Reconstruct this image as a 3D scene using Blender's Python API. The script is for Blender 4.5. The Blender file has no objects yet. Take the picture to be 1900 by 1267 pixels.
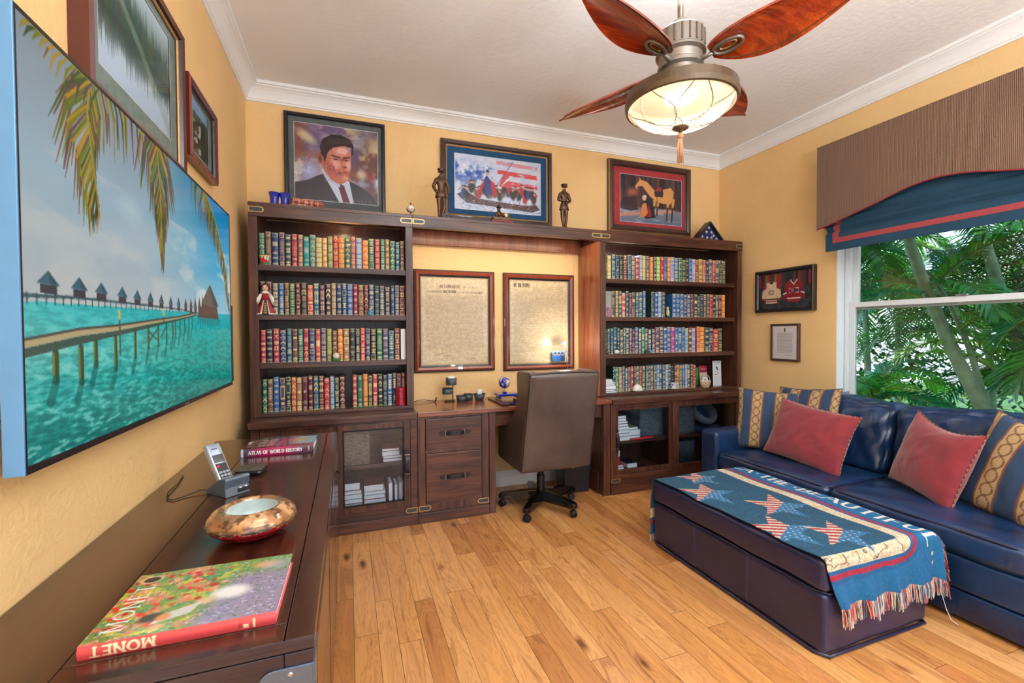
import bpy, bmesh, math, random
import numpy as np
from mathutils import Vector, Matrix
random.seed(7); RNG = np.random.default_rng(7)
PI = math.pi
SC = bpy.context.scene
COL = SC.collection

def lin(c):
    c = np.asarray(c, dtype=np.float64)
    return np.where(c <= 0.04045, c/12.92, ((c+0.055)/1.055)**2.4)
def rgb(r, g, b): return tuple(float(v) for v in lin([r/255, g/255, b/255]))

# ------------------------------------------------------------------ camera
cd = bpy.data.cameras.new('camera'); cam = bpy.data.objects.new('camera', cd); COL.objects.link(cam)
cd.sensor_width = 36; cd.lens = 837/1900*36; cd.clip_start = .02; cd.clip_end = 200
R = Matrix(((0.94028568, 0.01239224, -0.34016067), (-0.34033812, 0.01741004, -0.94014193), (-0.00572826, 0.99977164, 0.02058796)))
cam.matrix_world = Matrix.Translation((0, 0, 1.32)) @ R.to_4x4()
SC.camera = cam
# ------------------------------------------------------------------ world, sun, exposure
SC.view_settings.view_transform = 'Standard'
try: SC.view_settings.look = 'None'
except Exception: pass
SC.view_settings.gamma = 1.0; SC.view_settings.use_curve_mapping = False
SC.view_settings.exposure = 0.38
W = bpy.data.worlds.new('world'); SC.world = W; W.use_nodes = True
nt = W.node_tree; nt.nodes.clear()
tc = nt.nodes.new('ShaderNodeTexCoord'); sep = nt.nodes.new('ShaderNodeSeparateXYZ'); rmp = nt.nodes.new('ShaderNodeValToRGB')
bgn = nt.nodes.new('ShaderNodeBackground'); wo = nt.nodes.new('ShaderNodeOutputWorld')
rmp.color_ramp.elements[0].position = 0.0; rmp.color_ramp.elements[0].color = (*rgb(206, 216, 226), 1)
rmp.color_ramp.elements[1].position = 0.75; rmp.color_ramp.elements[1].color = (*rgb(150, 196, 246), 1)
nt.links.new(tc.outputs['Generated'], sep.inputs[0]); nt.links.new(sep.outputs['Z'], rmp.inputs[0])
nt.links.new(rmp.outputs[0], bgn.inputs[0]); bgn.inputs[1].default_value = 1.9; nt.links.new(bgn.outputs[0], wo.inputs[0])

def light(name, kind, loc, energy, color=(1, 1, 1), size=.1, size_y=None, target=None, spot=None):
    d = bpy.data.lights.new(name, kind); d.energy = energy; d.color = color
    if kind in ('POINT', 'SPOT'): d.shadow_soft_size = size
    if kind == 'SPOT' and spot: d.spot_size = math.radians(spot); d.spot_blend = .8
    if kind == 'AREA':
        d.size = size
        if size_y: d.shape = 'RECTANGLE'; d.size_y = size_y
    o = bpy.data.objects.new(name, d); COL.objects.link(o); o.location = loc
    if target is not None:
        o.rotation_euler = (Vector(target)-Vector(loc)).to_track_quat('-Z', 'Y').to_euler()
    return o
sun = light('sun', 'SUN', (0, 0, 6), 6.5, (1, .96, .86), target=(1.5, -.5, 3.2)); sun.data.angle = .01
light('photographers_flash', 'POINT', (2.51, -.35, 1.50), 40, (.99, .985, .96), .12)
light('added_bounce_fill', 'AREA', (1.1, -1.0, 1.9), 175, (.90, .955, 1), .6, .6, target=(1.1, -1.03, 3.08))  # added fill light behind the camera, aimed up to brighten the ceiling
light('added_ceiling_fill', 'POINT', (1.40, 1.65, 2.75), 8, (.93, .97, 1), .10)  # extra point light added above the blades to lift the ceiling brightness

# ------------------------------------------------------------------ materials
def newmat(name):
    m = bpy.data.materials.new(name); m.use_nodes = True
    n = m.node_tree.nodes; p = n['Principled BSDF']
    return m, m.node_tree, p
def setp(p, **k):
    names = dict(rough='Roughness', metal='Metallic', coat='Coat Weight', spec='Specular IOR Level', coatr='Coat Roughness', sheen='Sheen Weight', trans='Transmission Weight', es='Emission Strength', sss='Subsurface Weight')
    for a, v in k.items():
        if names[a] in p.inputs: p.inputs[names[a]].default_value = v
def node(nt, typ, **k):
    n = nt.nodes.new(typ)
    for a, v in k.items():
        if a.startswith('i_'): n.inputs[a[2:].replace('_', ' ')].default_value = v
        else: setattr(n, a, v)
    return n
def ramp(nt, stops, src=None):
    r = nt.nodes.new('ShaderNodeValToRGB'); el = r.color_ramp.elements
    while len(el) < len(stops): el.new(.5)
    for e, (p, c) in zip(el, stops): e.position = p; e.color = (*c, 1)
    if src is not None: nt.links.new(src, r.inputs[0])
    return r
def bump(nt, p, src, strength=.3, dist=.002):
    b = node(nt, 'ShaderNodeBump'); b.inputs['Strength'].default_value = strength; b.inputs['Distance'].default_value = dist
    nt.links.new(src, b.inputs['Height']); nt.links.new(b.outputs[0], p.inputs['Normal']); return b
def coords(nt, scale=(1, 1, 1), kind='Object', loc=(0, 0, 0)):
    t = node(nt, 'ShaderNodeTexCoord'); m = node(nt, 'ShaderNodeMapping'); m.inputs['Scale'].default_value = scale; m.inputs['Location'].default_value = loc
    nt.links.new(t.outputs[kind], m.inputs[0]); return m.outputs[0]
def noise(nt, vec, scale=5, detail=4, rough=.5, dist=0):
    n = node(nt, 'ShaderNodeTexNoise'); n.inputs['Scale'].default_value = scale; n.inputs['Detail'].default_value = detail
    n.inputs['Roughness'].default_value = rough; n.inputs['Distortion'].default_value = dist
    nt.links.new(vec, n.inputs['Vector']); return n.outputs['Fac']
def plain(name, c, rough=.5, metal=0, var=.12, scale=30, bumps=0, **k):
    m, nt, p = newmat(name); v = coords(nt); f = noise(nt, v, scale, 3)
    c = np.array(c); r = ramp(nt, [(.3, tuple(c*(1-var))), (.7, tuple(np.minimum(c*(1+var), 1)))], f)
    nt.links.new(r.outputs[0], p.inputs['Base Color']); setp(p, rough=rough, metal=metal, **k)
    if bumps: bump(nt, p, noise(nt, v, scale*4, 3), bumps, .001)
    return m
def wood(name, dark, mid, light_, axis='X', rough=.35, sc=1.0, coat=.25, grain=.12):
    m, nt, p = newmat(name); s = {'X': (1.2, 14, 14), 'Y': (14, 1.2, 14), 'Z': (14, 14, 1.2)}[axis]
    v = coords(nt, tuple(a*sc for a in s)); f = noise(nt, v, 1.6, 6, .62, .9)
    r = ramp(nt, [(.28, dark), (.5, mid), (.76, light_)], f)
    s2 = {'X': (4, 120, 120), 'Y': (120, 4, 120), 'Z': (120, 120, 4)}[axis]
    f2 = noise(nt, coords(nt, s2), 1.5, 3)
    mx = node(nt, 'ShaderNodeMix', data_type='RGBA', blend_type='MULTIPLY'); mx.inputs[0].default_value = .55
    r2 = ramp(nt, [(.35, (.45, .42, .4)), (.6, (1, 1, 1))], f2)
    nt.links.new(r.outputs[0], mx.inputs[6]); nt.links.new(r2.outputs[0], mx.inputs[7])
    nt.links.new(mx.outputs[2], p.inputs['Base Color']); setp(p, rough=rough, coat=coat, coatr=.15)
    bump(nt, p, f2, grain, .001); return m
def vcol(name, rough=.5, metal=0, bumps=0, bscale=300, **k):
    m, nt, p = newmat(name); a = node(nt, 'ShaderNodeAttribute', attribute_name='Col')
    nt.links.new(a.outputs['Color'], p.inputs['Base Color']); setp(p, rough=rough, metal=metal, **k)
    if bumps: bump(nt, p, noise(nt, coords(nt), bscale, 2), bumps, .002)
    return m
def leather(name, c1, c2, rough=.34, wr=.35):
    m, nt, p = newmat(name); v = coords(nt)
    r = ramp(nt, [(.3, c1), (.7, c2)], noise(nt, v, 3.5, 5, .6, .4)); nt.links.new(r.outputs[0], p.inputs['Base Color'])
    vo = node(nt, 'ShaderNodeTexVoronoi', feature='DISTANCE_TO_EDGE'); vo.inputs['Scale'].default_value = 260; nt.links.new(v, vo.inputs['Vector'])
    big = noise(nt, coords(nt, (1, 1, 1)), 14, 4, .6, 1.2)
    ma = node(nt, 'ShaderNodeMath', operation='MULTIPLY_ADD'); ma.inputs[1].default_value = .12
    nt.links.new(vo.outputs['Distance'], ma.inputs[0]); nt.links.new(big, ma.inputs[2])
    bump(nt, p, ma.outputs[0], wr, .008); setp(p, rough=rough, coat=.35, coatr=.25); return m

M = {}
M['wall'] = plain('wall_paint', rgb(236, 198, 140), .75, var=.03, scale=3)
def texture_wall(m, sc, st):
    nt = m.node_tree; p = nt.nodes['Principled BSDF']; v = coords(nt)
    a = noise(nt, v, sc, 3, .5, .3); r = ramp(nt, [(.42, (0, 0, 0)), (.58, (1, 1, 1))], a); bump(nt, p, r.outputs[0], st, .0025)
texture_wall(M['wall'], 38, .35)
M['ceil'] = plain('ceiling_paint', rgb(238, 239, 240), .8, var=.02, scale=2); texture_wall(M['ceil'], 26, .25)
M['white'] = plain('white_trim_paint', rgb(236, 237, 238), .35, var=.015, scale=4)
M['vinyl'] = plain('white_window_vinyl', rgb(222, 232, 236), .3, var=.02, scale=4)
M['wd'] = wood('walnut_wood_across', rgb(48, 27, 22), rgb(84, 49, 37), rgb(120, 74, 54), 'X')
M['wdz'] = wood('walnut_wood_upright', rgb(48, 27, 22), rgb(84, 49, 37), rgb(120, 74, 54), 'Z')
M['wdy'] = wood('walnut_wood_deep', rgb(58, 33, 26), rgb(98, 58, 42), rgb(134, 84, 60), 'Y')
M['wred'] = wood('reddish_wood_upright', rgb(112, 58, 36), rgb(150, 84, 54), rgb(176, 106, 72), 'Z')
M['wback'] = wood('dark_back_boards', rgb(40, 26, 24), rgb(66, 40, 34), rgb(84, 54, 42), 'Z')
M['cred'] = wood('dark_espresso_wood', rgb(38, 20, 14), rgb(66, 34, 22), rgb(92, 50, 32), 'Y', rough=.22, coat=.5, grain=.05)
M['credx'] = wood('dark_espresso_wood_across', rgb(34, 26, 32), rgb(52, 40, 46), rgb(72, 56, 60), 'X', rough=.3, coat=.4)
M['black'] = plain('black_plastic', rgb(22, 22, 25), .35, var=.1)
M['blackgloss'] = plain('glossy_black_plastic', rgb(14, 14, 17), .12, var=.1, coat=.5)
M['iron'] = plain('black_iron', rgb(32, 31, 34), .4, .6)
M['strap'] = plain('black_leather_strap', rgb(30, 28, 32), .4, var=.2, bumps=.3)
M['brass'] = plain('aged_brass', rgb(196, 164, 112), .35, .85, var=.15, scale=60)
M['pewter'] = plain('dark_pewter', rgb(78, 80, 84), .4, .7, var=.2)
M['steel'] = plain('brushed_steel', rgb(190, 196, 204), .25, .9, var=.05)
M['cream'] = plain('book_pages', rgb(226, 214, 186), .8, var=.08, scale=150)
M['paper'] = plain('white_paper', rgb(232, 234, 236), .7, var=.05, scale=80)
M['navy_leather'] = leather('navy_blue_leather', rgb(12, 28, 58), rgb(24, 60, 104), .30, .5)
M['plum_leather'] = leather('dark_plum_navy_leather', rgb(28, 30, 62), rgb(40, 41, 80), .38, .10)
M['brown_leather'] = leather('brown_chair_leather', rgb(66, 53, 48), rgb(94, 77, 69), .40, .10)
M['bronze'] = plain('dark_bronze', rgb(98, 72, 54), .38, .55, var=.35, scale=40, bumps=.3)
M['vc'] = vcol('painted_matte', .55)
M['vcs'] = vcol('painted_satin', .32, coat=.2)
M['vcbook'] = vcol('tooled_book_leather', .36, coat=.2)
M['vcprint'] = vcol('printed_gloss_cover', .22, coat=.6)
M['vccloth'] = vcol('woven_cloth', .9, bumps=.6, bscale=420)
M['vcleaf'] = vcol('palm_leaf', .4, sss=0)
def glassmat(name, tint=(1, 1, 1), gl=.08, ior=1.35):
    m = bpy.data.materials.new(name); m.use_nodes = True; nt = m.node_tree; nt.nodes.clear()
    o = node(nt, 'ShaderNodeOutputMaterial'); t = node(nt, 'ShaderNodeBsdfTransparent'); g = node(nt, 'ShaderNodeBsdfGlossy')
    t.inputs[0].default_value = (*tint, 1); g.inputs['Roughness'].default_value = .03
    mx = node(nt, 'ShaderNodeMixShader'); fr = node(nt, 'ShaderNodeFresnel'); fr.inputs[0].default_value = ior
    ad = node(nt, 'ShaderNodeMath', operation='ADD'); ad.inputs[1].default_value = gl
    nt.links.new(fr.outputs[0], ad.inputs[0]); nt.links.new(ad.outputs[0], mx.inputs[0])
    nt.links.new(t.outputs[0], mx.inputs[1]); nt.links.new(g.outputs[0], mx.inputs[2]); nt.links.new(mx.outputs[0], o.inputs[0]); return m
M['glass'] = glassmat('clear_glass', (.97, .99, 1), .0)
M['cabglass'] = glassmat('cabinet_glass', (.95, .98, 1), .03)
M['pglass'] = glassmat('picture_glass', (1, 1, 1), -.01, 1.12)
def emis(name, c, s, var=0):
    m, nt, p = newmat(name); f = noise(nt, coords(nt), 3.5, 2)
    c = np.array(c); r = ramp(nt, [(.35, tuple(c*(1-var))), (.65, tuple(c))], f)
    nt.links.new(r.outputs[0], p.inputs['Emission Color']); p.inputs['Emission Strength'].default_value = s
    nt.links.new(r.outputs[0], p.inputs['Base Color']); return m

# ------------------------------------------------------------------ mesh building
class MB:
    def __init__(s): s.v = []; s.f = []; s.m = []; s.c = []
    def add(s, vs, fs, m=0, col=None):
        o = len(s.v); s.v += [tuple(map(float, p)) for p in vs]; s.f += [tuple(i+o for i in f) for f in fs]; s.m += [m]*len(fs)
        if col is None: col = (1, 1, 1)
        if isinstance(col, np.ndarray) and col.ndim == 2: s.c += [tuple(c) for c in col]
        else: s.c += [tuple(col)]*len(vs)
        return s
    def box(s, x0, x1, y0, y1, z0, z1, m=0, col=None):
        vs = [(x0, y0, z0), (x1, y0, z0), (x1, y1, z0), (x0, y1, z0), (x0, y0, z1), (x1, y0, z1), (x1, y1, z1), (x0, y1, z1)]
        return s.add(vs, [(0, 3, 2, 1), (4, 5, 6, 7), (0, 1, 5, 4), (1, 2, 6, 5), (2, 3, 7, 6), (3, 0, 4, 7)], m, col)
    def lathe(s, prof, c=(0, 0, 0), n=32, m=0, col=None, axis='z', sx=1, sy=1, cap=True):
        vs = []; fs = []; k = len(prof)
        for i in range(n):
            a = 2*PI*i/n
            for r, z in prof: vs.append((r*math.cos(a)*sx, r*math.sin(a)*sy, z))
        for i in range(n):
            j = (i+1) % n
            for q in range(k-1): fs.append((i*k+q, j*k+q, j*k+q+1, i*k+q+1))
        if cap:
            if prof[0][0] > 1e-5: fs.append(tuple(i*k for i in range(n))[::-1])
            if prof[-1][0] > 1e-5: fs.append(tuple(i*k+k-1 for i in range(n)))
        if axis == 'y': vs = [(x, z, -y) for x, y, z in vs]; 
        if axis == 'x': vs = [(z, x, y) for x, y, z in vs]
        return s.add([(x+c[0], y+c[1], z+c[2]) for x, y, z in vs], fs, m, col)
    def tube(s, pts, r, n=8, m=0, col=None, closed=False):
        pts = [Vector(p) for p in pts]; k = len(pts); rs = r if isinstance(r, (list, tuple)) else [r]*k
        vs = []; up = Vector((0, 0, 1)); prev = None
        for i, p in enumerate(pts):
            a = pts[(i-1) % k] if (closed or i > 0) else p; b = pts[(i+1) % k] if (closed or i < k-1) else p
            t = (b-a).normalized() if (b-a).length > 1e-9 else Vector((0, 0, 1))
            if prev is None:
                u = t.cross(up)
                if u.length < .05: u = t.cross(Vector((1, 0, 0)))
            else: u = prev - t*prev.dot(t)
            u.normalize(); prev = u; w = t.cross(u)
            for j in range(n):
                an = 2*PI*j/n; vs.append(p+(u*math.cos(an)+w*math.sin(an))*rs[i])
        fs = []
        for i in range(k if closed else k-1):
            i2 = (i+1) % k
            for j in range(n): j2 = (j+1) % n; fs.append((i*n+j, i*n+j2, i2*n+j2, i2*n+j))
        if not closed: fs.append(tuple(range(n))[::-1]); fs.append(tuple((k-1)*n+j for j in range(n)))
        return s.add(vs, fs, m, col)
    def prism(s, poly, d0, d1, axis='z', m=0, col=None):
        n = len(poly)
        def P(a, b, d): return {'z': (a, b, d), 'y': (a, d, b), 'x': (d, a, b)}[axis]
        vs = [P(a, b, d0) for a, b in poly]+[P(a, b, d1) for a, b in poly]
        fs = [tuple(range(n)), tuple(range(n, 2*n))[::-1]]+[(i, i+n, (i+1) % n+n, (i+1) % n) for i in range(n)]
        return s.add(vs, fs, m, col)
    def sphere(s, c, r, m=0, col=None, n=16, sc=(1, 1, 1)):
        k = n//2; prof = [(r*math.sin(PI*i/k), -r*math.cos(PI*i/k)) for i in range(k+1)]
        o = len(s.v); s.lathe(prof, (0, 0, 0), n, m, col, cap=False)
        for i in range(o, len(s.v)): x, y, z = s.v[i]; s.v[i] = (x*sc[0]+c[0], y*sc[1]+c[1], z*sc[2]+c[2])
        return s
    def rbox(s, x0, x1, y0, y1, z0, z1, r, N=8, puff=(0, 0, 0), fn=None, m=0):
        h = np.array([(x1-x0)/2, (y1-y0)/2, (z1-z0)/2]); c = np.array([(x0+x1)/2, (y0+y1)/2, (z0+z1)/2]); r = min(r, *h)
        idx = {}; vs = []; fs = []
        def gv(i, j, k):
            key = (i, j, k)
            if key not in idx:
                p = np.array([i, j, k], float)/N*2-1
                g = np.sign(p)*(1-(1-np.abs(p))**1.35)
                q = g*h; inn = np.clip(q, -(h-r), h-r); d = q-inn; L = np.linalg.norm(d)
                if L > 1e-9: q = inn+d/L*r
                b = 1-g**2
                for ax in range(3):
                    o = [a for a in range(3) if a != ax]
                    q[ax] += puff[ax]*math.sqrt(max(b[o[0]]*b[o[1]], 0))*g[ax]
                q = q+c
                if fn: q = np.array(fn(*q))
                idx[key] = len(vs); vs.append(tuple(q))
            return idx[key]
        for a in range(N):
            for b in range(N):
                for side in (0, N):
                    fl = side == 0
                    for A in ((lambda u, v: (side, u, v)), (lambda u, v: (v, side, u)), (lambda u, v: (u, v, side))):
                        q = [gv(*A(a, b)), gv(*A(a+1, b)), gv(*A(a+1, b+1)), gv(*A(a, b+1))]
                        fs.append(tuple(q[::-1] if fl else q))
        return s.add(vs, fs, m)
    def xf(s, mat, o=0):
        for i in range(o, len(s.v)): s.v[i] = tuple(mat @ Vector(s.v[i]))
        return s
WL = {}
def tag(o, label=None, cat=None, group=None, kind=None):
    if label: o['label'] = label
    if cat: o['category'] = cat
    if group: o['group'] = group
    if kind: o['kind'] = kind
    return o
def thing(name, label, cat, loc=(0, 0, 0), rz=0, group=None):
    o = bpy.data.objects.new(name, None); COL.objects.link(o); o.empty_display_size = .05
    o.location = loc; o.rotation_euler = (0, 0, rz); WL[o] = (tuple(loc), rz); return tag(o, label, cat, group)
def obj(name, mb, mats, parent=None, smooth=False, bevel=0, local=False, seg=2, origin=None, sub=0, solid=0):
    """link mb as one mesh; verts in world coordinates unless local (then in the root's own frame)"""
    v = np.array(mb.v, dtype=np.float64).reshape(-1, 3)
    if parent is not None:
        if not local:
            loc, rz = WL.get(parent, ((0, 0, 0), 0)); v = v-np.array(loc)
            if rz: c, s_ = math.cos(-rz), math.sin(-rz); v = np.column_stack([v[:, 0]*c-v[:, 1]*s_, v[:, 0]*s_+v[:, 1]*c, v[:, 2]])
        off = None
    else:
        off = np.array(origin) if origin is not None else np.array([(v[:, 0].min()+v[:, 0].max())/2, (v[:, 1].min()+v[:, 1].max())/2, v[:, 2].min()])
        if not local: v = v-off
    me = bpy.data.meshes.new(name); me.from_pydata([tuple(p) for p in v], [], mb.f)
    if not isinstance(mats, (list, tuple)): mats = [mats]
    for m in mats: me.materials.append(M[m] if isinstance(m, str) else m)
    me.polygons.foreach_set('material_index', np.array(mb.m, dtype=np.int32))
    ca = me.color_attributes.new('Col', 'FLOAT_COLOR', 'POINT')
    cc = np.ones((len(v), 4), dtype=np.float32); cc[:, :3] = np.array(mb.c, dtype=np.float32); ca.data.foreach_set('color', cc.ravel())
    if smooth: me.polygons.foreach_set('use_smooth', np.ones(len(me.polygons), dtype=bool))
    me.update(); o = bpy.data.objects.new(name, me); COL.objects.link(o)
    if parent is not None: o.parent = parent; WL[o] = WL.get(parent, ((0, 0, 0), 0))
    elif not local: o.location = tuple(off); WL[o] = (tuple(off), 0)
    if bevel:
        b = o.modifiers.new('bevel', 'BEVEL'); b.width = bevel; b.segments = seg; b.limit_method = 'ANGLE'; b.angle_limit = .6
    if solid: q = o.modifiers.new('solid', 'SOLIDIFY'); q.thickness = solid
    if sub: q = o.modifiers.new('sub', 'SUBSURF'); q.levels = sub; q.render_levels = sub
    return o
def struct(name, mb, mats, **k): return tag(obj(name, mb, mats, **k), kind='structure')
def bx(*a): return MB().box(*a)

# ------------------------------------------------------------------ painting (colour functions sampled onto dense grids)
def vn(X, Y, seed=0):
    xi = np.floor(X).astype(np.int64); yi = np.floor(Y).astype(np.int64); fx = X-xi; fy = Y-yi
    def h(a, b):
        n = (a*374761393+b*668265263+seed*1442695041) & 0xffffffff; n = ((n ^ (n >> 13))*1274126177) & 0xffffffff; return ((n ^ (n >> 16)) & 0xffff)/65535.
    fx = fx*fx*(3-2*fx); fy = fy*fy*(3-2*fy)
    return (h(xi, yi)*(1-fx)+h(xi+1, yi)*fx)*(1-fy)+(h(xi, yi+1)*(1-fx)+h(xi+1, yi+1)*fx)*fy
def fbm(X, Y, seed=0, o=4):
    r = 0; a = .5
    for i in range(o): r = r+a*vn(X*2**i, Y*2**i, seed+i*17); a *= .5
    return r/(1-.5**o)
def C8(*c): return np.array(c, float)/255
GL = {}
def arc(cx, cy, rx, ry, a0, a1, n=9): return [(cx+rx*math.cos(math.radians(a0+(a1-a0)*i/n)), cy+ry*math.sin(math.radians(a0+(a1-a0)*i/n))) for i in range(n+1)]
GL.update({'A': (.8, [[(0, 0), (.4, 1)], [(.4, 1), (.8, 0)], [(.15, .35), (.65, .35)]]), 'B': (.65, [[(.1, 0), (.1, 1)], [(.1, 1), (.35, 1)]+arc(.35, .77, .2, .23, 90, -90)+[(.1, .54)], [(.1, .54)]+arc(.38, .27, .25, .27, 90, -90)+[(.1, 0)]]),
 'C': (.75, [arc(.42, .5, .38, .5, 45, 315, 14)]), 'D': (.75, [[(.1, 0), (.1, 1)], [(.1, 1), (.3, 1)]+arc(.3, .5, .4, .5, 90, -90, 12)+[(.1, 0)]]), 'E': (.62, [[(.1, 0), (.1, 1)], [(.1, 1), (.58, 1)], [(.1, .52), (.48, .52)], [(.1, 0), (.6, 0)]]),
 'F': (.6, [[(.1, 0), (.1, 1)], [(.1, 1), (.58, 1)], [(.1, .52), (.48, .52)]]), 'G': (.8, [arc(.42, .5, .38, .5, 45, 360, 15)+[(.5, .5)]]), 'H': (.75, [[(.1, 0), (.1, 1)], [(.65, 0), (.65, 1)], [(.1, .5), (.65, .5)]]),
 'I': (.25, [[(.12, 0), (.12, 1)]]), 'J': (.45, [[(.35, 1), (.35, .2)]+arc(.2, .2, .15, .2, 0, -150, 6)]), 'L': (.6, [[(.1, 0), (.1, 1)], [(.1, 0), (.58, 0)]]), 'M': (.95, [[(.1, 0), (.12, 1)], [(.12, 1), (.47, .1)], [(.47, .1), (.83, 1)], [(.83, 1), (.85, 0)]]),
 'N': (.8, [[(.1, 0), (.1, 1)], [(.1, 1), (.7, 0)], [(.7, 0), (.7, 1)]]), 'O': (.85, [arc(.42, .5, .38, .5, 0, 360, 18)]), 'P': (.62, [[(.1, 0), (.1, 1)], [(.1, 1), (.35, 1)]+arc(.35, .74, .22, .26, 90, -90)+[(.1, .48)]]),
 'R': (.7, [[(.1, 0), (.1, 1)], [(.1, 1), (.35, 1)]+arc(.35, .75, .22, .25, 90, -90)+[(.1, .5)], [(.35, .5), (.68, 0)]]), 'S': (.58, [arc(.3, .74, .24, .26, 40, 250, 9)+arc(.28, .27, .26, .27, 80, -150, 9)]), 'T': (.7, [[(.35, 0), (.35, 1)], [(.02, 1), (.68, 1)]]),
 'U': (.75, [[(.1, 1), (.1, .35)]+arc(.37, .3, .27, .3, 180, 360, 10)+[(.64, 1)]]), 'V': (.75, [[(.02, 1), (.37, 0)], [(.37, 0), (.72, 1)]]), 'W': (1.05, [[(.02, 1), (.28, 0)], [(.28, 0), (.52, .9)], [(.52, .9), (.77, 0)], [(.77, 0), (1.02, 1)]]),
 'X': (.7, [[(.02, 1), (.68, 0)], [(.68, 1), (.02, 0)]]), 'Y': (.7, [[(.02, 1), (.35, .5)], [(.68, 1), (.35, .5)], [(.35, .5), (.35, 0)]]), 'Z': (.6, [[(.05, 1), (.55, 1)], [(.55, 1), (.05, 0)], [(.05, 0), (.58, 0)]]), 'K': (.7, [[(.1, 0), (.1, 1)], [(.6, 1), (.1, .45)], [(.25, .6), (.66, 0)]]),
 ' ': (.35, []), '.': (.2, [[(.08, 0), (.1, .04)]]), ',': (.2, [[(.1, .05), (.05, -.12)]]), '1': (.35, [[(.2, 0), (.2, 1)]]), '4': (.65, [[(.45, 0), (.45, 1)], [(.45, 1), (.02, .3)], [(.02, .3), (.62, .3)]]), '7': (.55, [[(.02, 1), (.52, 1)], [(.52, 1), (.2, 0)]]), '6': (.6, [arc(.3, .3, .26, .3, 0, 360, 12), [(.06, .4), (.4, 1)]])})
class Cv:
    def __init__(s, w, h, nx, ny, col=(200, 200, 200)):
        s.w, s.h, s.nx, s.ny = w, h, nx, ny
        s.X, s.Y = np.meshgrid(np.linspace(0, w, nx), np.linspace(0, h, ny)); s.px = w/(nx-1)
        s.C = np.zeros((ny, nx, 3)); s.C[:] = C8(*col)
    def bb(s, x0, x1, y0, y1, pad=0):
        i0 = max(int((x0-pad)/s.w*(s.nx-1)), 0); i1 = min(int((x1+pad)/s.w*(s.nx-1))+2, s.nx); j0 = max(int((y0-pad)/s.h*(s.ny-1)), 0); j1 = min(int((y1+pad)/s.h*(s.ny-1))+2, s.ny)
        return (slice(j0, j1), slice(i0, i1)) if i1 > i0 and j1 > j0 else None
    def mix(s, sl, a, col):
        col = C8(*col) if not isinstance(col, np.ndarray) else col
        s.C[sl] = s.C[sl]*(1-a[..., None])+col*a[..., None]
    def grad(s, stops, f=None):
        f = s.Y/s.h if f is None else f; ps = [p for p, c in stops]
        for k in range(3): s.C[..., k] = np.interp(f, ps, [c[k]/255 for p, c in stops])
    def poly(s, pts, col, a=1., soft=None):
        xs = [p[0] for p in pts]; ys = [p[1] for p in pts]; sl = s.bb(min(xs), max(xs), min(ys), max(ys), s.px)
        if sl is None: return
        X, Y = s.X[sl], s.Y[sl]; ins = np.zeros(X.shape)
        for ox, oy in ((-.25, -.25), (.25, -.25), (-.25, .25), (.25, .25)):
            q = np.zeros(X.shape, bool); xx = X+ox*s.px; yy = Y+oy*s.px
            for (x1, y1), (x2, y2) in zip(pts, pts[1:]+pts[:1]):
                if y1 == y2: continue
                q ^= ((y1 > yy) != (y2 > yy)) & (xx < (x2-x1)*(yy-y1)/(y2-y1)+x1)
            ins += q*.25
        s.mix(sl, ins*a, col)
    def ell(s, cx, cy, rx, ry, col, rot=0, soft=.15, a=1.):
        R_ = max(rx, ry)*(1+soft); sl = s.bb(cx-R_, cx+R_, cy-R_, cy+R_)
        if sl is None: return
        X = s.X[sl]-cx; Y = s.Y[sl]-cy; c, n = math.cos(rot), math.sin(rot); d = np.sqrt(((X*c+Y*n)/rx)**2+((-X*n+Y*c)/ry)**2)
        s.mix(sl, np.clip((1+soft-d)/(2*soft), 0, 1)*a, col)
    def line(s, p, q, w, col, w2=None, a=1.):
        w2 = w if w2 is None else w2; sl = s.bb(min(p[0], q[0]), max(p[0], q[0]), min(p[1], q[1]), max(p[1], q[1]), max(w, w2)+s.px)
        if sl is None: return
        dx, dy = q[0]-p[0], q[1]-p[1]; L = dx*dx+dy*dy+1e-12; X = s.X[sl]-p[0]; Y = s.Y[sl]-p[1]; t = np.clip((X*dx+Y*dy)/L, 0, 1)
        d = np.hypot(X-t*dx, Y-t*dy); hw = (w*(1-t)+w2*t)/2; s.mix(sl, np.clip((hw-d)/s.px+.5, 0, 1)*np.clip(hw*2/s.px, .25, 1)*a, col)
    def pl(s, pts, w, col, a=1.):
        for p, q in zip(pts, pts[1:]): s.line(p, q, w, col, a=a)
    def star(s, cx, cy, r, col, rot=90, k=.4): s.poly([(cx+(r if i % 2 == 0 else r*k)*math.cos(math.radians(rot+36*i)), cy+(r if i % 2 == 0 else r*k)*math.sin(math.radians(rot+36*i))) for i in range(10)], col)
    def text(s, t, x, y, h, col, d=(1, 0), u=(0, 1), thick=.15, thin=.06, sp=.16, wide=1., serif=True, L=None):
        tot = sum((GL[c][0]+sp)*wide*h for c in t if c in GL)
        if L: wide *= L/tot
        cx = 0
        for c in t:
            if c not in GL: cx += .4*h*wide; continue
            w, st = GL[c]
            T = lambda a, b: (x+d[0]*(cx+a*h*wide)+u[0]*b*h, y+d[1]*(cx+a*h*wide)+u[1]*b*h)
            for pl in st:
                for (a, b), (a2, b2) in zip(pl, pl[1:]):
                    v = abs(b2-b)/(math.hypot(a2-a, b2-b)+1e-9); up = (a2-a)*(b2-b) > .02 and len(pl) == 2
                    s.line(T(a, b), T(a2, b2), h*(thin+(thick-thin)*(v if not up else .25)), col)
                if serif and len(pl) == 2:
                    for (a, b), (a2, b2) in ((pl[0], pl[1]), (pl[1], pl[0])):
                        if abs(b2-b) > .6 and (b < .02 or b > .98): s.line(T(a-.11, b), T(a+.11, b), h*thin, col)
            cx += (w+sp)*h*wide
        return cx
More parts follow.
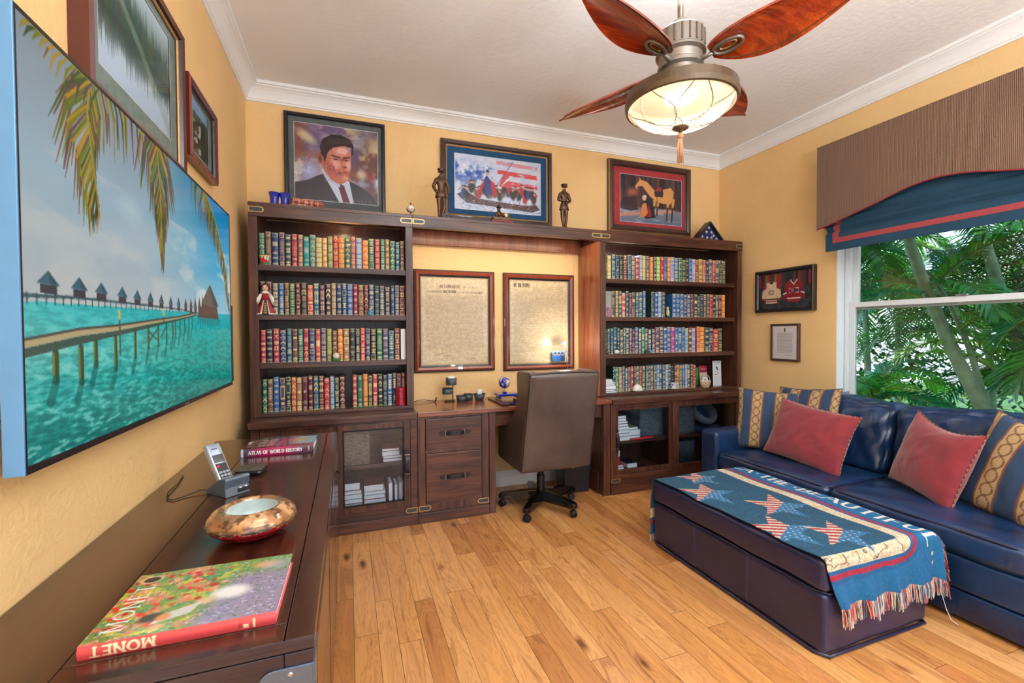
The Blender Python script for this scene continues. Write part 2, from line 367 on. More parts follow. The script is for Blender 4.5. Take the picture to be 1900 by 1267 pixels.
def sheet(cv, fn, mb=None, m=0):
    """grid mesh of the canvas; fn(u, v) arrays in 0..1 -> x, y, z arrays"""
    mb = mb or MB(); U, V = cv.X/cv.w, cv.Y/cv.h; x, y, z = fn(U, V); P = np.stack([np.broadcast_to(q, U.shape) for q in (x, y, z)], -1).reshape(-1, 3)
    o = len(mb.v); i, j = np.meshgrid(np.arange(cv.nx-1), np.arange(cv.ny-1)); a = (j*cv.nx+i).ravel()+o
    F = np.stack([a, a+1, a+1+cv.nx, a+cv.nx], -1)
    mb.v += list(map(tuple, P.tolist())); mb.f += list(map(tuple, F.tolist())); mb.m += [m]*len(F); mb.c += list(map(tuple, lin(np.clip(cv.C, 0, 1)).reshape(-1, 3).tolist()))
    return mb
# ================================================================== the room
XL, XR, YB, H = -.664, 3.59, 3.65, 3.08
YF = -1.9
fl = MB()
x = XL-.02; rf = random.Random(3)
fl.box(XL-.1, XR+.1, YF, YB+.1, -.05, -.0022, 1)
while x < XR+.02:
    w = rf.choice([.09, .1, .1, .115, .13, .08]); y = YF-rf.random()*1.2
    while y < YB+.02:
        L = rf.uniform(.45, 1.5); g = .0009; x0, x1 = x+g, min(x+w-g, XR+.02); y0, y1 = max(y+g, YF), min(y+L-g, YB+.02)
        if y1 > y0:
            t = rf.random(); seed = rf.random(); pk = rf.random()
            fl.add([(x0, y0, 0), (x1, y0, 0), (x1, y1, 0), (x0, y1, 0)], [(0, 1, 2, 3)], 0, (t, seed, pk))
        y += L
    x += w
m, nt, p = newmat('hickory_planks')
at = node(nt, 'ShaderNodeAttribute', attribute_name='Col'); sp = node(nt, 'ShaderNodeSeparateColor'); nt.links.new(at.outputs['Color'], sp.inputs[0])
tcn = node(nt, 'ShaderNodeTexCoord'); cmb = node(nt, 'ShaderNodeCombineXYZ'); ml = node(nt, 'ShaderNodeMath', operation='MULTIPLY'); ml.inputs[1].default_value = 37.
nt.links.new(sp.outputs[1], ml.inputs[0]); nt.links.new(ml.outputs[0], cmb.inputs[2]); nt.links.new(ml.outputs[0], cmb.inputs[1])
va = node(nt, 'ShaderNodeVectorMath', operation='ADD'); nt.links.new(tcn.outputs['Object'], va.inputs[0]); nt.links.new(cmb.outputs[0], va.inputs[1])
mp = node(nt, 'ShaderNodeMapping'); mp.inputs['Scale'].default_value = (9, 1.1, 1); nt.links.new(va.outputs[0], mp.inputs[0])
f1 = noise(nt, mp.outputs[0], 1.4, 5, .6, 1.6)
wv = node(nt, 'ShaderNodeMath', operation='MULTIPLY'); wv.inputs[1].default_value = 46; nt.links.new(f1, wv.inputs[0])
sn = node(nt, 'ShaderNodeMath', operation='SINE'); nt.links.new(wv.outputs[0], sn.inputs[0])
base = ramp(nt, [(0, rgb(186, 122, 66)), (.25, rgb(206, 144, 82)), (.6, rgb(216, 154, 90)), (.85, rgb(224, 166, 106)), (1, rgb(196, 128, 74))], sp.outputs[0])
big = ramp(nt, [(.3, (.66, .56, .47)), (.5, (1, 1, 1)), (.75, (1.04, 1.0, .96))], f1)
mx = node(nt, 'ShaderNodeMix', data_type='RGBA', blend_type='MULTIPLY'); mx.inputs[0].default_value = .9
nt.links.new(base.outputs[0], mx.inputs[6]); nt.links.new(big.outputs[0], mx.inputs[7])
gr = ramp(nt, [(.0, (.66, .58, .52)), (.45, (1, 1, 1))]); mr = node(nt, 'ShaderNodeMapRange'); mr.inputs['From Min'].default_value = -1; nt.links.new(sn.outputs[0], mr.inputs[0]); nt.links.new(mr.outputs[0], gr.inputs[0])
mx2 = node(nt, 'ShaderNodeMix', data_type='RGBA', blend_type='MULTIPLY'); mx2.inputs[0].default_value = .55
nt.links.new(mx.outputs[2], mx2.inputs[6]); nt.links.new(gr.outputs[0], mx2.inputs[7])
vo = node(nt, 'ShaderNodeTexVoronoi'); vo.inputs['Scale'].default_value = 1.0; mp2 = node(nt, 'ShaderNodeMapping'); mp2.inputs['Scale'].default_value = (6, 2.4, 1)
nt.links.new(va.outputs[0], mp2.inputs[0]); n3 = node(nt, 'ShaderNodeTexNoise'); n3.inputs['Scale'].default_value = 9; nt.links.new(mp2.outputs[0], n3.inputs[0])
mxv = node(nt, 'ShaderNodeVectorMath', operation='MULTIPLY_ADD'); mxv.inputs[1].default_value = (.12, .12, .12); nt.links.new(n3.outputs['Color'], mxv.inputs[0]); nt.links.new(mp2.outputs[0], mxv.inputs[2])
nt.links.new(mxv.outputs[0], vo.inputs['Vector'])
kn = ramp(nt, [(.05, (.07, .04, .03)), (.085, (.45, .3, .2)), (.17, (1, 1, 1))], vo.outputs['Distance'])
mx3 = node(nt, 'ShaderNodeMix', data_type='RGBA', blend_type='MULTIPLY'); mx3.inputs[0].default_value = .85
nt.links.new(mx2.outputs[2], mx3.inputs[6]); nt.links.new(kn.outputs[0], mx3.inputs[7]); nt.links.new(mx3.outputs[2], p.inputs['Base Color'])
setp(p, rough=.34, coat=.15); bump(nt, p, f1, .12, .004); M['floor'] = m
M['gap'] = plain('dark_plank_gap', rgb(92, 54, 28), .7)
struct('floor', fl, ['floor', 'gap'])
struct('ceiling', bx(XL-.3, XR+1.0, YF, YB+.6, H, H+.15), 'ceil')
struct('wall_left', bx(XL-.15, XL, YF, YB+.15, 0, H), 'wall')
struct('wall_back', bx(XL, XR+.15, YB, YB+.15, 0, H), 'wall')
WY0, WY1, WZ0, WZ1 = 1.03, 2.46, .62, 2.35        # window opening in the right wall
wr = MB(); T = .19
wr.box(XR, XR+T, YF, WY0, 0, H); wr.box(XR, XR+T, WY1, YB, 0, H); wr.box(XR, XR+T, WY0, WY1, 0, WZ0); wr.box(XR, XR+T, WY0, WY1, WZ1, H)
struct('wall_right', wr, 'wall')
# crown moulding with its real profile (p from the wall, z)
cp = [(0, 2.962), (.012, 2.962), (.014, 2.974), (.020, 2.977), (.021, 2.984), (.025, 2.996), (.033, 3.012), (.045, 3.030), (.060, 3.044), (.074, 3.052), (.076, 3.058), (.088, 3.060), (.090, 3.08), (0, 3.08)]
cp = [(a, min(b, 3.0795)) for a, b in cp]
def crown(name, P0, P1, P2):
    # P0..P2 : functions of offset p giving start / end points of the mitred run
    mb = MB(); n = len(cp); vs = [(*P0(a), b) for a, b in cp]+[(*P1(a), b) for a, b in cp]
    mb.add(vs, [(i, (i+1) % n, (i+1) % n+n, i+n) for i in range(n)]); struct(name, mb, 'white')
crown('trim_1', lambda a: (XL+a, YF), lambda a: (XL+a, YB-a), None)
crown('trim_2', lambda a: (XL+a, YB-a), lambda a: (XR-a, YB-a), None)
crown('trim_3', lambda a: (XR-a, YB-a), lambda a: (XR-a, YF), None)
bp = [(0, 0), (.016, 0), (.016, .1), (.012, .112), (.008, .116), (.006, .13), (0, .13)]
def base(name, x0, y0, x1, y1, nx, ny):
    mb = MB(); n = len(bp); mb.add([(x0+nx*a, y0+ny*a, b) for a, b in bp]+[(x1+nx*a, y1+ny*a, b) for a, b in bp], [(i, (i+1) % n, (i+1) % n+n, i+n) for i in range(n)]+[tuple(range(n)), tuple(range(n, 2*n))[::-1]]); struct(name, mb, 'white')
base('baseboard_back', XL, YB, XR, YB, 0, -1); base('baseboard_left', XL, YF, XL, YB, 1, 0); base('baseboard_right', XR, YF, XR, YB, -1, 0)
# window : jamb liner, outer frame, two sashes, panes
wn = thing('window_1', None, None, (XR+.13, (WY0+WY1)/2, WZ0)); wn['kind'] = 'structure'
fr = MB(); X0, X1 = XR+.085, XR+.16
fr.box(XR+.002, XR+.19, WY1-.006, WY1, WZ0, WZ1); fr.box(XR+.002, XR+.19, WY0, WY0+.006, WZ0, WZ1); fr.box(XR+.002, XR+.19, WY0, WY1, WZ1-.006, WZ1)
fr.box(X0, X1, WY1-.04, WY1-.006, WZ0, WZ1); fr.box(X0, X1, WY0+.006, WY0+.04, WZ0, WZ1); fr.box(X0, X1, WY0+.04, WY1-.04, WZ1-.05, WZ1-.006); fr.box(X0, X1, WY0+.04, WY1-.04, WZ0, WZ0+.04)
fr.box(X0-.006, X0, WY1-.03, WY1-.012, WZ0, WZ1)
obj('window_frame', fr, 'vinyl', wn, bevel=.002)
def sash(name, xa, xb, z0, z1):
    s_ = MB(); a, b = WY0+.042, WY1-.042; t = .038
    s_.box(xa, xb, b-t, b, z0, z1); s_.box(xa, xb, a, a+t, z0, z1); s_.box(xa, xb, a+t, b-t, z1-t, z1); s_.box(xa, xb, a+t, b-t, z0, z0+t)
    o = obj(name, s_, 'vinyl', wn, bevel=.002); obj('pane', bx((xa+xb)/2-.002, (xa+xb)/2+.002, a+t, b-t, z0+t, z1-t), 'glass', o); return o
ls = sash('lower_sash', XR+.09, XR+.118, WZ0+.045, 1.535); sash('upper_sash', XR+.125, XR+.153, 1.48, WZ1-.055)
obj('sash_lock', MB().box(XR+.075, XR+.09, 1.70, 1.76, 1.536, 1.548), 'steel', ls, bevel=.002)
obj('tilt_latch', MB().box(XR+.072, XR+.085, WY1-.05, WY1-.03, .80, .845), 'steel', wn, bevel=.002)
struct('trim_4', bx(XR-.015, XR+.085, WY0-.03, WY1+.0, WZ0-.02, WZ0), 'white', bevel=.004)

# ------------------------------------------------------------------ cornice box and roman shade
vt = thing('window_cornice', 'brown ribbed fabric cornice board with an arched red-piped lower edge above the window', 'cornice', (XR-.07, 1.4, 2.12))
vy0, vy1 = 1.0, 2.485
AR = ((0, .10, .25, .44, .54, .62, .70, .75), (2.10, 2.118, 2.155, 2.203, 2.232, 2.25, 2.259, 2.261))
def arch(y):
    d = min(vy1-y, y-vy0)
    return float(np.interp(d, AR[0], AR[1]))
N = 60; ys = [vy0+(vy1-vy0)*i/N for i in range(N+1)]
b = MB(); vs = []; fs = []
for y in ys: vs += [(XR-.19, y, arch(y)), (XR-.19, y, 2.715), (XR-.175, y, arch(y)), (XR-.175, y, 2.715)]
for i in range(N):
    a = i*4; c = a+4; fs += [(a, a+1, c+1, c), (a+2, c+2, c+3, a+3), (a, c, c+2, a+2), (a+1, a+3, c+3, c+1)]
b.add(vs, fs); b.box(XR-.175, XR, vy0, vy0+.015, 2.11, 2.715); b.box(XR-.175, XR-.002, vy1-.015, vy1, 2.11, 2.715); b.box(XR-.175, XR-.002, vy0+.015, vy1-.015, 2.70, 2.715); b.box(XR-.19, XR-.175, vy0, vy0+.001, 2.11, 2.7)
m, nt, p = newmat('brown_ribbed_fabric'); v = coords(nt, (1, 1, 1)); wvt = node(nt, 'ShaderNodeTexWave', wave_type='BANDS', bands_direction='Y'); wvt.inputs['Scale'].default_value = 42; wvt.inputs['Distortion'].default_value = .6; wvt.inputs['Detail'].default_value = 2; nt.links.new(v, wvt.inputs['Vector'])
nz = noise(nt, coords(nt, (1, 120, 260)), 1, 2)
mm = node(nt, 'ShaderNodeMath', operation='MULTIPLY_ADD'); mm.inputs[1].default_value = .6; nt.links.new(nz, mm.inputs[0]); nt.links.new(wvt.outputs['Fac'], mm.inputs[2])
r = ramp(nt, [(.3, rgb(74, 52, 44)), (.8, rgb(112, 84, 70)), (1, rgb(150, 120, 98))], mm.outputs[0]); nt.links.new(r.outputs[0], p.inputs['Base Color']); setp(p, rough=.9); bump(nt, p, wvt.outputs['Fac'], .5, .003); M['rib'] = m
M['red_pipe'] = plain('red_piping', rgb(142, 48, 56), .7)
obj('cornice_board', b, 'rib', vt)
obj('piping', MB().tube([(XR-.185, y, arch(y)-.004) for y in ys], .006, 8), 'red_pipe', vt, smooth=True)
obj('top_welt', MB().tube([(XR-.188, y, 2.716) for y in (vy0, (vy0+vy1)/2, vy1)], .004, 6), 'rib', vt)
sh = thing('roman_shade', 'navy roman shade with a red stripe border, folded up under the brown cornice', 'window shade', (XR-.12, 1.4, 1.9))
M['teal_cloth'] = plain('navy_teal_shade_cloth', rgb(24, 66, 92), .85, var=.12, scale=8, bumps=.3)
M['red_cloth'] = plain('brick_red_band_cloth', rgb(158, 66, 72), .85, var=.1, scale=60, bumps=.3)
sy0, sy1 = 1.06, 2.43; xs = XR-.145
# stacked folds: profile in (x, z), swept along y
def sweep(prof, y0, y1, mb=None, m=0):
    mb = mb or MB(); n = len(prof); mb.add([(a, y0, b) for a, b in prof]+[(a, y1, b) for a, b in prof], [(i, i+n, i+1+n, i+1) for i in range(n-1)], m); return mb
pr = [(xs+.03, 2.5), (xs+.012, 2.23), (xs+.0, 2.20), (xs+.012, 2.17), (xs-.012, 2.145), (xs+.006, 2.115), (xs-.02, 2.09), (xs+.0, 2.062), (xs-.024, 2.04), (xs-.02, 2.03)]
obj('folds', sweep(pr, sy0, sy1), 'teal_cloth', sh, solid=.004, smooth=False, bevel=0)
obj('folds_band', sweep([(a-.0035, b) for a, b in pr[1:]], sy1-.10, sy1-.055), 'red_cloth', sh)
obj('hem_panel', bx(xs-.024, xs-.016, sy0, sy1, 1.915, 2.04), 'teal_cloth', sh, bevel=.002)
obj('hem_stripe', MB().box(xs-.0265, xs-.024, sy0+.055, sy1-.055, 1.972, 2.008).box(xs-.0265, xs-.024, sy1-.10, sy1-.055, 2.008, 2.04), 'red_cloth', sh)

# ================================================================== wall unit : base cabinets, desk, hutches, bridge
def plate(parent, x0, x1, z0, z1, y, cap='both', name='brass_corner_plate'):
    r = (z1-z0)/2; pts = []
    if cap in ('l', 'both'): pts += arc(x0+r, (z0+z1)/2, r, r, 90, 270, 8)
    else: pts += [(x0, z1), (x0, z0)]
    if cap in ('r', 'both'): pts += arc(x1-r, (z0+z1)/2, r, r, -90, 90, 8)
    else: pts += [(x1, z0), (x1, z1)]
    o = obj(name, MB().prism(pts, y-.003, y, 'y'), 'brass', parent)
    cx, cz = (x0+x1)/2, (z0+z1)/2; q = [(cx+(a-cx)*.84, cz+(b_-cz)*.66) for a, b_ in pts]
    obj('plate_inlay', MB().prism(q, y-.0045, y-.003, 'y'), 'pewter', o); return o
def handle(parent, cx, cz, L, y, vert=False):
    """leather strap pull with two metal keepers"""
    mb = MB(); n = 12; vs = []; fs = []
    for i in range(n+1):
        t = i/n*2-1; d = .004+.022*max(0, 1-(t/.62)**4) if abs(t) < .62 else .004; w = .013 if abs(t) < .8 else .017
        if abs(t) > .98: w = .008
        for sgn in (-1, 1):
            for dd in (0, .005): vs.append((t*L/2, -d-dd, sgn*w))
    for i in range(n):
        a = i*4; c = a+4; fs += [(a, c, c+1, a+1), (a+2, a+3, c+3, c+2), (a, a+2, c+2, c), (a+1, c+1, c+3, a+3)]
    mb.add(vs, fs+[(0, 1, 3, 2), (n*4, n*4+2, n*4+3, n*4+1)])
    kps = [MB().box(sx*L*.31-.004, sx*L*.31+.004, -.012, -.002, -.015, .015) for sx in (-1, 1)]
    for q in [mb]+kps:
        if vert: q.v = [(z, y_, x) for x, y_, z in q.v]
        q.v = [(x+cx, y_+y, z+cz) for x, y_, z in q.v]
    o = obj('handle', mb, 'strap', parent, bevel=.001)
    for kp in kps: obj('keeper', kp, 'brass', o, bevel=.001)
    return o

YF1 = 3.13
lb = thing('base_cabinet', 'dark walnut base cabinet with a glass door under the left bookcase', 'cabinet', (-.07, 3.4, 0))
c = MB(); c.box(-.575, .435, 3.155, 3.63, .0, .07); c.box(-.575, -.53, 3.14, 3.63, .07, .735); c.box(.388, .435, 3.13, 3.63, .07, .735); c.box(-.53, .388, 3.14, 3.63, .07, .13); c.box(-.53, .388, 3.13, 3.16, .715, .735)
c.box(-.53, .388, 3.60, 3.63, .13, .715); c.box(-.12, -.08, 3.16, 3.18, .13, .715)
obj('carcass', c, 'wd', lb, bevel=.002)
obj('plinth', bx(-.58, .437, 3.118, 3.155, 0, .072), 'wd', lb, bevel=.003)
obj('shelf', bx(-.53, .388, 3.2, 3.6, .40, .425), 'wd', lb, bevel=.002)
d = MB(); d.box(-.078, -.042, 3.128, 3.15, .134, .715); d.box(.342, .386, 3.128, 3.15, .134, .715); d.box(-.042, .342, 3.128, 3.15, .676, .715); d.box(-.042, .342, 3.128, 3.15, .134, .18)
gd = obj('glass_door', d, 'wdz', lb, bevel=.002); obj('door_pane', bx(-.042, .342, 3.138, 3.142, .18, .676), 'cabglass', gd)
obj('door_bead', MB().box(-.046, -.038, 3.124, 3.13, .176, .68).box(.338, .346, 3.124, 3.13, .176, .68).box(-.042, .342, 3.124, 3.13, .672, .68).box(-.042, .342, 3.124, 3.13, .176, .184), 'iron', gd)
handle(gd, .364, .425, .205, 3.128, True)
d = MB(); d.box(-.527, -.48, 3.15, 3.17, .134, .715); d.box(-.125, -.08, 3.15, 3.17, .134, .715); d.box(-.48, -.125, 3.15, 3.17, .66, .715); d.box(-.48, -.125, 3.15, 3.17, .134, .19); d.box(-.48, -.125, 3.16, 3.168, .19, .66)
obj('wooden_door', d, 'wdz', lb, bevel=.002)
plate(lb, .352, .434, .083, .120, 3.129, 'l')
ct = obj('counter', MB().box(-.585, .433, 3.095, 3.64, .755, .778).box(-.58, .433, 3.10, 3.64, .735, .755), 'wd', lb, bevel=.003)
du = thing('drawer_unit', 'walnut desk pedestal with two drawers beside the knee space', 'drawer unit', (.7, 3.4, 0))
c = MB(); c.box(.438, .948, 3.15, 3.63, .07, .742); c.box(.438, .49, 3.13, 3.15, .07, .742); c.box(.897, .948, 3.13, 3.15, .07, .742); c.box(.49, .897, 3.13, 3.15, .722, .742); c.box(.49, .897, 3.13, 3.15, .478, .503); c.box(.49, .897, 3.13, 3.15, .07, .127); c.box(.952, 1.0, 3.125, 3.63, 0, .742)
obj('carcass', c, 'wdz', du, bevel=.002)
obj('plinth', bx(.438, .949, 3.118, 3.15, 0, .07), 'wd', du, bevel=.003)
for z0, z1, hz in ((.505, .720, .615), (.129, .476, .307)):
    dr = obj('drawer', bx(.493, .894, 3.124, 3.15, z0, z1), 'wd', du, bevel=.003); handle(dr, .697, hz, .215, 3.124)
plate(du, .442, .527, .083, .120, 3.129, 'r'); plate(du, .862, .947, .083, .120, 3.129, 'l')
dk = thing('desk', 'reddish walnut desk surface spanning the knee space between the pedestals', 'desk', (1.2, 3.4, .7))
M['desk'] = wood('reddish_desk_wood', rgb(104, 56, 40), rgb(142, 82, 58), rgb(172, 106, 78), 'X', rough=.25, coat=.5)
obj('top', bx(.436, 1.972, 3.105, 3.645, .743, .772), 'desk', dk, bevel=.003)
obj('apron', MB().box(1.003, 1.905, 3.16, 3.18, .63, .742), 'wd', dk, bevel=.002)
obj('apron_drawer', MB().box(1.05, 1.86, 3.15, 3.16, .64, .735), 'wd', dk, bevel=.002)
obj('side_panel', MB().box(1.905, 1.965, 3.125, 3.63, 0, .742).box(1.895, 1.905, 3.2, 3.6, .0, .17), 'wdz', dk, bevel=.002)
rb = thing('base_cabinet', 'dark walnut base cabinet with two sliding glass doors behind the sofa arm', 'cabinet', (2.7, 3.4, 0))
c = MB(); c.box(1.975, 3.385, 3.155, 3.63, 0, .13); c.box(1.975, 2.02, 3.13, 3.63, .13, .735); c.box(3.34, 3.385, 3.13, 3.63, .13, .735); c.box(2.02, 3.34, 3.13, 3.16, .705, .735); c.box(2.02, 3.34, 3.60, 3.63, .13, .735); c.box(2.60, 2.63, 3.2, 3.6, .13, .735)
obj('carcass', c, ['wdz'], rb, bevel=.002)
obj('bottom_rail', bx(1.978, 3.383, 3.134, 3.155, .075, .15), 'wd', rb, bevel=.002)
obj('plinth', bx(1.972, 3.388, 3.122, 3.155, 0, .075), 'wd', rb, bevel=.003)
obj('shelf', bx(2.02, 3.34, 3.2, 3.6, .385, .41), 'wd', rb, bevel=.002)
def gdoor(x0, x1, y, parent, gx0, gx1, hx=None):
    d = MB(); d.box(x0, gx0, y, y+.02, .15, .705); d.box(gx1, x1, y, y+.02, .15, .705); d.box(gx0, gx1, y, y+.02, .675, .705); d.box(gx0, gx1, y, y+.02, .15, .187)
    o = obj('sliding_door', d, 'wdz', parent, bevel=.002); obj('door_pane', bx(gx0, gx1, y+.008, y+.012, .187, .675), 'cabglass', o)
    if hx: handle(o, hx, .43, .2, y, True)
gdoor(2.022, 2.64, 3.152, rb, 2.058, 2.565, 2.04); gdoor(2.587, 3.338, 3.131, rb, 2.648, 3.282)
plate(rb, 1.98, 2.065, .093, .128, 3.1335, 'r')
obj('counter', MB().box(1.974, 3.43, 3.095, 3.64, .755, .778).box(1.976, 3.42, 3.10, 3.64, .735, .755), 'wd', rb, bevel=.003)

SH = [.80, 1.13, 1.444, 1.763]
def bookcase(x0, x1, label, sidew, loc):
    t = thing('bookcase', label, 'bookcase', loc)
    s1 = .05
    obj('side_panel', bx(x0, x0+s1, 3.27, 3.64, .779, 2.134), 'wdz', t, bevel=.002); obj('side_panel', bx(x1-s1, x1, 3.27, 3.64, .779, 2.134), 'wdz', t, bevel=.002)
    obj('back_panel', bx(x0+s1, x1-s1, 3.60, 3.62, .78, 2.12), 'wback', t)
    obj('header', bx(x0, x1, 3.264, 3.30, 2.068, 2.152), 'wd', t, bevel=.002)
    obj('top', bx(x0, x1, 3.262, 3.64, 2.135, 2.158), 'wd', t, bevel=.002)
    obj('floor_board', MB().box(x0+s1, x1-s1, 3.272, 3.60, .779, .80), 'wd', t, bevel=.002)
    for z in SH[1:]: obj('shelf', bx(x0+s1+.001, x1-s1-(sidew or 0), 3.275, 3.60, z-.036, z), 'wd', t, bevel=.002)
    return t
bl = bookcase(-.592, .435, 'walnut bookcase on the left, its four shelves packed with leather-bound books', 0, (-.08, 3.45, .778))
plate(bl, -.588, -.50, 2.093, 2.130, 3.2635, 'r'); plate(bl, .349, .434, 2.093, 2.130, 3.2635, 'l')
br_ = bookcase(1.967, 3.49, 'walnut bookcase on the right, next to the wall with the window', .03, (2.7, 3.45, .778))
plate(br_, 1.969, 2.054, 2.093, 2.130, 3.2635, 'r'); plate(br_, 3.41, 3.489, 2.093, 2.130, 3.2635, 'l')
brd = thing('bridge_shelf', 'walnut bridge shelf joining the two bookcases above the desk', 'shelf', (1.2, 3.45, 2.07))
obj('header', bx(.4355, 1.9665, 3.264, 3.30, 2.072, 2.152), 'wd', brd, bevel=.002)
obj('top', bx(.4355, 1.9665, 3.262, 3.64, 2.135, 2.158), 'wd', brd, bevel=.002)
obj('cleat', bx(.437, 1.965, 3.61, 3.64, 2.02, 2.135), 'wred', brd, bevel=.002)
obj('liner_panel', bx(1.958, 1.966, 3.275, 3.64, .779, 2.07), 'wred', brd, bevel=.001)
plate(brd, .437, .522, 2.093, 2.130, 3.2635, 'r'); plate(brd, 1.88, 1.965, 2.093, 2.130, 3.2635, 'l')
# small lamps built into the unit (their glow shows in the photograph)
def puck(x, y, z, e, label, col=(1, .74, .45)):
    o = obj('puck_light', MB().lathe([(.0, -.012), (.03, -.012), (.034, -.004), (.034, 0)], (x, y, z), 20), emis('warm_lamp_lens', (1, .85, .6), 3.), smooth=False)
    tag(o, label, 'lamp'); light('puck_glow', 'SPOT', (x, y, z-.02), e, col, .02, target=(x, y+.05, 0), spot=150)
puck(-.02, 3.42, 2.134, 20, 'round puck light glowing under the top of the left bookcase')
puck(2.28, 3.42, 2.134, 12, 'round puck light glowing under the top of the right bookcase', (.9, .93, 1))
light('bridge_glow', 'AREA', (1.2, 3.36, 2.11), 9, (1, .86, .66), 1.4, .03, target=(1.2, 3.45, 0)).data.energy = 4.0
# ================================================================== books
PAL = {'gr': (38, 112, 84, 'green'), 'br': (112, 74, 58, 'brown'), 'nv': (34, 62, 112, 'navy'), 'pu': (88, 72, 100, 'plum'), 'sl': (46, 70, 74, 'slate green'), 'cr': (166, 34, 58, 'crimson'), 'rb': (150, 104, 92, 'rosy brown'),
 'te': (22, 146, 144, 'turquoise'), 'sg': (92, 134, 112, 'sage green'), 'cn': (214, 190, 122, 'cream'), 'cg': (222, 170, 90, 'golden'), 'ol': (150, 152, 84, 'olive'), 'rd': (200, 46, 50, 'red'), 'or': (228, 130, 46, 'orange'),
 'co': (204, 92, 66, 'coral'), 'rr': (184, 78, 84, 'rose red'), 'lv': (134, 156, 204, 'lavender blue'), 'tn': (166, 128, 84, 'tan'), 'tb': (32, 96, 124, 'teal blue'), 'bk': (38, 36, 44, 'black'), 'mr': (100, 32, 48, 'maroon'),
 'gy': (92, 98, 106, 'grey'), 'bl': (48, 104, 168, 'blue'), 'lb': (112, 164, 196, 'pale blue'), 'lm': (150, 206, 96, 'lime green'), 'mg': (176, 74, 140, 'magenta'), 'wh': (196, 214, 222, 'pale grey'), 'dg': (24, 64, 56, 'dark green')}
def spine_canvas(base, w, h, rg, lightness=.75, plainbk=False):
    nx = max(int(w/.0028), 9); ny = 62; cv = Cv(w, h, nx, ny, base)
    b = C8(*base); gold = np.array(rg.choice([(226, 196, 128), (232, 208, 150), (206, 196, 170), (236, 214, 160)]))/255.
    gold = b*.12+gold*.88
    if plainbk: cv.text(rg.choice(['TALES', 'ESSAYS', 'WORKS', 'POEMS']), w*.68, h*.25, w*.42, tuple(gold*255), d=(0, 1), u=(-1, 0)); return cv
    n = rg.choice([4, 5, 5, 6]); hs = [i/n for i in range(n+1)]
    if rg.random() < .5:
        k = rg.choice([1, 2]); hs = [0, .15, .3, .82, 1] if k == 1 else [0, .13, .34, .47, .86, 1]
    X = cv.X/w; Y = cv.Y/h; S = np.abs(X-.5)*2; a = np.zeros(X.shape); style = rg.randrange(8)
    for z0, z1 in zip(hs, hs[1:]):
        t = (Y-z0)/(z1-z0); ins = (t > .10) & (t < .90) & (S < .80); st = style if rg.random() < .6 else rg.randrange(9); asp = (z1-z0)*h/w
        T2 = np.abs(t-.5)*2
        if st == 0: q = (T2 > .62) | (S > .62)
        elif st == 1: q = ((np.sin(t*PI*2*max(asp, 1.5)+S*5) > .1))
        elif st == 2: q = np.abs((t*asp*2) % 1-.5)*2+S < .95
        elif st == 3: q = (np.abs(S-.35) < .18) | (np.abs(T2-.5) < .14)
        elif st == 4: q = vn(S*5+rg.random()*50, t*asp*7, rg.randrange(999)) > .48
        elif st == 5: q = (np.hypot(S, (t-.5)*asp*2) < .55) | (T2 > .84)
        elif st == 6: q = ((t*asp*5) % 1 < .5) & (S < .6)
        elif st == 7: q = (T2 < .34) & (S < .7)
        else: q = vn(S*8+rg.random()*50, t*asp*11, rg.randrange(999)) > .55
        a = np.maximum(a, ins*q*rg.uniform(.6, 1.))
    a = np.maximum(a, ((Y < .02) | (Y > .98))*.7)
    cv.mix((slice(None), slice(None)), a, gold)
    dk = np.zeros(X.shape)
    for z in hs[1:-1]: dk = np.maximum(dk, np.clip(1-np.abs(Y-z)*h/.0028, 0, 1))
    cv.mix((slice(None), slice(None)), dk*.85, b*.22); cv.mix((slice(None), slice(None)), np.clip((S-.86)/.14, 0, 1)*.45, b*.5)
    return cv
def make_book(x, y, z, w, h, dpt, pal, label, group, rg, lean=0, name='book', turn=0, plainbk=False):
    """one upright book, spine towards the room; x = left side, y = spine plane"""
    base = PAL[pal][:3]; cv = spine_canvas(base, w, h, rg, plainbk=plainbk); mb = MB()
    sheet(cv, lambda U, V: ((U-.5)*w, -.006*np.sqrt(np.clip(1-(2*U-1)**2, 0, 1))-np.where(np.abs((V*5) % 1-.5) > .46, .0008, 0), V*h), mb, 0)
    b = tuple(lin(np.array(base)/255)); hw = w/2; t = .0025
    mb.box(-hw, -hw+t, 0, dpt, 0, h, 0, b).box(hw-t, hw, 0, dpt, 0, h, 0, b).box(-hw+t, hw-t, .0, .004, .0, h, 0, b).box(-hw+t, hw-t, .004, dpt-.004, .003, h-.004, 1)
    o = obj(name, mb, ['vcbook', 'cream'], local=True); o.location = (x+hw, y, z)
    if lean: o.rotation_euler = (0, math.radians(lean), 0)
    if turn: o.rotation_euler = (0, 0, math.radians(turn))
    return tag(o, label, 'book', group)
ORD = ['first', 'second', 'third', 'fourth', 'fifth', 'sixth', 'seventh', 'eighth', 'ninth', 'tenth', 'eleventh', 'twelfth', 'thirteenth', 'fourteenth', 'fifteenth', 'sixteenth', 'seventeenth', 'eighteenth', 'nineteenth', 'twentieth']
def ordn(i, n):
    if i == 0: return 'leftmost'
    if i == n-1: return 'rightmost'
    if i < n/2: return ORD[i]+' from left'
    return ORD[n-1-i]+' from right'
SHN = ['bottom', 'third', 'second', 'top']
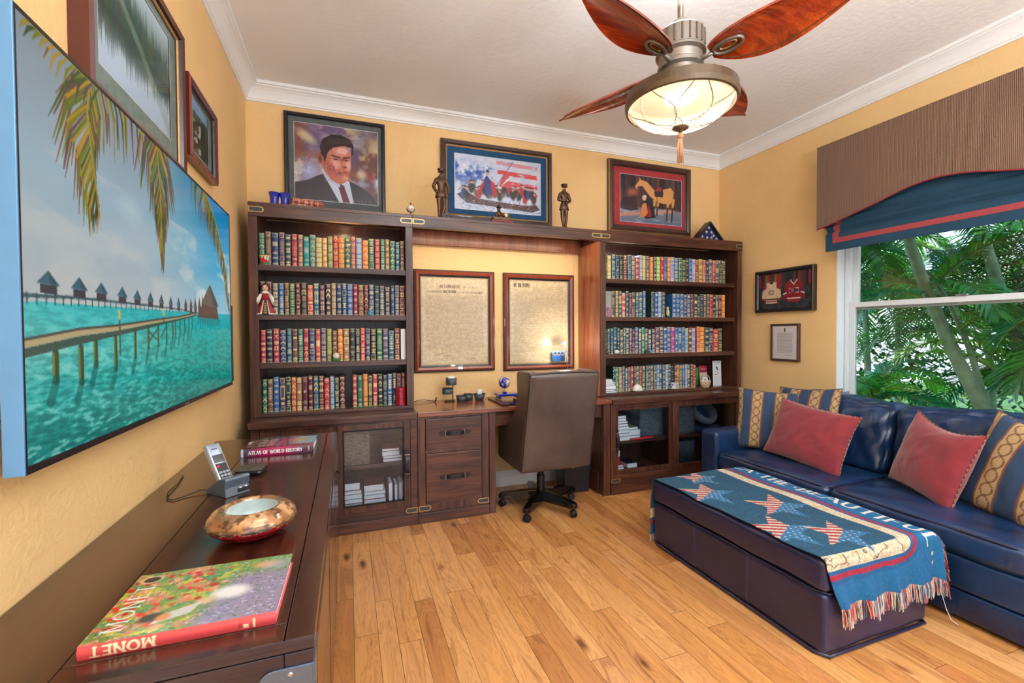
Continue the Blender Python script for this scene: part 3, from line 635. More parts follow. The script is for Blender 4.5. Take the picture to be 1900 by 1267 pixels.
def row(shelf, side, x0, x1, y, codes, hh=.218, seed=0, gaps=(), jit=.004, i0=0, tot=None):
    rg = random.Random(seed); codes = codes.split(); n = len([c for c in codes if c != '--']); ws = [(.034 if c != '--' else .05)*rg.uniform(.86, 1.16) for c in codes]
    k = (x1-x0)/sum(ws); x = x0; i = 0; z = SH[shelf]+.0004
    for c, w in zip(codes, ws):
        w *= k
        if c != '--':
            h = hh*rg.choice([.93, .96, .98, .99, 1, 1, 1.015]); 
            pos = ordn(i+i0, tot or n); lab = f"{PAL[c][3]} gilt leather book, {pos} on the {side} bookcase's {SHN[shelf]} shelf"
            make_book(x+.0013, y+rg.uniform(0, jit), z, w-.0026, h, rg.uniform(.15, .17), c, lab, f"leather-bound books on the {SHN[shelf]} shelf of the {side} bookcase", rg)
            i += 1
        x += w
row(3, 'left', -.541, .384, 3.312, 'gr br nv pu sl cr rb te sg cn cg ol rd or gr rr lv or gr rd gr tn gr tb br', .216, 11)
row(2, 'left', -.541, .384, 3.312, 'bk mr gy bl br gr mr bk co tb mr bk tn nv nv bl cr br mr nv sl gy bk nv gy mr', .214, 12)
row(1, 'left', -.541, .345, 3.312, 'cr bk cr nv tb br gr cr nv co pu ol br or tn bk dg rd nv bk gr pu tb mr', .222, 13)
row(0, 'left', -.541, .384, 3.345, 'gr br bl pu dg co tn mr mr tb mr rd lb dg mr -- rr gr or sl rr bk sl bl bk mr mr', .226, 14, jit=.012)
row(3, 'right', 2.020, 3.335, 3.312, 'sl cn tb nv dg mr tb gy rr lv cn gy or sl lm rd bl or lv bl gr dg bk bl lv cr ol co nv gy rd gy bk sl', .214, 21)
row(2, 'right', 2.095, 2.648, 3.312, 'sl tn tb co tb mr pu tb tb bl -- sl bl lv sl', .222, 22, tot=30)
row(2, 'right', 2.725, 3.33, 3.312, 'bl bl bl pu bl mr sl sl sl bk gy rd bk gy mr or', .212, 23, i0=14, tot=30)
row(1, 'right', 2.020, 2.50, 3.312, 'bk sl tb tb sl gy sl tb pu mr bl pu te sl tb', .222, 24, tot=33)
row(1, 'right', 2.505, 2.985, 3.312, 'pu pu pu bl bl mg bl bl bl lb br lv', .226, 25, i0=15, tot=33)
row(1, 'right', 3.03, 3.30, 3.312, 'or sl nv rd sl', .222, 26, i0=28, tot=33)
row(0, 'right', 2.13, 3.02, 3.345, 'dg te tn bl gy gy rr bk tb cr gr gy gy gy gy lb bl gy lb gy bk gy co sg bl lv gy sl rd', .216, 27, jit=.01)
# red book seen half from its side on the third shelf of the right bookcase
rgx = random.Random(5)
o = make_book(2.990, 3.302, SH[1], .036, .232, .15, 'co', 'orange-red book with its red cover turned towards the room, right bookcase third shelf', None, rgx, turn=-9)
# light folder at the end of left third shelf
tag(obj('document_folder', bx(.35, .382, 3.30, 3.5, SH[1], SH[1]+.218), 'paper', bevel=.001), 'pale folder closing the third shelf row of the left bookcase', 'folder')
cvb = Cv(.066, .215, 24, 62, (146, 154, 148)); cvb.poly([(0, 0), (.066, 0), (.066, .085), (0, .07)], (176, 120, 130)); n_ = vn(cvb.X*220, cvb.Y*220, 4)
cvb.mix((slice(None), slice(None)), ((n_ > .55) & (cvb.Y < .08))*.8, (70, 60, 130)); cvb.text('CALDER', .006, .185, .012, (90, 96, 100), L=.054)
pb = MB(); sheet(cvb, lambda U, V: (2.022+U*.066, 3.298+0*U, SH[2]+V*.215), pb); pb.box(2.022, 2.088, 3.2985, 3.318, SH[2], SH[2]+.215, 1)
tag(obj('paperback_book', pb, ['vcs', 'cream']), 'grey paperback with its cover facing out at the left end of a bookcase shelf', 'book')
# flat stack at left of right bookcase, bottom shelf
zz = SH[0]+.0005
for i, (w, h, c) in enumerate([(.118, .014, (52, 60, 58)), (.104, .016, (60, 82, 84)), (.112, .030, (148, 160, 168)), (.100, .016, (132, 146, 160)), (.094, .013, (168, 178, 186)), (.082, .014, (150, 164, 176)), (.076, .012, (176, 182, 190))]):
    mb = MB(); b = tuple(lin(np.array(c)/255)); mb.box(0, w, 0, .13, 0, .002, 0, b).box(0, w, 0, .13, h-.002, h, 0, b).box(.002, w-.002, .002, .128, .002, h-.002, 1)
    o = obj('book', mb, ['vcs', 'paper'], local=True); o.location = (2.02+.002, 3.30, zz); zz += h+.0004
    tag(o, f"grey book lying flat, {['lowest', 'second from the bottom', 'thick middle-lower one', 'fourth from the bottom', 'fifth from the bottom', 'second from the top', 'topmost'][i]} of the stack in the right bookcase", 'book', 'flat stack of small books in the right bookcase')

# ------------------------------------------------------------------ little things on the shelves
def mk(name, label, cat, c): return thing(name, label, cat, c)
P_ = lambda n, c, r=.4, me=0, **k: M.setdefault(n, plain(n, rgb(*c), r, me, **k))
P_('china', (226, 224, 214), .2, coat=.4); P_('red_velvet', (150, 26, 40), .7); P_('skin', (222, 178, 156), .5); P_('hair_brown', (86, 54, 34), .7); P_('deep_red', (158, 16, 44), .25, coat=.4)
P_('yellowish', (206, 190, 110), .4); P_('flower_red', (206, 30, 50), .5); P_('leaf_green', (40, 130, 60), .5); P_('cobalt', (20, 40, 168), .12, coat=.6); P_('wick_tan', (186, 160, 116), .6, bumps=.6); P_('sky_blue', (60, 150, 200), .4)
# flower pot
x, y, z = -.502, 3.288, SH[3]; t = mk('flower_pot', 'small striped pot with red flowers on the top shelf of the left bookcase', 'pot', (x, y, z))
cv = Cv(1, 1, 64, 14, (226, 220, 190)); cv.mix((slice(None), slice(None)), (((cv.X*10) % 1) < .4)*1., (90, 70, 60)); cv.mix((slice(None), slice(None)), (cv.Y > .86)*1., (206, 190, 110))
r0 = .022
def potf(U, V): r = .019+.018*V**1.5; return x+r*np.cos(U*2*PI), y+.012*0+r*.5*np.sin(U*2*PI), z+V*.062
obj('pot_body', sheet(cv, potf), 'vcs', t, smooth=True)
mb = MB()
for i, (dx, dz) in enumerate([(-.018, .03), (-.008, .036), (-.012, .02), (.004, .026), (.012, .022), (-.002, .016)]): mb.sphere((x+dx, y-.018, z+dz), .0085, n=8)
obj('red_flowers', mb, 'flower_red', t, smooth=True); mb = MB()
for dx, dz in [(-.004, .008), (.008, .01), (.02, .012)]: mb.sphere((x+dx, y-.018, z+dz), .008, n=8, sc=(1.3, .7, .8))
obj('leaves', mb, 'leaf_green', t, smooth=True)
# doll
x, y, z = -.502, 3.283, SH[2]; t = mk('doll', 'porcelain doll in a red velvet dress on the left bookcase, second shelf', 'doll', (x, y, z))
cv = Cv(1, 1, 72, 40, (150, 26, 40)); cv.mix((slice(None), slice(None)), (cv.Y < .06)*1., (232, 228, 220))
for c_, col in ((.0, (30, 26, 30)),): cv.mix((slice(None), slice(None)), (np.abs(cv.X-.75) < .055)*1., col)
cv.mix((slice(None), slice(None)), ((np.abs(cv.X-.75) > .055) & (np.abs(cv.X-.75) < .075))*1., (232, 228, 220))
for k in range(6): cv.ell(.75, .1+.12*k, .03, .03, (214, 170, 60))
def skf(U, V): r = .046*(1-V)**.8+.014; return x+r*np.cos(U*2*PI), y+r*.38*np.sin(U*2*PI), z+V*.10
obj('dress', sheet(cv, skf), 'vc', t, smooth=True)
obj('bodice', MB().sphere((x, y, z+.115), .026, n=14, sc=(1.1, .6, 1)), 'red_velvet', t, smooth=True)
obj('collar', MB().lathe([(.008, .02), (.02, .006), (.027, -.004)], (x, y, z+.138), 16, sy=.7), 'china', t, smooth=True)
for s_ in (-1, 1):
    a = obj('sleeve', MB().tube([(x+s_*.022, y, z+.13), (x+s_*.04, y-.004, z+.10), (x+s_*.042, y-.012, z+.075)], [.011, .014, .009], 8), 'china', t, smooth=True)
    obj('hand', MB().sphere((x+s_*.042, y-.014, z+.068), .006, n=8), 'skin', a, smooth=True)
hd = obj('head', MB().sphere((x, y, z+.172), .021, n=16, sc=(.92, .85, 1.08)), 'skin', t, smooth=True)
fc = MB()
for s_ in (-1, 1): fc.sphere((x+s_*.007, y-.0165, z+.174), .0024, n=8)
obj('eyes', fc, 'black', hd); obj('lips', MB().sphere((x, y-.0178, z+.162), .0025, n=8, sc=(1.4, .6, .7)), 'flower_red', hd)
obj('hair', MB().sphere((x, y+.006, z+.177), .0245, n=14, sc=(1.08, .85, 1.0)).sphere((x-.018, y+.002, z+.16), .010, n=8).sphere((x+.018, y+.002, z+.16), .010, n=8), 'hair_brown', t, smooth=True)
# blue bottle, snow globe, red tins, brass opener, wreath
x, y, z = .14, 3.285, SH[2]; t = mk('perfume_bottle', 'tiny pale bottle with blue label on the left bookcase, second shelf', 'bottle', (x, y, z))
obj('bottle_body', MB().lathe([(.012, 0), (.013, .004), (.013, .024), (.006, .03), (.006, .036)], (x, y, z), 16), 'sky_blue', t, smooth=True); obj('stopper', MB().sphere((x, y, z+.042), .007, n=10), 'china', t, smooth=True)
x, y, z = -.082, 3.285, SH[1]; t = mk('snow_globe', 'small snow globe with a green wreath base on the left bookcase', 'snow globe', (x, y, z))
obj('globe_ball', MB().sphere((x, y, z+.036), .022, n=18), 'china', t, smooth=True); mb = MB()
for i in range(14): a = i/14*2*PI; mb.sphere((x+.021*math.cos(a), y+.012*math.sin(a), z+.010), .008, n=6)
obj('wreath_base', mb, 'leaf_green', t); obj('globe_hoop', MB().tube([(x+.03*math.cos(a/10*PI), y, z+.03+.033*math.sin(a/10*PI)) for a in range(-3, 14)], .0025, 6), 'bronze', t)
x, y, z = .345, 3.312, SH[0]; t = mk('round_tin', 'deep red lacquered round box at the right end of the bottom shelf, left bookcase', 'tin box', (x, y, z))
obj('tin_body', MB().lathe([(.034, 0), (.036, .003), (.036, .044), (.034, .047), (.034, .049), (.036, .052), (.036, .094), (.034, .097), (.034, .1), (.036, .103), (.036, .112)], (x, y, z), 28), 'deep_red', t, smooth=False, bevel=.0005)
obj('tin_lid', MB().lathe([(.037, 0), (.037, .012), (.033, .017), (.0, .018)], (x, y, z+.112), 28), 'deep_red', t)
t = mk('letter_opener', 'small brass letter opener lying on the bottom shelf of the left bookcase', 'letter opener', (-.24, 3.30, SH[0]))
obj('blade', MB().prism([(-.285, 3.300), (-.235, 3.292), (-.232, 3.302), (-.28, 3.306)], SH[0], SH[0]+.004), 'brass', t); obj('grip', MB().tube([(-.235, 3.297, SH[0]+.005), (-.19, 3.292, SH[0]+.005)], .004, 8), 'brass', t)
tag(obj('dried_sprig', MB().tube([(-.0, 3.31, SH[0]+.004), (.05, 3.30, SH[0]+.008), (.12, 3.305, SH[0]+.006), (.19, 3.298, SH[0]+.009), (.25, 3.305, SH[0]+.012)], .0025, 6), 'leaf_green', smooth=True), 'thin green sprig lying along the bottom shelf of the left bookcase', 'sprig')
# right bookcase: figurine, rocks, dish, cup and saucer, basket, card
x, y, z = 2.675, 3.31, SH[2]; t = mk('parrot_figurine', 'small yellow and blue parrot figurine in the gap on the right bookcase', 'figurine', (x, y, z))
obj('body', MB().sphere((x, y, z+.04), .02, n=14, sc=(.8, .8, 1.6)).sphere((x-.008, y-.004, z+.082), .014, n=12), 'yellowish', t, smooth=True); obj('tail', MB().tube([(x+.006, y, z+.03), (x+.018, y, z+.008), (x+.022, y, z+.002)], [.01, .006, .003], 8), 'lvb' if 'lvb' in M else 'sky_blue', t, smooth=True)
obj('beak', MB().tube([(x-.016, y-.01, z+.086), (x-.026, y-.016, z+.08)], [.005, .001], 8), 'black', t)
for (x, s, cname, lab) in [(2.035, .016, 'bronze', 'dark small rock at the left end of the third shelf, right bookcase'), (2.13, .020, 'china', 'pale small seashell in front of books on the right bookcase third shelf')]:
    rr_ = random.Random(int(x*100)); mb = MB().sphere((0, 0, 0), s, n=14, sc=(1.3, .8, .85)); mb.v = [tuple(q*(1+.18*math.sin(40*q_ if False else 60*(vx+2*vz))) for q in (vx, vy, vz)) for vx, vy, vz in mb.v for q_ in (0,)]
    o = obj('seashell' if cname == 'china' else 'rock', mb, cname, smooth=True, local=True); o.location = (x, 3.288, SH[1]+s*.83); tag(o, lab, 'seashell' if cname == 'china' else 'rock')
for x, cname, lab in [(2.43, 'bronze', 'small copper thimble cup in front of books, right bookcase'), (2.475, 'sky_blue', 'small blue and white trinket cup in front of books, right bookcase')]:
    tag(obj('trinket_cup', MB().lathe([(.010, 0), (.012, .002), (.014, .026), (.012, .026), (.010, .004), (0, .004)], (x, 3.287, SH[1]), 18), cname, smooth=True), lab, 'cup')
x, y, z = 2.355, 3.31, SH[0]; t = mk('covered_dish', 'white domed covered dish on the bottom shelf of the right bookcase', 'dish', (x, y, z))
obj('dish_plate', MB().lathe([(.03, 0), (.052, .006), (.058, .012), (.056, .014), (.03, .006), (0, .006)], (x, y, z), 32, sy=.75), 'china', t, smooth=True)
obj('dome', MB().lathe([(.046, .012), (.044, .03), (.034, .048), (.016, .060), (.004, .062), (.004, .066), (0, .067)], (x, y, z), 32, sy=.75), 'china', t, smooth=True)
x, y, z = 2.745, 3.31, SH[0]; sc_ = MB().lathe([(.028, 0), (.044, .005), (.060, .012), (.059, .014), (.03, .007), (0, .006)], (x, y, z), 32, sy=.75)
tag(obj('saucer', sc_, 'china', smooth=True), 'white saucer under the patterned teacup on the right bookcase', 'saucer')
cv = Cv(1, 1, 72, 24, (222, 228, 232)); cv.mix((slice(None), slice(None)), (vn(cv.X*26, cv.Y*7, 5) > .56)*.85, (44, 70, 130)); t = mk('teacup', 'blue and white patterned teacup on a saucer, right bookcase bottom shelf', 'cup', (x, y, z+.0075))
def cupf(U, V): r = .020+.018*np.sqrt(V); return x+r*np.cos(U*2*PI), y+r*.8*np.sin(U*2*PI), z+.0075+V*.048
obj('cup_body', sheet(cv, cupf), 'vcs', t, smooth=True, solid=.002); obj('handle', MB().tube([(x+.034+.016*math.sin(a), y, z+.03+.014*math.cos(a)) for a in np.linspace(0, PI, 9)], .0028, 8), 'china', t, smooth=True)
x, y, z = 3.105, 3.315, SH[0]; t = mk('wicker_basket', 'tiny pale wicker basket with a tall hoop handle on the right bookcase', 'basket', (x, y, z))
cv = Cv(1, 1, 96, 28, (206, 186, 146)); cv.mix((slice(None), slice(None)), ((np.sin(cv.X*PI*60)*np.sin(cv.Y*PI*12)) > .1)*.6, (120, 92, 60))
def bkf(U, V): r = .034+.020*np.sin(V*PI*.62); return x+r*np.cos(U*2*PI), y+r*.6*np.sin(U*2*PI), z+V*.058
obj('basket_body', sheet(cv, bkf), 'vc', t, smooth=True, solid=.002)
obj('hoop_handle', MB().tube([(x+.052*math.cos(a), y, z+.056+.062*math.sin(a)) for a in np.linspace(0, PI, 16)], .0035, 8), 'wick_tan', t, smooth=True)
mb = MB()
for i in range(26): a = i/26*2*PI; mb.sphere((x+.05*math.cos(a), y+.030*math.sin(a), z+.058), .0055, n=6)
obj('rim_braid', mb, 'china', t); obj('bottom_disc', MB().lathe([(.034, 0), (.034, .003), (0, .003)], (x, y, z), 24, sy=.6), 'wick_tan', t)
def card(name, w, h, x, y, z, cv, lab, cat, rz=0, tilt=0):
    mb = MB(); sheet(cv, lambda U, V: ((U-.5)*w, 0*U, V*h), mb); mb.box(-w/2, w/2, .0006, .003, 0, h, 1)
    o = obj(name, mb, ['vcs', 'paper'], local=True); o.location = (x, y, z); o.rotation_euler = (tilt, 0, rz); return tag(o, lab, cat)
cv = Cv(.10, .235, 50, 116, (206, 216, 222)); cv.poly([(.008, .222), (.09, .222), (.09, .229), (.008, .229)], (60, 80, 90)); cv.ell(.05, .165, .009, .024, (40, 60, 70), .6); cv.line((.03, .20), (.08, .215), .003, (60, 70, 70)); cv.line((.03, .14), (.07, .12), .003, (60, 70, 70)); cv.line((.025, .105), (.06, .112), .006, (190, 50, 60))
for k in range(6): cv.line((.014, .085-.01*k), (.085, .085-.01*k), .0014, (150, 160, 165))
card('greeting_card', .10, .235, 3.29, 3.36, SH[0]+.001, cv, 'white bird-print card standing at the right end of the bottom shelf', 'card', tilt=-.04)
cv = Cv(.09, .06, 30, 20, (150, 24, 60)); cv.line((.02, .035), (.07, .035), .005, (230, 200, 205)); card('name_card', .09, .06, 3.17, 3.40, SH[0]+.14, cv, 'crimson card tucked above the tiny basket on the right bookcase', 'card', tilt=-.1)
bpy.data.objects['name_card'].location.z = SH[0]+.003
cv = Cv(.09, .19, 30, 64, (150, 24, 60)); cv.poly([(0, 0), (.09, 0), (.09, .125), (0, .125)], (186, 176, 160)); cv.line((.02, .16), (.07, .16), .005, (230, 200, 205))
bpy.data.objects.remove(bpy.data.objects['name_card']); card('name_card', .09, .19, 3.17, 3.40, SH[0]+.001, cv, 'crimson topped card standing behind the tiny basket on the right bookcase', 'card', tilt=-.1)
cv = Cv(.07, .045, 30, 20, (216, 216, 214)); cv.line((.02, .02), (.05, .028), .004, (60, 60, 60)); cv.line((.03, .03), (.045, .012), .004, (60, 60, 60)); o = card('gift_tag', .06, .05, 3.105, 3.311, SH[0]+.045, cv, 'white tag with dark marks inside the tiny wicker basket', 'tag', tilt=-.25)
tag(obj('green_box', bx(3.055, 3.12, 3.42, 3.5, SH[0]+.001, SH[0]+.175), 'leaf_green', bevel=.002), 'green box behind the tiny basket on the right bookcase', 'box')

# ------------------------------------------------------------------ inside the base cabinets
m, nt, p = newmat('wicker_weave'); br = node(nt, 'ShaderNodeTexBrick'); br.inputs['Scale'].default_value = 26; br.inputs['Mortar Size'].default_value = .025; br.inputs['Color1'].default_value = (*rgb(150, 132, 108), 1); br.inputs['Color2'].default_value = (*rgb(118, 102, 84), 1); br.inputs['Mortar'].default_value = (*rgb(40, 34, 30), 1)
tcx = node(nt, 'ShaderNodeTexCoord'); mpx = node(nt, 'ShaderNodeMapping'); mpx.inputs['Rotation'].default_value = (PI/2, 0, 0); nt.links.new(tcx.outputs['Object'], mpx.inputs[0]); nt.links.new(mpx.outputs[0], br.inputs['Vector']); nt.links.new(br.outputs['Color'], p.inputs['Base Color']); bump(nt, p, br.outputs['Fac'], -.8, .004); setp(p, rough=.7); M['wicker'] = m
def wbasket(x0, x1, y0, y1, z0, z1, lab, mat='wicker'):
    t = thing('storage_basket', lab, 'basket', ((x0+x1)/2, (y0+y1)/2, z0)); w = .008; mb = MB()
    mb.box(x0, x1, y0, y0+w, z0, z1).box(x0, x1, y1-w, y1, z0, z1).box(x0, x0+w, y0+w, y1-w, z0, z1).box(x1-w, x1, y0+w, y1-w, z0, z1).box(x0+w, x1-w, y0+w, y1-w, z0, z0+w)
    obj('basket_walls', mb, mat, t, bevel=.003); obj('rim', MB().tube([(x0, y0, z1), (x1, y0, z1), (x1, y1, z1), (x0, y1, z1)], .007, 8, closed=True), mat, t)
wbasket(-.045, .125, 3.22, 3.5, .426, .655, 'pale wicker basket behind the glass door of the left base cabinet')
M['wicker2'] = m.copy(); M['wicker2'].node_tree.nodes['Brick Texture'].inputs['Color1'].default_value = (*rgb(96, 110, 122), 1); M['wicker2'].node_tree.nodes['Brick Texture'].inputs['Color2'].default_value = (*rgb(66, 78, 90), 1)
wbasket(2.36, 2.95, 3.28, 3.56, .411, .66, 'wide dark woven basket on the upper shelf behind the right cabinet doors', 'wicker2')
wbasket(2.75, 2.95, 3.28, 3.5, .131, .33, 'dark woven basket low behind the right cabinet door by the sofa', 'wicker2')
def flatstack(x0, y0, z, items, lab, group, covers, rgs=1):
    rg = random.Random(rgs); n = len(items)
    for i, (w, h) in enumerate(items):
        c = covers[i % len(covers)]; b = tuple(lin(np.array(c)/255)); mb = MB(); d = .16; dx = rg.uniform(0, .008)
        mb.box(0, w, 0, d, 0, .0025, 0, b).box(0, w, 0, d, h-.0025, h, 0, b).box(0, w, d-.004, d, .0025, h-.0025, 0, b).box(.003, w-.003, .003, d-.004, .0025, h-.0025, 1)
        o = obj('book', mb, ['vcs', 'paper'], local=True); o.location = (x0+dx, y0, z); z += h+.0005
        pos = 'topmost' if i == n-1 else 'lowest' if i == 0 else ORD[i]+' from the bottom'
        tag(o, lab.format(pos), 'book', group)
W1 = [(170, 60, 60), (60, 70, 90), (200, 200, 196), (120, 60, 50), (40, 44, 52)]
flatstack(.205, 3.22, .426, [(.13, .022), (.13, .02), (.12, .03), (.115, .02)], 'flat book, {} of the stack, upper shelf behind the left glass door', 'books stacked on the upper shelf of the left glass cabinet', W1, 2)
flatstack(-.045, 3.2, .131, [(.12, .04), (.115, .03), (.115, .03), (.11, .028), (.1, .05)], 'flat book, {} of the left stack low behind the left glass door', 'left stack low in the left glass cabinet', W1, 3)
flatstack(.082, 3.2, .131, [(.145, .055), (.14, .03), (.14, .022), (.13, .045)], 'flat book, {} of the middle stack low behind the left glass door', 'middle stack low in the left glass cabinet', W1, 4)
for i, (x, h, w) in enumerate([(.245, .155, .028), (.285, .14, .022), (.315, .15, .026)]):
    mb = MB(); b = tuple(lin(np.array(W1[i])/255)); mb.box(0, .003, 0, .15, 0, h, 0, b).box(w-.003, w, 0, .15, 0, h, 0, b).box(.003, w-.003, .002, .148, .002, h-.004, 1)
    o = obj('book', mb, ['vcs', 'paper'], local=True); o.location = (x, 3.2, .131); tag(o, ['leftmost', 'middle', 'rightmost'][i]+' of three upright books low behind the left glass door', 'book', 'upright books low in the left glass cabinet')
flatstack(2.065, 3.2, .411, [(.135, .035), (.13, .026), (.125, .03), (.125, .024), (.115, .026), (.11, .02), (.105, .024), (.1, .022)], 'flat book, {} of the tall stack on the right cabinet shelf', 'tall stack in the right glass cabinet', [(200, 196, 180), (60, 70, 70), (90, 96, 90)], 5)
flatstack(2.21, 3.24, .411, [(.12, .025), (.12, .05), (.10, .02)], 'flat book, {} of the short stack beside the tall one, right cabinet', 'short stack in the right glass cabinet', [(30, 90, 170), (40, 110, 190), (120, 150, 120)], 6)
tag(obj('red_pen_case', MB().tube([(2.20, 3.18, .421), (2.42, 3.19, .424)], .009, 10), 'flower_red', smooth=True), 'long red tube lying on the shelf behind the right glass door', 'tube')
flatstack(2.065, 3.19, .131, [(.075, .02), (.07, .022), (.07, .022), (.065, .02)], 'small flat book, {} of the low stack in the right cabinet corner', 'low small stack in the right glass cabinet', [(170, 40, 60), (60, 60, 66), (180, 176, 170)], 7)
flatstack(2.17, 3.2, .131, [(.17, .045), (.10, .04)], 'dark flat box book, {} one in the right cabinet bottom', 'dark books on the bottom of the right glass cabinet', [(20, 26, 24), (40, 60, 60)], 8)
t = mk('candy_tin', 'red and white round tins stacked low inside the right cabinet', 'tin', (2.10, 3.24, .217)); obj('red_tin', MB().lathe([(.026, 0), (.028, .004), (.028, .05), (.024, .056)], (2.10, 3.24, .217), 20), 'flower_red', t); obj('white_tin', MB().lathe([(.022, 0), (.028, .01), (.028, .045), (.018, .055), (0, .056)], (2.10, 3.24, .274), 20), 'china', t)
t = mk('speaker_grommet', 'round pale cable grommet on the back inside the right cabinet', 'grommet', (2.42, 3.598, .27)); obj('ring', MB().lathe([(.012, 0), (.03, 0), (.03, .006), (.014, .006)], (2.42, 3.596, .27), 24, axis='y'), 'pewter', t)
M['hatblue'] = plain('blue_felt', rgb(52, 84, 130), .9, var=.2); M['hatgrey'] = plain('grey_felt', rgb(120, 128, 138), .9, var=.2)
t = mk('felt_bowl', 'grey and blue felt round bowl shape on the upper shelf of the right cabinet', 'bowl', (3.12, 3.36, .43))
obj('bowl_rim', MB().lathe([(.07, .03), (.10, .0), (.125, .02), (.13, .05), (.12, .08), (.095, .085), (.08, .06), (.07, .03)], (0, 0, 0), 32, cap=False).xf(Matrix.Translation((3.12, 3.39, .535)) @ Matrix.Rotation(.85, 4, 'X')), 'hatgrey', t, smooth=True)
obj('bowl_lining', MB().lathe([(.0, -.01), (.06, .0), (.085, .05)], (0, 0, 0), 32, cap=False).xf(Matrix.Translation((3.12, 3.39, .535)) @ Matrix.Rotation(.85, 4, 'X')), 'hatblue', t, smooth=True)
tag(obj('folded_blanket', MB().rbox(2.98, 3.30, 3.22, 3.5, .411, .428, .008, 8), 'hatblue', smooth=True), 'dark blue folded cloth under the felt bowl in the right cabinet', 'cloth')
# ================================================================== pictures
P_('frame_black', (28, 27, 32), .3, coat=.3); P_('frame_dark', (70, 44, 34), .35, coat=.3); P_('frame_cherry', (140, 62, 40), .25, coat=.5); P_('frame_maroon', (84, 34, 30), .3, coat=.4); P_('gilt', (196, 150, 92), .4, .4)
P_('mat_grey', (92, 98, 100), .8); P_('mat_blue', (26, 76, 118), .8); P_('mat_red', (168, 56, 60), .8); P_('mat_green', (120, 140, 138), .8); P_('mat_white', (216, 220, 224), .8)
def picture(name, label, cat, group, loc, rz, W_, H_, prof, fm, print_rect, cv, mat=None, glass=True, lip=None):
    """framed picture; local x right, z up, front towards -y; prof = [(inset, depth)], fm = material per segment; loc = lower left corner on the wall"""
    t = thing(name, label, cat, loc, rz, group); mb = MB(); mats = []
    for k in range(len(prof)-1):
        (a, d), (a2, d2) = prof[k], prof[k+1]
        if fm[k] not in mats: mats.append(fm[k])
        q = [(a, -d, a), (W_-a, -d, a), (W_-a, -d, H_-a), (a, -d, H_-a)]; q2 = [(a2, -d2, a2), (W_-a2, -d2, a2), (W_-a2, -d2, H_-a2), (a2, -d2, H_-a2)]
        mb.add(q+q2, [(i, (i+1) % 4, (i+1) % 4+4, i+4) for i in range(4)], mats.index(fm[k]))
    obj('frame', mb, mats, t, local=True)
    ins, dep = prof[-1]; x0, z0, x1, z1 = print_rect
    if mat:
        b = MB().add([(ins, -dep+.002, ins), (W_-ins, -dep+.002, ins), (W_-ins, -dep+.002, H_-ins), (ins, -dep+.002, H_-ins), (x0, -dep+.002, z0), (x1, -dep+.002, z0), (x1, -dep+.002, z1), (x0, -dep+.002, z1)], [(i, (i+1) % 4, (i+1) % 4+4, i+4) for i in range(4)])
        obj('mat_board', b, mat, t, local=True)
        if lip:
            g = .003; b = MB().add([(x0-g, -dep+.001, z0-g), (x1+g, -dep+.001, z0-g), (x1+g, -dep+.001, z1+g), (x0-g, -dep+.001, z1+g), (x0, -dep+.001, z0), (x1, -dep+.001, z0), (x1, -dep+.001, z1), (x0, -dep+.001, z1)], [(i, (i+1) % 4, (i+1) % 4+4, i+4) for i in range(4)])
            obj('mat_bevel', b, lip, t, local=True)
    mb = MB(); sheet(cv, lambda U, V: (x0+U*(x1-x0), -dep+.004+0*U, z0+V*(z1-z0)), mb); obj('print', mb, 'vcs', t, local=True)
    if glass: obj('glass', MB().add([(ins, -dep-.001, ins), (W_-ins, -dep-.001, ins), (W_-ins, -dep-.001, H_-ins), (ins, -dep-.001, H_-ins)], [(0, 1, 2, 3)]), 'pglass', t, local=True)
    return t
FLAT = [(0, 0), (0, .03), (.006, .034), (.022, .034), (.024, .026), (.028, .022)]
# --- generic painted portrait of a man in a dark suit
cv = Cv(.575, .53, 190, 175); X, Y = cv.X, cv.Y
a = fbm(X*7, Y*7, 3); b = fbm(X*5+9, Y*5, 8); c = fbm(X*11+4, Y*9, 21)
cv.C = C8(104, 86, 120)*np.ones_like(cv.C); cv.mix((slice(None),)*2, np.clip((a-.45)*5, 0, 1), (170, 150, 170)); cv.mix((slice(None),)*2, np.clip((b-.5)*6, 0, 1), (128, 78, 66)); cv.mix((slice(None),)*2, np.clip((c-.56)*8, 0, 1), (206, 184, 140)); cv.mix((slice(None),)*2, np.clip((a-.62)*8, 0, 1), (196, 206, 226))
cv.mix((slice(None),)*2, np.clip((X-.34)*5, 0, .75)*np.clip(1.4-b*1.6, 0, 1), (46, 36, 62)); cv.mix((slice(None),)*2, np.clip(1-np.hypot((X-.10)/.16, (Y-.2)/.14), 0, 1)*1., (168, 178, 226))
for _ in range(260):
    q = RNG.random(7); cv.line((q[0]*.57, q[1]*.53), (q[0]*.57+(q[2]-.5)*.07, q[1]*.53+(q[3]-.3)*.05), .006, tuple(cv.C[int(q[1]*174), int(q[0]*189)]*255*(.75+.5*q[4])), a=.7)
cv.ell(.08, .44, .07, .03, (212, 200, 160), -.6, .5, .8); cv.ell(.46, .21, .035, .03, (216, 196, 160), 0, .5, .8); cv.ell(.52, .20, .02, .03, (170, 50, 60), .5, .6, .7)
suit = (50, 46, 56)
cv.poly([(.0, .0), (.0, .115), (.08, .135), (.19, .195), (.30, .05), (.30, 0)], suit); cv.poly([(.27, 0), (.36, .16), (.44, .13), (.53, .07), (.575, .0)], suit)
cv.poly([(.185, .20), (.30, 0), (.40, 0), (.37, .155), (.30, .17), (.235, .16)], (196, 206, 224)); cv.poly([(.295, .105), (.335, .112), (.375, 0), (.325, 0)], (96, 26, 48)); cv.poly([(.29, .115), (.315, .13), (.338, .115), (.33, .09), (.3, .09)], (84, 24, 44))
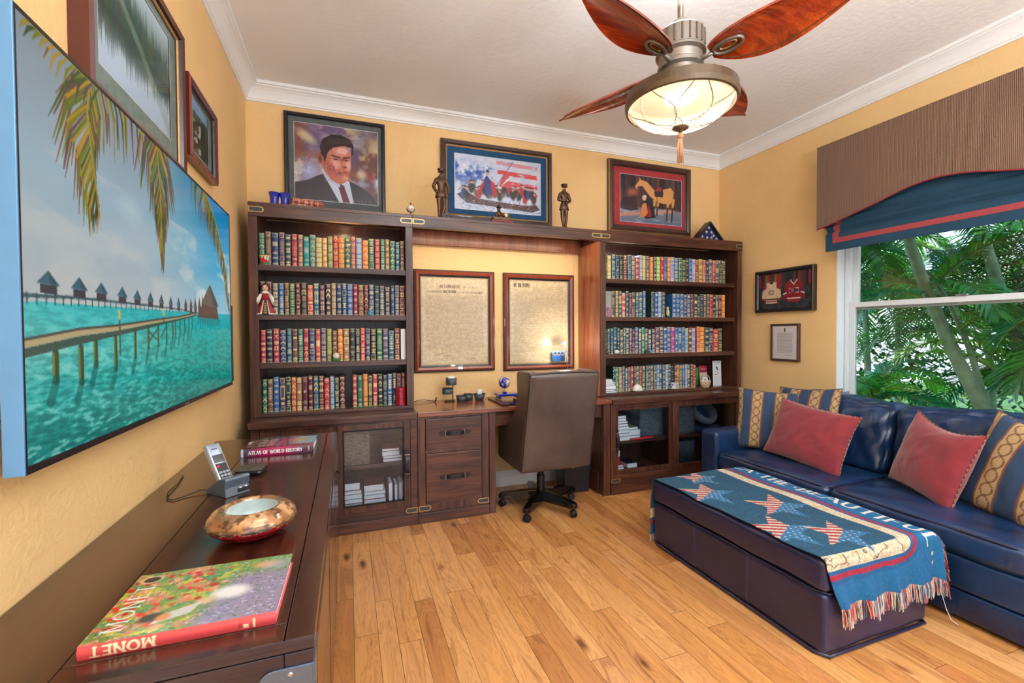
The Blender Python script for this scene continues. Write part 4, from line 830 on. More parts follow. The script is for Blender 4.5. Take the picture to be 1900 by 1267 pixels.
cv.poly([(.19, .20), (.175, .215), (.20, .25), (.235, .17), (.31, .115), (.30, .105), (.22, .15)], (176, 190, 220))
cv.poly([(.185, .31), (.18, .25), (.205, .20), (.25, .15), (.305, .125), (.345, .145), (.372, .20), (.385, .28), (.385, .36), (.34, .41), (.25, .41), (.20, .38)], (186, 104, 82))
cv.ell(.17, .295, .017, .038, (160, 84, 66), .1); cv.ell(.172, .295, .009, .022, (96, 44, 40), .1)
for (x_, y_, rx, ry, col_, ro) in [(.32, .365, .045, .028, (232, 190, 184), 0), (.275, .27, .03, .035, (226, 170, 160), .3), (.365, .27, .016, .035, (224, 172, 160), 0), (.335, .285, .012, .045, (206, 130, 104), .1), (.235, .24, .03, .05, (150, 70, 56), .5), (.345, .175, .028, .014, (214, 150, 132), 0), (.33, .31, .02, .012, (110, 50, 44), .3), (.30, .20, .03, .012, (142, 66, 54), .6)]: cv.ell(x_, y_, rx, ry, col_, ro, .5, .85)
for _ in range(420):
    q = RNG.random(5); x_, y_ = .2+.18*q[0], .14+.25*q[1]; cv.line((x_, y_), (x_+.02*(q[2]-.5), y_+.02*(q[3]-.5)), .004, [(236, 190, 180), (166, 76, 60), (216, 140, 116), (240, 214, 212)][int(q[4]*4)], a=.32)
cv.line((.252, .328), (.30, .318), .009, (60, 30, 30)); cv.line((.335, .318), (.372, .325), .009, (60, 30, 30)); cv.ell(.277, .303, .016, .006, (70, 40, 44), 0, .3); cv.ell(.352, .302, .013, .006, (70, 40, 44), 0, .3)
cv.poly([(.325, .255), (.345, .262), (.358, .252), (.345, .246), (.33, .246)], (120, 52, 44)); cv.line((.30, .213), (.36, .216), .006, (120, 40, 44)); cv.line((.305, .198), (.35, .20), .005, (150, 70, 70)); cv.line((.262, .25), (.275, .20), .005, (130, 56, 46))
cv.poly([(.178, .33), (.168, .38), (.19, .44), (.25, .475), (.32, .48), (.38, .455), (.405, .41), (.40, .35), (.388, .34), (.388, .395), (.34, .405), (.26, .385), (.225, .35), (.21, .30), (.20, .27), (.192, .31)], (44, 30, 36))
for i in range(22): cv.line((.22+.007*i, .40+.001*i), (.24+.008*i, .455-.0006*(i-10)**2*.01), .003, (120, 92, 96) if i % 3 == 0 else (70, 50, 56), a=.7)
for i in range(5): cv.text('EXLEY'[i], .40+.028*i, .012, .014, (206, 206, 210), serif=False)
picture('portrait_painting', 'black framed painted portrait of a man in a dark suit, above the left bookcase', 'picture', 'pictures above the wall unit', (-.42, YB, 2.20), 0, .70, .72, FLAT, ['frame_black']*5, (.066, .10, .644, .652), cv, 'mat_grey', lip='mat_white')
# --- generic flag-coloured scene of figures in a long boat
cv = Cv(.765, .452, 240, 150, (206, 212, 232)); X, Y = cv.X, cv.Y; w, h = .765, .452
n1 = fbm(X*26, Y*26, 31); cv.mix((slice(None),)*2, np.clip((n1-.5)*5, 0, .5), (170, 190, 226))
blu = np.clip((fbm(X*14, Y*14, 40)-.38)*6, 0, 1)*np.clip((.37-X)*14, 0, 1)*np.clip((Y-.17)*9, 0, 1)*np.clip((.42-Y+.0)*14, 0, 1); cv.mix((slice(None),)*2, blu, (44, 84, 172))
for z0, z1, x0 in ((.398, .43, .36), (.318, .355, .37), (.238, .272, .40), (.172, .20, .42)): cv.mix((slice(None),)*2, ((Y > z0-.04*(X-.37)) & (Y < z1-.04*(X-.37)) & (X > x0) & (X < .735))*np.clip((fbm(X*30, Y*60, 5)-.25)*4, 0, 1)*(.45 if z0 > .39 else .95), (214, 64, 66))
for x_, y_ in ((.085, .36), (.275, .36), (.07, .305)): cv.star(x_, y_, .018, (226, 232, 244))
cv.poly([(.02, .12), (.09, .155), (.2, .10), (.40, .085), (.62, .075), (.72, .09), (.755, .05), (.68, .025), (.30, .045), (.10, .055)], (86, 54, 52))
rr_ = random.Random(4)
for i in range(26):
    x_ = .08+.63*i/25+rr_.uniform(-.01, .01); y_ = .13+rr_.uniform(0, .07); c_ = rr_.choice([(40, 60, 56), (70, 46, 44), (180, 50, 56), (50, 80, 160), (30, 34, 44), (120, 90, 70)])
    cv.ell(x_, y_, .022, .042, c_, rr_.uniform(-.5, .5), .3); cv.ell(x_+.004, y_+.044, .011, .012, (208, 150, 124), 0, .3); cv.line((x_-.012, y_+.057), (x_+.016, y_+.057), .008, (44, 34, 40))
cv.poly([(.255, .14), (.25, .26), (.275, .30), (.30, .27), (.345, .20), (.35, .13)], (44, 60, 130)); cv.poly([(.30, .27), (.34, .24), (.37, .14), (.33, .12)], (190, 50, 54)); cv.ell(.283, .315, .013, .015, (206, 150, 126)); cv.poly([(.262, .325), (.283, .345), (.305, .325)], (40, 36, 50))
cv.line((.36, .22), (.505, .43), .005, (70, 50, 50)); cv.poly([(.40, .27), (.455, .36), (.475, .30), (.47, .26), (.52, .23), (.46, .21), (.38, .22)], (200, 90, 100)); 
for i in range(5): cv.line((.41+.012*i, .23+.01*i), (.46+.008*i, .29+.002*i), .005, (226, 226, 236))
for p_, q_ in (((.03, .155), (.15, .26)), ((.13, .07), (.18, .17)), ((.54, .02), (.58, .13)), ((.62, .06), (.64, .15))): cv.line(p_, q_, .005, (120, 64, 54))
for _ in range(300):
    q = RNG.random(6); x_, y_ = q[0]*w, q[1]*.10; cv.line((x_, y_), (x_+.02*(q[2]-.2), y_+.006*(q[3]-.5)), .004, [(60, 80, 130), (236, 240, 248), (150, 176, 214), (90, 90, 110)][int(q[4]*4)], a=.7)
for i in range(7): cv.line((.60+.016*i, .022), (.608+.016*i, .03), .0035, (44, 44, 60))
cv.mix((slice(None),)*2, ((Y < .008) | (Y > .444) | (X < .008) | (X > .757))*1., (206, 214, 230))
WP = [(0, 0), (0, .03), (.008, .036), (.03, .034), (.034, .026), (.040, .026), (.044, .03), (.052, .024)]
picture('framed_print', 'blue-matted framed print of a crowded boat and flag stripes, above the desk', 'picture', 'pictures above the wall unit', (.712, YB, 2.235), 0, .978, .648, WP, ['frame_dark', 'frame_dark', 'frame_dark', 'frame_black', 'frame_black', 'gilt', 'gilt'], (.111, .095, .876, .547), cv, 'mat_blue')
# --- generic horse and kneeling man in snowy woods
cv = Cv(.70, .437, 215, 135); X, Y = cv.X, cv.Y; cv.grad([(0, (104, 116, 138)), (.30, (120, 130, 150)), (.36, (70, 50, 56)), (1, (60, 52, 58))])
cv.mix((slice(None),)*2, (Y > .14)*np.clip((fbm(X*30, Y*4, 6)-.48)*5, 0, .8), (116, 64, 54)); cv.mix((slice(None),)*2, (Y > .14)*np.clip((fbm(X*44, Y*3, 16)-.52)*7, 0, .9), (30, 32, 40))
cv.mix((slice(None),)*2, (Y < .15)*np.clip((fbm(X*9, Y*30, 12)-.5)*5, 0, .6), (176, 186, 204)); cv.mix((slice(None),)*2, np.clip(1-np.abs(Y-.06-X*.12)*40, 0, 1)*(X < .62)*.9, (222, 140, 104))
cv.ell(.14, .28, .05, .035, (206, 110, 78), .2, .7, .8); cv.poly([(0, .17), (.04, .22), (.17, .24), (.2, .12), (.12, .10), (0, .12)], (50, 36, 44), .9)
tan = (216, 156, 96)
cv.poly([(.165, .335), (.205, .385), (.235, .40), (.30, .39), (.345, .35), (.40, .305), (.52, .345), (.575, .36), (.61, .32), (.60, .25), (.57, .20), (.47, .20), (.42, .215), (.34, .25), (.29, .30), (.25, .345), (.20, .34), (.18, .31)], tan)
cv.poly([(.215, .385), (.215, .425), (.235, .395)], tan); cv.poly([(.61, .33), (.64, .29), (.65, .16), (.625, .14), (.61, .22)], (70, 56, 54))
for x_, l in ((.39, .12), (.43, .13), (.545, .09), (.605, .08)): cv.line((x_, .24), (x_-.01, .16), .036, tan, .018); cv.line((x_-.01, .16), (x_-.02, l-.05), .018, (60, 44, 46), .014)
cv.poly([(.38, .30), (.40, .34), (.47, .36), (.49, .30), (.48, .26), (.39, .26)], (60, 42, 48)); cv.poly([(.39, .31), (.42, .345), (.475, .355), (.46, .315)], (160, 44, 50)); cv.line((.41, .26), (.42, .19), .005, (50, 36, 40))
cv.poly([(.26, .27), (.30, .26), (.36, .20), (.40, .06), (.30, .04), (.22, .06), (.24, .16)], (34, 38, 52)); cv.poly([(.31, .18), (.345, .12), (.35, .06), (.30, .06)], (150, 36, 44)); cv.poly([(.25, .18), (.29, .19), (.31, .10), (.28, .06), (.22, .05), (.235, .13)], (206, 130, 84)); cv.ell(.268, .235, .023, .026, (226, 178, 140)); cv.ell(.275, .25, .02, .013, (214, 206, 200))
RP = [(0, 0), (0, .034), (.006, .04), (.03, .046), (.05, .036), (.054, .026), (.062, .022)]
picture('framed_print', 'red-matted framed print of a horse and kneeling man, above the right bookcase', 'picture', 'pictures above the wall unit', (2.262, YB, 2.255), 0, .935, .66, RP, ['frame_dark', 'gilt', 'frame_dark', 'frame_dark', 'frame_black', 'frame_dark'], (.13, .098, .832, .538), cv, 'mat_red', lip='mat_white')
# --- two parchment documents
def parchment(seed, dcl):
    cv = Cv(.545, .71, 218, 284, (206, 184, 144)); X, Y = cv.X, cv.Y; w, h = cv.w, cv.h
    n = fbm(X*60, Y*70, seed, 4); m_ = np.abs(fbm(X*40, Y*46, seed+5, 3)-.5)
    cv.mix((slice(None),)*2, np.clip((n-.4)*3, 0, .55), (228, 212, 180)); cv.mix((slice(None),)*2, np.clip(.04-m_, 0, .04)*9, (150, 124, 88)); cv.mix((slice(None),)*2, (np.minimum(np.minimum(X, w-X), np.minimum(Y, h-Y)) < .012)*.35, (170, 136, 84))
    ink = (104, 84, 58); rr = random.Random(seed)
    if dcl:
        cv.text('IN CONGRESS.', .15, h-.085, .022, ink, L=.17, thick=.2); cv.text('JULY 4, 1776.', .34, h-.083, .013, ink, L=.085)
        cv.text('THE UNANIMOUS', .05, h-.125, .014, ink, L=.12); cv.text('DECLARATION', .18, h-.127, .020, ink, L=.10, thick=.2); cv.text('OF THE THIRTEEN UNITED', .29, h-.125, .010, ink, L=.11); cv.text('STATES OF AMERICA', .405, h-.127, .014, ink, L=.10); top = h-.15; bot = .13
    else: cv.text('WE THE PEOPLE', .04, h-.06, .030, ink, L=.15, thick=.22); top = h-.055; bot = .10
    y = top; k = 0
    while y > bot:
        for x0, x1 in ([(.04, w-.04)] if dcl else [(.04 if y < top-.03 else .21, w-.05)]):
            x = x0
            while x < x1: L = rr.uniform(.006, .022); cv.line((x, y), (min(x+L, x1), y+rr.uniform(-.0006, .0006)), .0022, ink, a=.5); x += L+rr.uniform(.002, .004)
        y -= .0078 if dcl else .0095
    for i in range(34 if dcl else 26):
        x = rr.uniform(.08, w-.1) if dcl else rr.uniform(.28, w-.08); yy = rr.uniform(.03, bot-.01); cv.pl([(x, yy), (x+.015, yy+.004), (x+.028, yy-.002), (x+.04, yy+.003)], .002, ink, a=.7)
    return cv
DP = [(0, 0), (0, .022), (.008, .026), (.010, .026), (.022, .036), (.040, .030), (.044, .022), (.056, .018)]
DM = ['frame_black', 'frame_black', 'frame_black', 'frame_cherry', 'frame_cherry', 'frame_black', 'frame_black']
picture('framed_document', 'cherry framed parchment headed IN CONGRESS hanging beside the left bookcase', 'picture', 'parchment documents above the desk', (.486, YB, 1.0), 0, .672, .826, DP, DM, (.056, .056, .616, .77), parchment(3, True))
picture('framed_document', 'cherry framed parchment headed We the People, nearer the right bookcase', 'picture', 'parchment documents above the desk', (1.238, YB, .99), 0, .668, .836, DP, DM, (.056, .056, .612, .78), parchment(9, False))
cv = Cv(.125, .09, 60, 44, (90, 130, 180)); cv.grad([(0, (34, 80, 140)), (.6, (60, 120, 180)), (1, (150, 180, 206))])
for x_, c_ in ((.03, (30, 100, 170)), (.065, (40, 90, 160)), (.10, (20, 60, 120))): cv.ell(x_, .02, .02, .035, c_); cv.ell(x_, .062, .010, .014, (196, 140, 120)); cv.ell(x_, .07, .010, .008, (50, 34, 30))
mb = MB(); sheet(cv, lambda U, V: (1.68+U*.125, 3.606+0*U, 1.062+V*.09), mb); tag(obj('snapshot', mb, 'vcs'), 'small blue snapshot of three people tucked in the corner of a parchment frame', 'photograph')
# --- right wall pictures
cv = Cv(.50, .325, 170, 112, (40, 44, 50)); X, Y = cv.X, cv.Y; w, h = .5, .325; rr = random.Random(8)
for i in range(22):
    c_ = rr.choice([(46, 60, 62), (80, 50, 40), (150, 110, 60), (160, 40, 50), (60, 110, 70), (40, 52, 70), (70, 64, 60), (30, 40, 44)]); x_ = i*w/22; cv.poly([(x_, .2), (x_+w/23, .2), (x_+w/23, h-.01), (x_, h-.01)], c_)
cv.mix((slice(None),)*2, (Y < .2)*np.clip((fbm(X*30, Y*30, 2)-.5)*4, 0, .5), (80, 90, 100))
def jersey(cx, body, sl, stripe):
    cv.poly([(cx-.05, .245), (cx-.085, .21), (cx-.10, .09), (cx-.065, .075), (cx-.055, .13), (cx-.058, .05), (cx+.058, .05), (cx+.055, .13), (cx+.065, .075), (cx+.10, .09), (cx+.085, .21), (cx+.05, .245), (cx, .225)], body)
    for s_ in (-1, 1): cv.poly([(cx+s_*.05, .245), (cx+s_*.085, .21), (cx+s_*.09, .17), (cx+s_*.05, .19)], sl); cv.poly([(cx+s_*.097, .105), (cx+s_*.10, .085), (cx+s_*.066, .072), (cx+s_*.062, .09)], sl)
    cv.pl([(cx-.03, .245), (cx, .205), (cx+.03, .245)], .008, (230, 226, 216)); cv.pl([(cx, .25), (cx, .27), (cx+.012, .28), (cx, .29)], .004, (120, 100, 70)); cv.line((cx-.04, .25), (cx+.04, .25), .004, (120, 100, 70))
    for z, c_ in stripe: cv.line((cx-.056, z), (cx+.056, z), .011, c_)
jersey(.13, (222, 206, 176), (150, 44, 50), [(.088, (60, 40, 60)), (.068, (150, 44, 50))]); jersey(.345, (140, 34, 44), (140, 34, 44), [(.085, (226, 222, 214))])
for s_ in (-1, 1): cv.line((.345+s_*.07, .135), (.345+s_*.095, .125), .012, (226, 222, 214)); cv.line((.345+s_*.07, .15), (.345+s_*.095, .14), .010, (40, 50, 100))
cv.pl(arc(.13, .15, .026, .018, 40, 320, 12), .011, (120, 30, 44)); cv.pl(arc(.13, .15, .026, .018, 40, 320, 12), .004, (230, 220, 200))
cv.poly([(.30, .175), (.39, .175), (.39, .13), (.30, .13)], (226, 222, 214)); cv.poly([(.302, .168), (.388, .168), (.388, .137), (.302, .137)], (44, 54, 110)); cv.pl(arc(.34, .152, .034, .019, 35, 325, 12), .010, (170, 34, 50)); cv.text('H', .327, .144, .018, (236, 232, 226), serif=False, thick=.25, thin=.2)
picture('framed_jerseys', 'dark shadow box with two miniature hockey jerseys on the window wall', 'picture', None, (XR, 3.175, 1.485), -PI/2, .56, .375, [(0, 0), (0, .042), (.006, .046), (.022, .044), (.026, .036), (.03, .03)], ['frame_black', 'frame_dark', 'frame_black', 'frame_black', 'frame_black'], (.03, .03, .53, .345), cv)
cv = Cv(.235, .29, 84, 104, (226, 226, 232)); w, h = .235, .29; rr = random.Random(3)
cv.poly([(.107, .238), (.125, .238), (.122, .246), (.124, .262), (.118, .272), (.110, .27), (.112, .25)], (30, 30, 34)); y = .225
while y > .05:
    x = .045
    while x < .185: L = rr.uniform(.008, .02); cv.line((x, y), (min(x+L, .19), y), .003, (70, 70, 78), a=.75); x += L+.004
    y -= .0105
cv.line((.12, .035), (.185, .035), .003, (90, 90, 98))
picture('framed_text', 'small framed page of printed text hanging under the jersey shadow box', 'picture', None, (XR, 3.025, 1.055), -PI/2, .272, .325, [(0, 0), (0, .024), (.005, .028), (.016, .026), (.0185, .02)], ['frame_dark']*4, (.0185, .0175, .2535, .3075), cv)
# --- left wall pictures
cv = Cv(.53, .40, 200, 150); X, Y = cv.X, cv.Y; w, h = .53, .40
f = Y/h; cv.grad([(0, (176, 200, 230)), (.25, (190, 214, 236)), (.48, (90, 120, 124)), (.52, (60, 84, 80)), (.7, (120, 150, 150)), (1, (196, 222, 242))], f)
for i in range(46):
    x_ = i*w/45; hh_ = .06+.09*RNG.random()+.06*(1-abs(x_-.2)/.3); c_ = (50+30*RNG.random(), 76+30*RNG.random(), 74+20*RNG.random()); cv.poly([(x_-.016, .20), (x_, .20+hh_), (x_+.016, .20)], c_, .85); cv.poly([(x_-.013, .20), (x_, .20-hh_*.85), (x_+.013, .20)], tuple(np.array(c_)*.75), .6)
cv.poly([(0, .38), (.0, .35), (.30, .17), (.53, .0), (.53, .06), (.3, .21)], (150, 176, 160), .5)
picture('framed_photograph', 'large maroon framed photograph of pine trees mirrored in a lake, above the television', 'picture', None, (XL, 1.478, 1.965), PI/2, .73, .565, [(0, 0), (0, .045), (.01, .052), (.026, .046), (.030, .036), (.034, .034), (.036, .03), (.04, .028)], ['frame_maroon', 'frame_maroon', 'frame_maroon', 'frame_black', 'gilt', 'gilt', 'frame_black'], (.09, .105, .625, .495), cv, 'mat_green', lip='mat_white')
cv = Cv(.22, .24, 70, 76); X, Y = cv.X, cv.Y; cv.grad([(0, (90, 66, 44)), (.3, (60, 60, 36)), (.75, (70, 90, 60)), (.8, (120, 170, 220)), (1, (150, 190, 226))]); n = fbm(X*30, Y*30, 3); cv.mix((slice(None),)*2, ((n > .5) & (Y < .19))*.8, (40, 56, 30)); cv.mix((slice(None),)*2, ((n > .6) & (Y < .15) & (X < .12))*.9, (220, 220, 216))
picture('framed_photograph', 'small brown framed photograph on the left wall, right of the lake picture', 'picture', None, (XL, 2.303, 2.088), PI/2, .44, .355, [(0, 0), (0, .035), (.012, .04), (.03, .03), (.034, .022), (.05, .02)], ['frame_maroon', 'frame_cherry', 'frame_maroon', 'frame_black', 'frame_black'], (.10, .055, .335, .30), cv, 'mat_green', lip='mat_white')
cv = Cv(.3, .36, 20, 24, (206, 208, 206)); picture('framed_certificate', 'thin black framed pale page mostly hidden behind the far end of the television', 'picture', None, (XL, 2.70, 1.045), PI/2, .372, .44, [(0, 0), (0, .02), (.012, .02), (.014, .012)], ['frame_black']*3, (.014, .014, .358, .426), cv)

# ================================================================== television
cv = Cv(1.665, .90, 560, 300); X, Y = cv.X, cv.Y; w, h = cv.w, cv.h; U, V = X/w, Y/h
sky = np.zeros_like(cv.C); L_ = np.array([(176, 182, 184), (150, 176, 190), (128, 140, 148)])/255.; Rr = np.array([(150, 190, 206), (60, 160, 200), (0, 118, 176)])/255.
for k in range(3):
    lft = np.interp(V, [.38, .7, 1], L_[:, k]); rgt = np.interp(V, [.38, .7, 1], Rr[:, k]); t = np.clip((U-.32)/.5, 0, 1)**1.2; sky[..., k] = lft*(1-t)+rgt*t
cv.C = sky; cl = fbm(U*7, V*9, 2, 5)
cv.mix((slice(None),)*2, np.clip((cl-.5)*3, 0, .5)*(V < .75), (196, 196, 190)); cv.mix((slice(None),)*2, np.clip((cl-.52)*6, 0, .9)*np.clip((U-.5)*4, 0, 1)*np.clip((.75-V)*5, 0, 1), (204, 216, 220)); cv.mix((slice(None),)*2, np.clip(1-np.hypot((U-.29)/.07, (V-.70)/.06)+.5*(cl-.5), 0, 1)*.7, (180, 200, 206))
hz = .367+.04*U; wt = np.zeros_like(cv.C)
A_ = np.array([(0, 116, 112), (40, 168, 162), (110, 196, 190), (60, 186, 186)])/255.; B_ = np.array([(0, 128, 118), (0, 152, 144), (0, 164, 156), (20, 170, 180)])/255.
for k in range(3):
    lft = np.interp(V, [0, .14, .25, .38], A_[:, k]); rgt = np.interp(V, [0, .14, .25, .38], B_[:, k]); t = np.clip(U/.6, 0, 1); wt[..., k] = lft*(1-t)+rgt*t
wm = (V < hz)*1.; cv.mix((slice(None),)*2, wm, wt)
rip = fbm(U*44+V*60, V*95-U*24, 6, 4); amp = np.interp(V, [0, .2, .38], [1, .7, .25]); cv.mix((slice(None),)*2, wm*np.clip((rip-.52)*4, 0, .5)*amp, (0, 84, 84)); cv.mix((slice(None),)*2, wm*np.clip((.44-rip)*5, 0, .6)*amp*np.clip(1.3-U*1.6, .25, 1), (170, 222, 210))
def T_(u, v): return (u*w, v*h)
def Pq(pts, col, a=1.): cv.poly([T_(*p) for p in pts], col, a)
Pq([(0, .384), (0, .374), (.12, .385), (.31, .390), (.54, .394), (.64, .386), (.64, .392), (.54, .399), (.31, .397), (.12, .393)], (60, 92, 96))
for i in range(30): u = .01+.55*(i/30)**1.0; cv.line(T_(u, .385+.02*u), T_(u, .363+.04*u), .0045, (34, 70, 78))
for u, v, s_ in [(.052, .442, .9), (.123, .442, .82), (.184, .44, .75), (.253, .44, .7), (.311, .44, .64), (.369, .442, .58), (.423, .443, .52), (.475, .442, .48), (.523, .445, .45), (.57, .449, .45), (.608, .453, .44), (.641, .461, .46), (.674, .470, .5), (.702, .483, .5)]:
    e = .027*s_; far = u > .55; rc = (58, 96, 112) if not far else (96, 80, 72); bc = (60, 58, 64) if not far else (84, 50, 44); zb = .389 if u < .6 else .38
    Pq([(u-e*.72, .412), (u-e*.72, zb), (u+e*.72, zb), (u+e*.72, .412)], bc); Pq([(u-e, .411), (u, v+.002), (u+e, .411)], rc); Pq([(u, v+.002), (u+e, .411), (u+e*.2, .411)], tuple(np.array(rc)*.8))
Pq([(.655, .372), (.70, .44), (.84, .44), (.855, .372)], (92, 66, 56)); Pq([(.690, .438), (.735, .50), (.772, .547), (.80, .50), (.855, .442), (.77, .43)], (100, 88, 80)); Pq([(.772, .547), (.855, .442), (.80, .44)], (70, 62, 60))
for i in range(14): cv.line(T_(.66+.0155*i, .376), T_(.665+.0155*i, .335), .005, (60, 70, 60)); cv.line(T_(.66+.0155*i, .345), T_(.675+.0155*i, .37), .003, (60, 70, 60))
tp = [(0, .281), (.12, .307), (.235, .320), (.397, .346), (.53, .366), (.62, .385), (.655, .392)]; b1 = [(0, .262), (.12, .288), (.235, .304), (.397, .334), (.53, .358), (.61, .375), (.65, .385)]; b2 = [(0, .240), (.12, .266), (.235, .288), (.397, .322), (.53, .350), (.61, .368), (.645, .376)]
Pq(b1+b2[::-1], (58, 82, 72)); Pq(tp+b1[::-1], (178, 160, 118))
for p_, q_ in zip(tp, tp[1:]): cv.line(T_(*p_), T_(*q_), .006, (70, 70, 66))
for (u, a, b_) in [(.063, .246, .183), (.123, .256, .167), (.163, .270, .208), (.225, .282, .19), (.298, .30, .219), (.355, .31, .244), (.403, .322, .252), (.447, .33, .261), (.483, .336, .28), (.528, .348, .298), (.50, .34, .295), (.56, .352, .31), (.59, .36, .32), (.615, .365, .33)]:
    ww = .022*(1-u*1.15)+.003; cv.line(T_(u, a), T_(u, b_), ww, (54, 74, 40)); cv.line(T_(u-.0045*(1-u), a), T_(u-.0045*(1-u), b_), ww*.35, (116, 120, 50)); cv.line(T_(u, b_-.003), T_(u-.012, b_-.05), ww*1.2, (0, 88, 84), a=.55)
for u, t1, b_ in ((.241, .362, .231), (.434, .385, .34)): cv.line(T_(u, t1-.01), T_(u, b_), .009, (80, 84, 60)); cv.line(T_(u, t1), T_(u, t1-.018), .013, (200, 180, 60))
for (a, b_) in (((.36, .30), (.40, .27)), ((.36, .27), (.40, .31)), ((.415, .28), (.445, .32))): cv.line(T_(*a), T_(*b_), .005, (50, 66, 50))
def frond2d(pts, n, lenL, lenR, aL, aR, seed):
    rr = random.Random(seed); cols = [(84, 104, 26), (110, 116, 24), (170, 128, 30), (60, 84, 28), (96, 60, 70), (150, 130, 40), (48, 72, 34)]
    for i in range(n):
        t = i/(n-1)*(len(pts)-1); k = min(int(t), len(pts)-2); f_ = t-k; u = pts[k][0]*(1-f_)+pts[k+1][0]*f_; v = pts[k][1]*(1-f_)+pts[k+1][1]*f_; tt = i/(n-1)
        for L, an, sg in ((lenL, aL, -1), (lenR, aR, 1)):
            if not L: continue
            l = L*(1-.55*tt)*rr.uniform(.8, 1.1); a = math.radians(an[0]*(1-tt)+an[1]*tt+rr.uniform(-5, 5)); x_, y_ = u*w, v*h; mx_, my_ = x_+sg*math.cos(a)*l*.55, y_-math.sin(a)*l*.55; a2 = a+.45; ex, ey = mx_+sg*math.cos(a2)*l*.5, my_-math.sin(a2)*l*.5; c_ = rr.choice(cols)
            cv.line((x_, y_), (mx_, my_), .005, c_, .0095); cv.line((mx_, my_), (ex, ey), .0095, c_, .002); 
            if rr.random() < .5: cv.line((mx_, my_), (ex, ey), .004, (84, 40, 84), .002)
    for p_, q_ in zip(pts, pts[1:]): cv.line(T_(*p_), T_(*q_), .008, (150, 140, 60))
frond2d([(.30, 1.16), (.22, 1.08), (.165, 1.0), (.155, .90), (.165, .80), (.177, .70)], 52, .30, .24, (16, 70), (58, 84), 2)
frond2d([(.17, 1.05), (.05, 1.03)], 9, .0, .14, (60, 60), (150, 150), 5); frond2d([(.19, 1.0), (.10, 1.0), (.03, 1.0)], 12, .11, 0, (50, 30), (60, 60), 6)
frond2d([(.40, 1.10), (.417, 1.0), (.43, .83), (.432, .66)], 54, .26, .28, (46, 80), (38, 80), 3)
frond2d([(.66, 1.08), (.75, 1.0), (.84, .90), (.93, .72), (.975, .50)], 50, .20, .30, (62, 84), (40, 70), 4)
tv = thing('television', 'large wall mounted television showing a tropical jetty with thatched huts and palm fronds', 'television', (XL, 1.985, 1.04))
mb = MB(); sheet(cv, lambda U_, V_: (-.6+0*U_, 1.155+U_*1.662, 1.058+V_*.898), mb)
m, nt, p = newmat('television_screen'); at = node(nt, 'ShaderNodeAttribute', attribute_name='Col'); nt.links.new(at.outputs['Color'], p.inputs['Emission Color']); p.inputs['Emission Strength'].default_value = .70; p.inputs['Base Color'].default_value = (.01, .01, .012, 1); setp(p, rough=.15, spec=.12); M['screen'] = m
obj('screen', mb, 'screen', tv)
mb = MB(); mb.box(-.63, -.6005, 1.15, 2.822, 1.05, 1.962); obj('back_shell', mb, 'black', tv, bevel=.003)
M['bezel'] = plain('black_bezel', rgb(40, 34, 40), .25, .3); M['tvside'] = plain('brushed_silver_side', rgb(104, 164, 220), .3, .3, var=.03)
obj('bezel', MB().box(-.6005, -.597, 1.15, 2.822, 1.044, 1.060).box(-.6005, -.598, 1.15, 2.822, 1.954, 1.962).box(-.6005, -.598, 2.815, 2.822, 1.06, 1.954).box(-.6005, -.598, 1.15, 1.157, 1.06, 1.954), 'bezel', tv)
obj('side_trim', bx(-.63, -.597, 1.145, 1.15, 1.044, 1.963), 'tvside', tv, bevel=.001)
obj('logo', bx(-.597, -.5965, 2.06, 2.11, 1.047, 1.053), 'steel', tv); obj('wall_mount', bx(XL, -.63, 1.7, 2.3, 1.3, 1.7), 'black', tv)

# ================================================================== things on top of the wall unit
ZT = 2.1585
for i, x in enumerate((-.452, -.388)):
    t = thing('candle_glass', ['cobalt blue glass at the left end of the bookcase top', 'cobalt blue glass between its twin and the old red books on the bookcase top'][i], 'glass', (x, 3.36, ZT), 0, 'cobalt glasses on the bookcase top')
    obj('glass_body', MB().lathe([(.024, 0), (.030, .003), (.026, .03), (.026, .05), (.036, .092), (.034, .092), (.023, .05), (.022, .01), (0, .008)], (x, 3.36, ZT), 28), 'cobalt', t, smooth=True)
for i, (z, c, wd_, lab) in enumerate([(ZT, (120, 24, 34), .20, 'lower of two old red leather books lying on the left bookcase top'), (ZT+.0305, (150, 30, 40), .19, 'upper of two old red leather books lying on the left bookcase top')]):
    cvx = Cv(.19, .03, 66, 12, c); cvx.mix((slice(None),)*2, ((np.abs((cvx.X*26) % 1-.5) > .38) | (vn(cvx.X*150, cvx.Y*150, i) > .66))*.75, (214, 180, 110)); mb = MB(); b = tuple(lin(np.array(c)/255))
    sheet(cvx, lambda U, V: ((U-.5)*wd_, -.004*np.sin(V*PI), V*.03), mb); mb.box(-wd_/2, wd_/2, 0, .12, 0, .003, 0, b).box(-wd_/2, wd_/2, 0, .12, .027, .03, 0, b).box(-wd_/2+.004, wd_/2-.004, .001, .117, .003, .027, 1)
    o = obj('old_book', mb, ['vcbook', 'cream'], local=True); o.location = (-.245, 3.33+.01*i, z); o.rotation_euler = (0, 0, math.radians(24-6*i)); tag(o, lab, 'book')
x, y = .432, 3.33; t = mk('desk_clock', 'little round dial ornament on a thin stand where the left bookcase ends', 'ornament', (x, y, ZT))
obj('stand', MB().lathe([(.015, 0), (.015, .003), (.003, .005), (.003, .03)], (x, y, ZT), 16), 'bronze', t); obj('ball', MB().sphere((x, y, ZT+.058), .026, n=22), 'china', t, smooth=True)
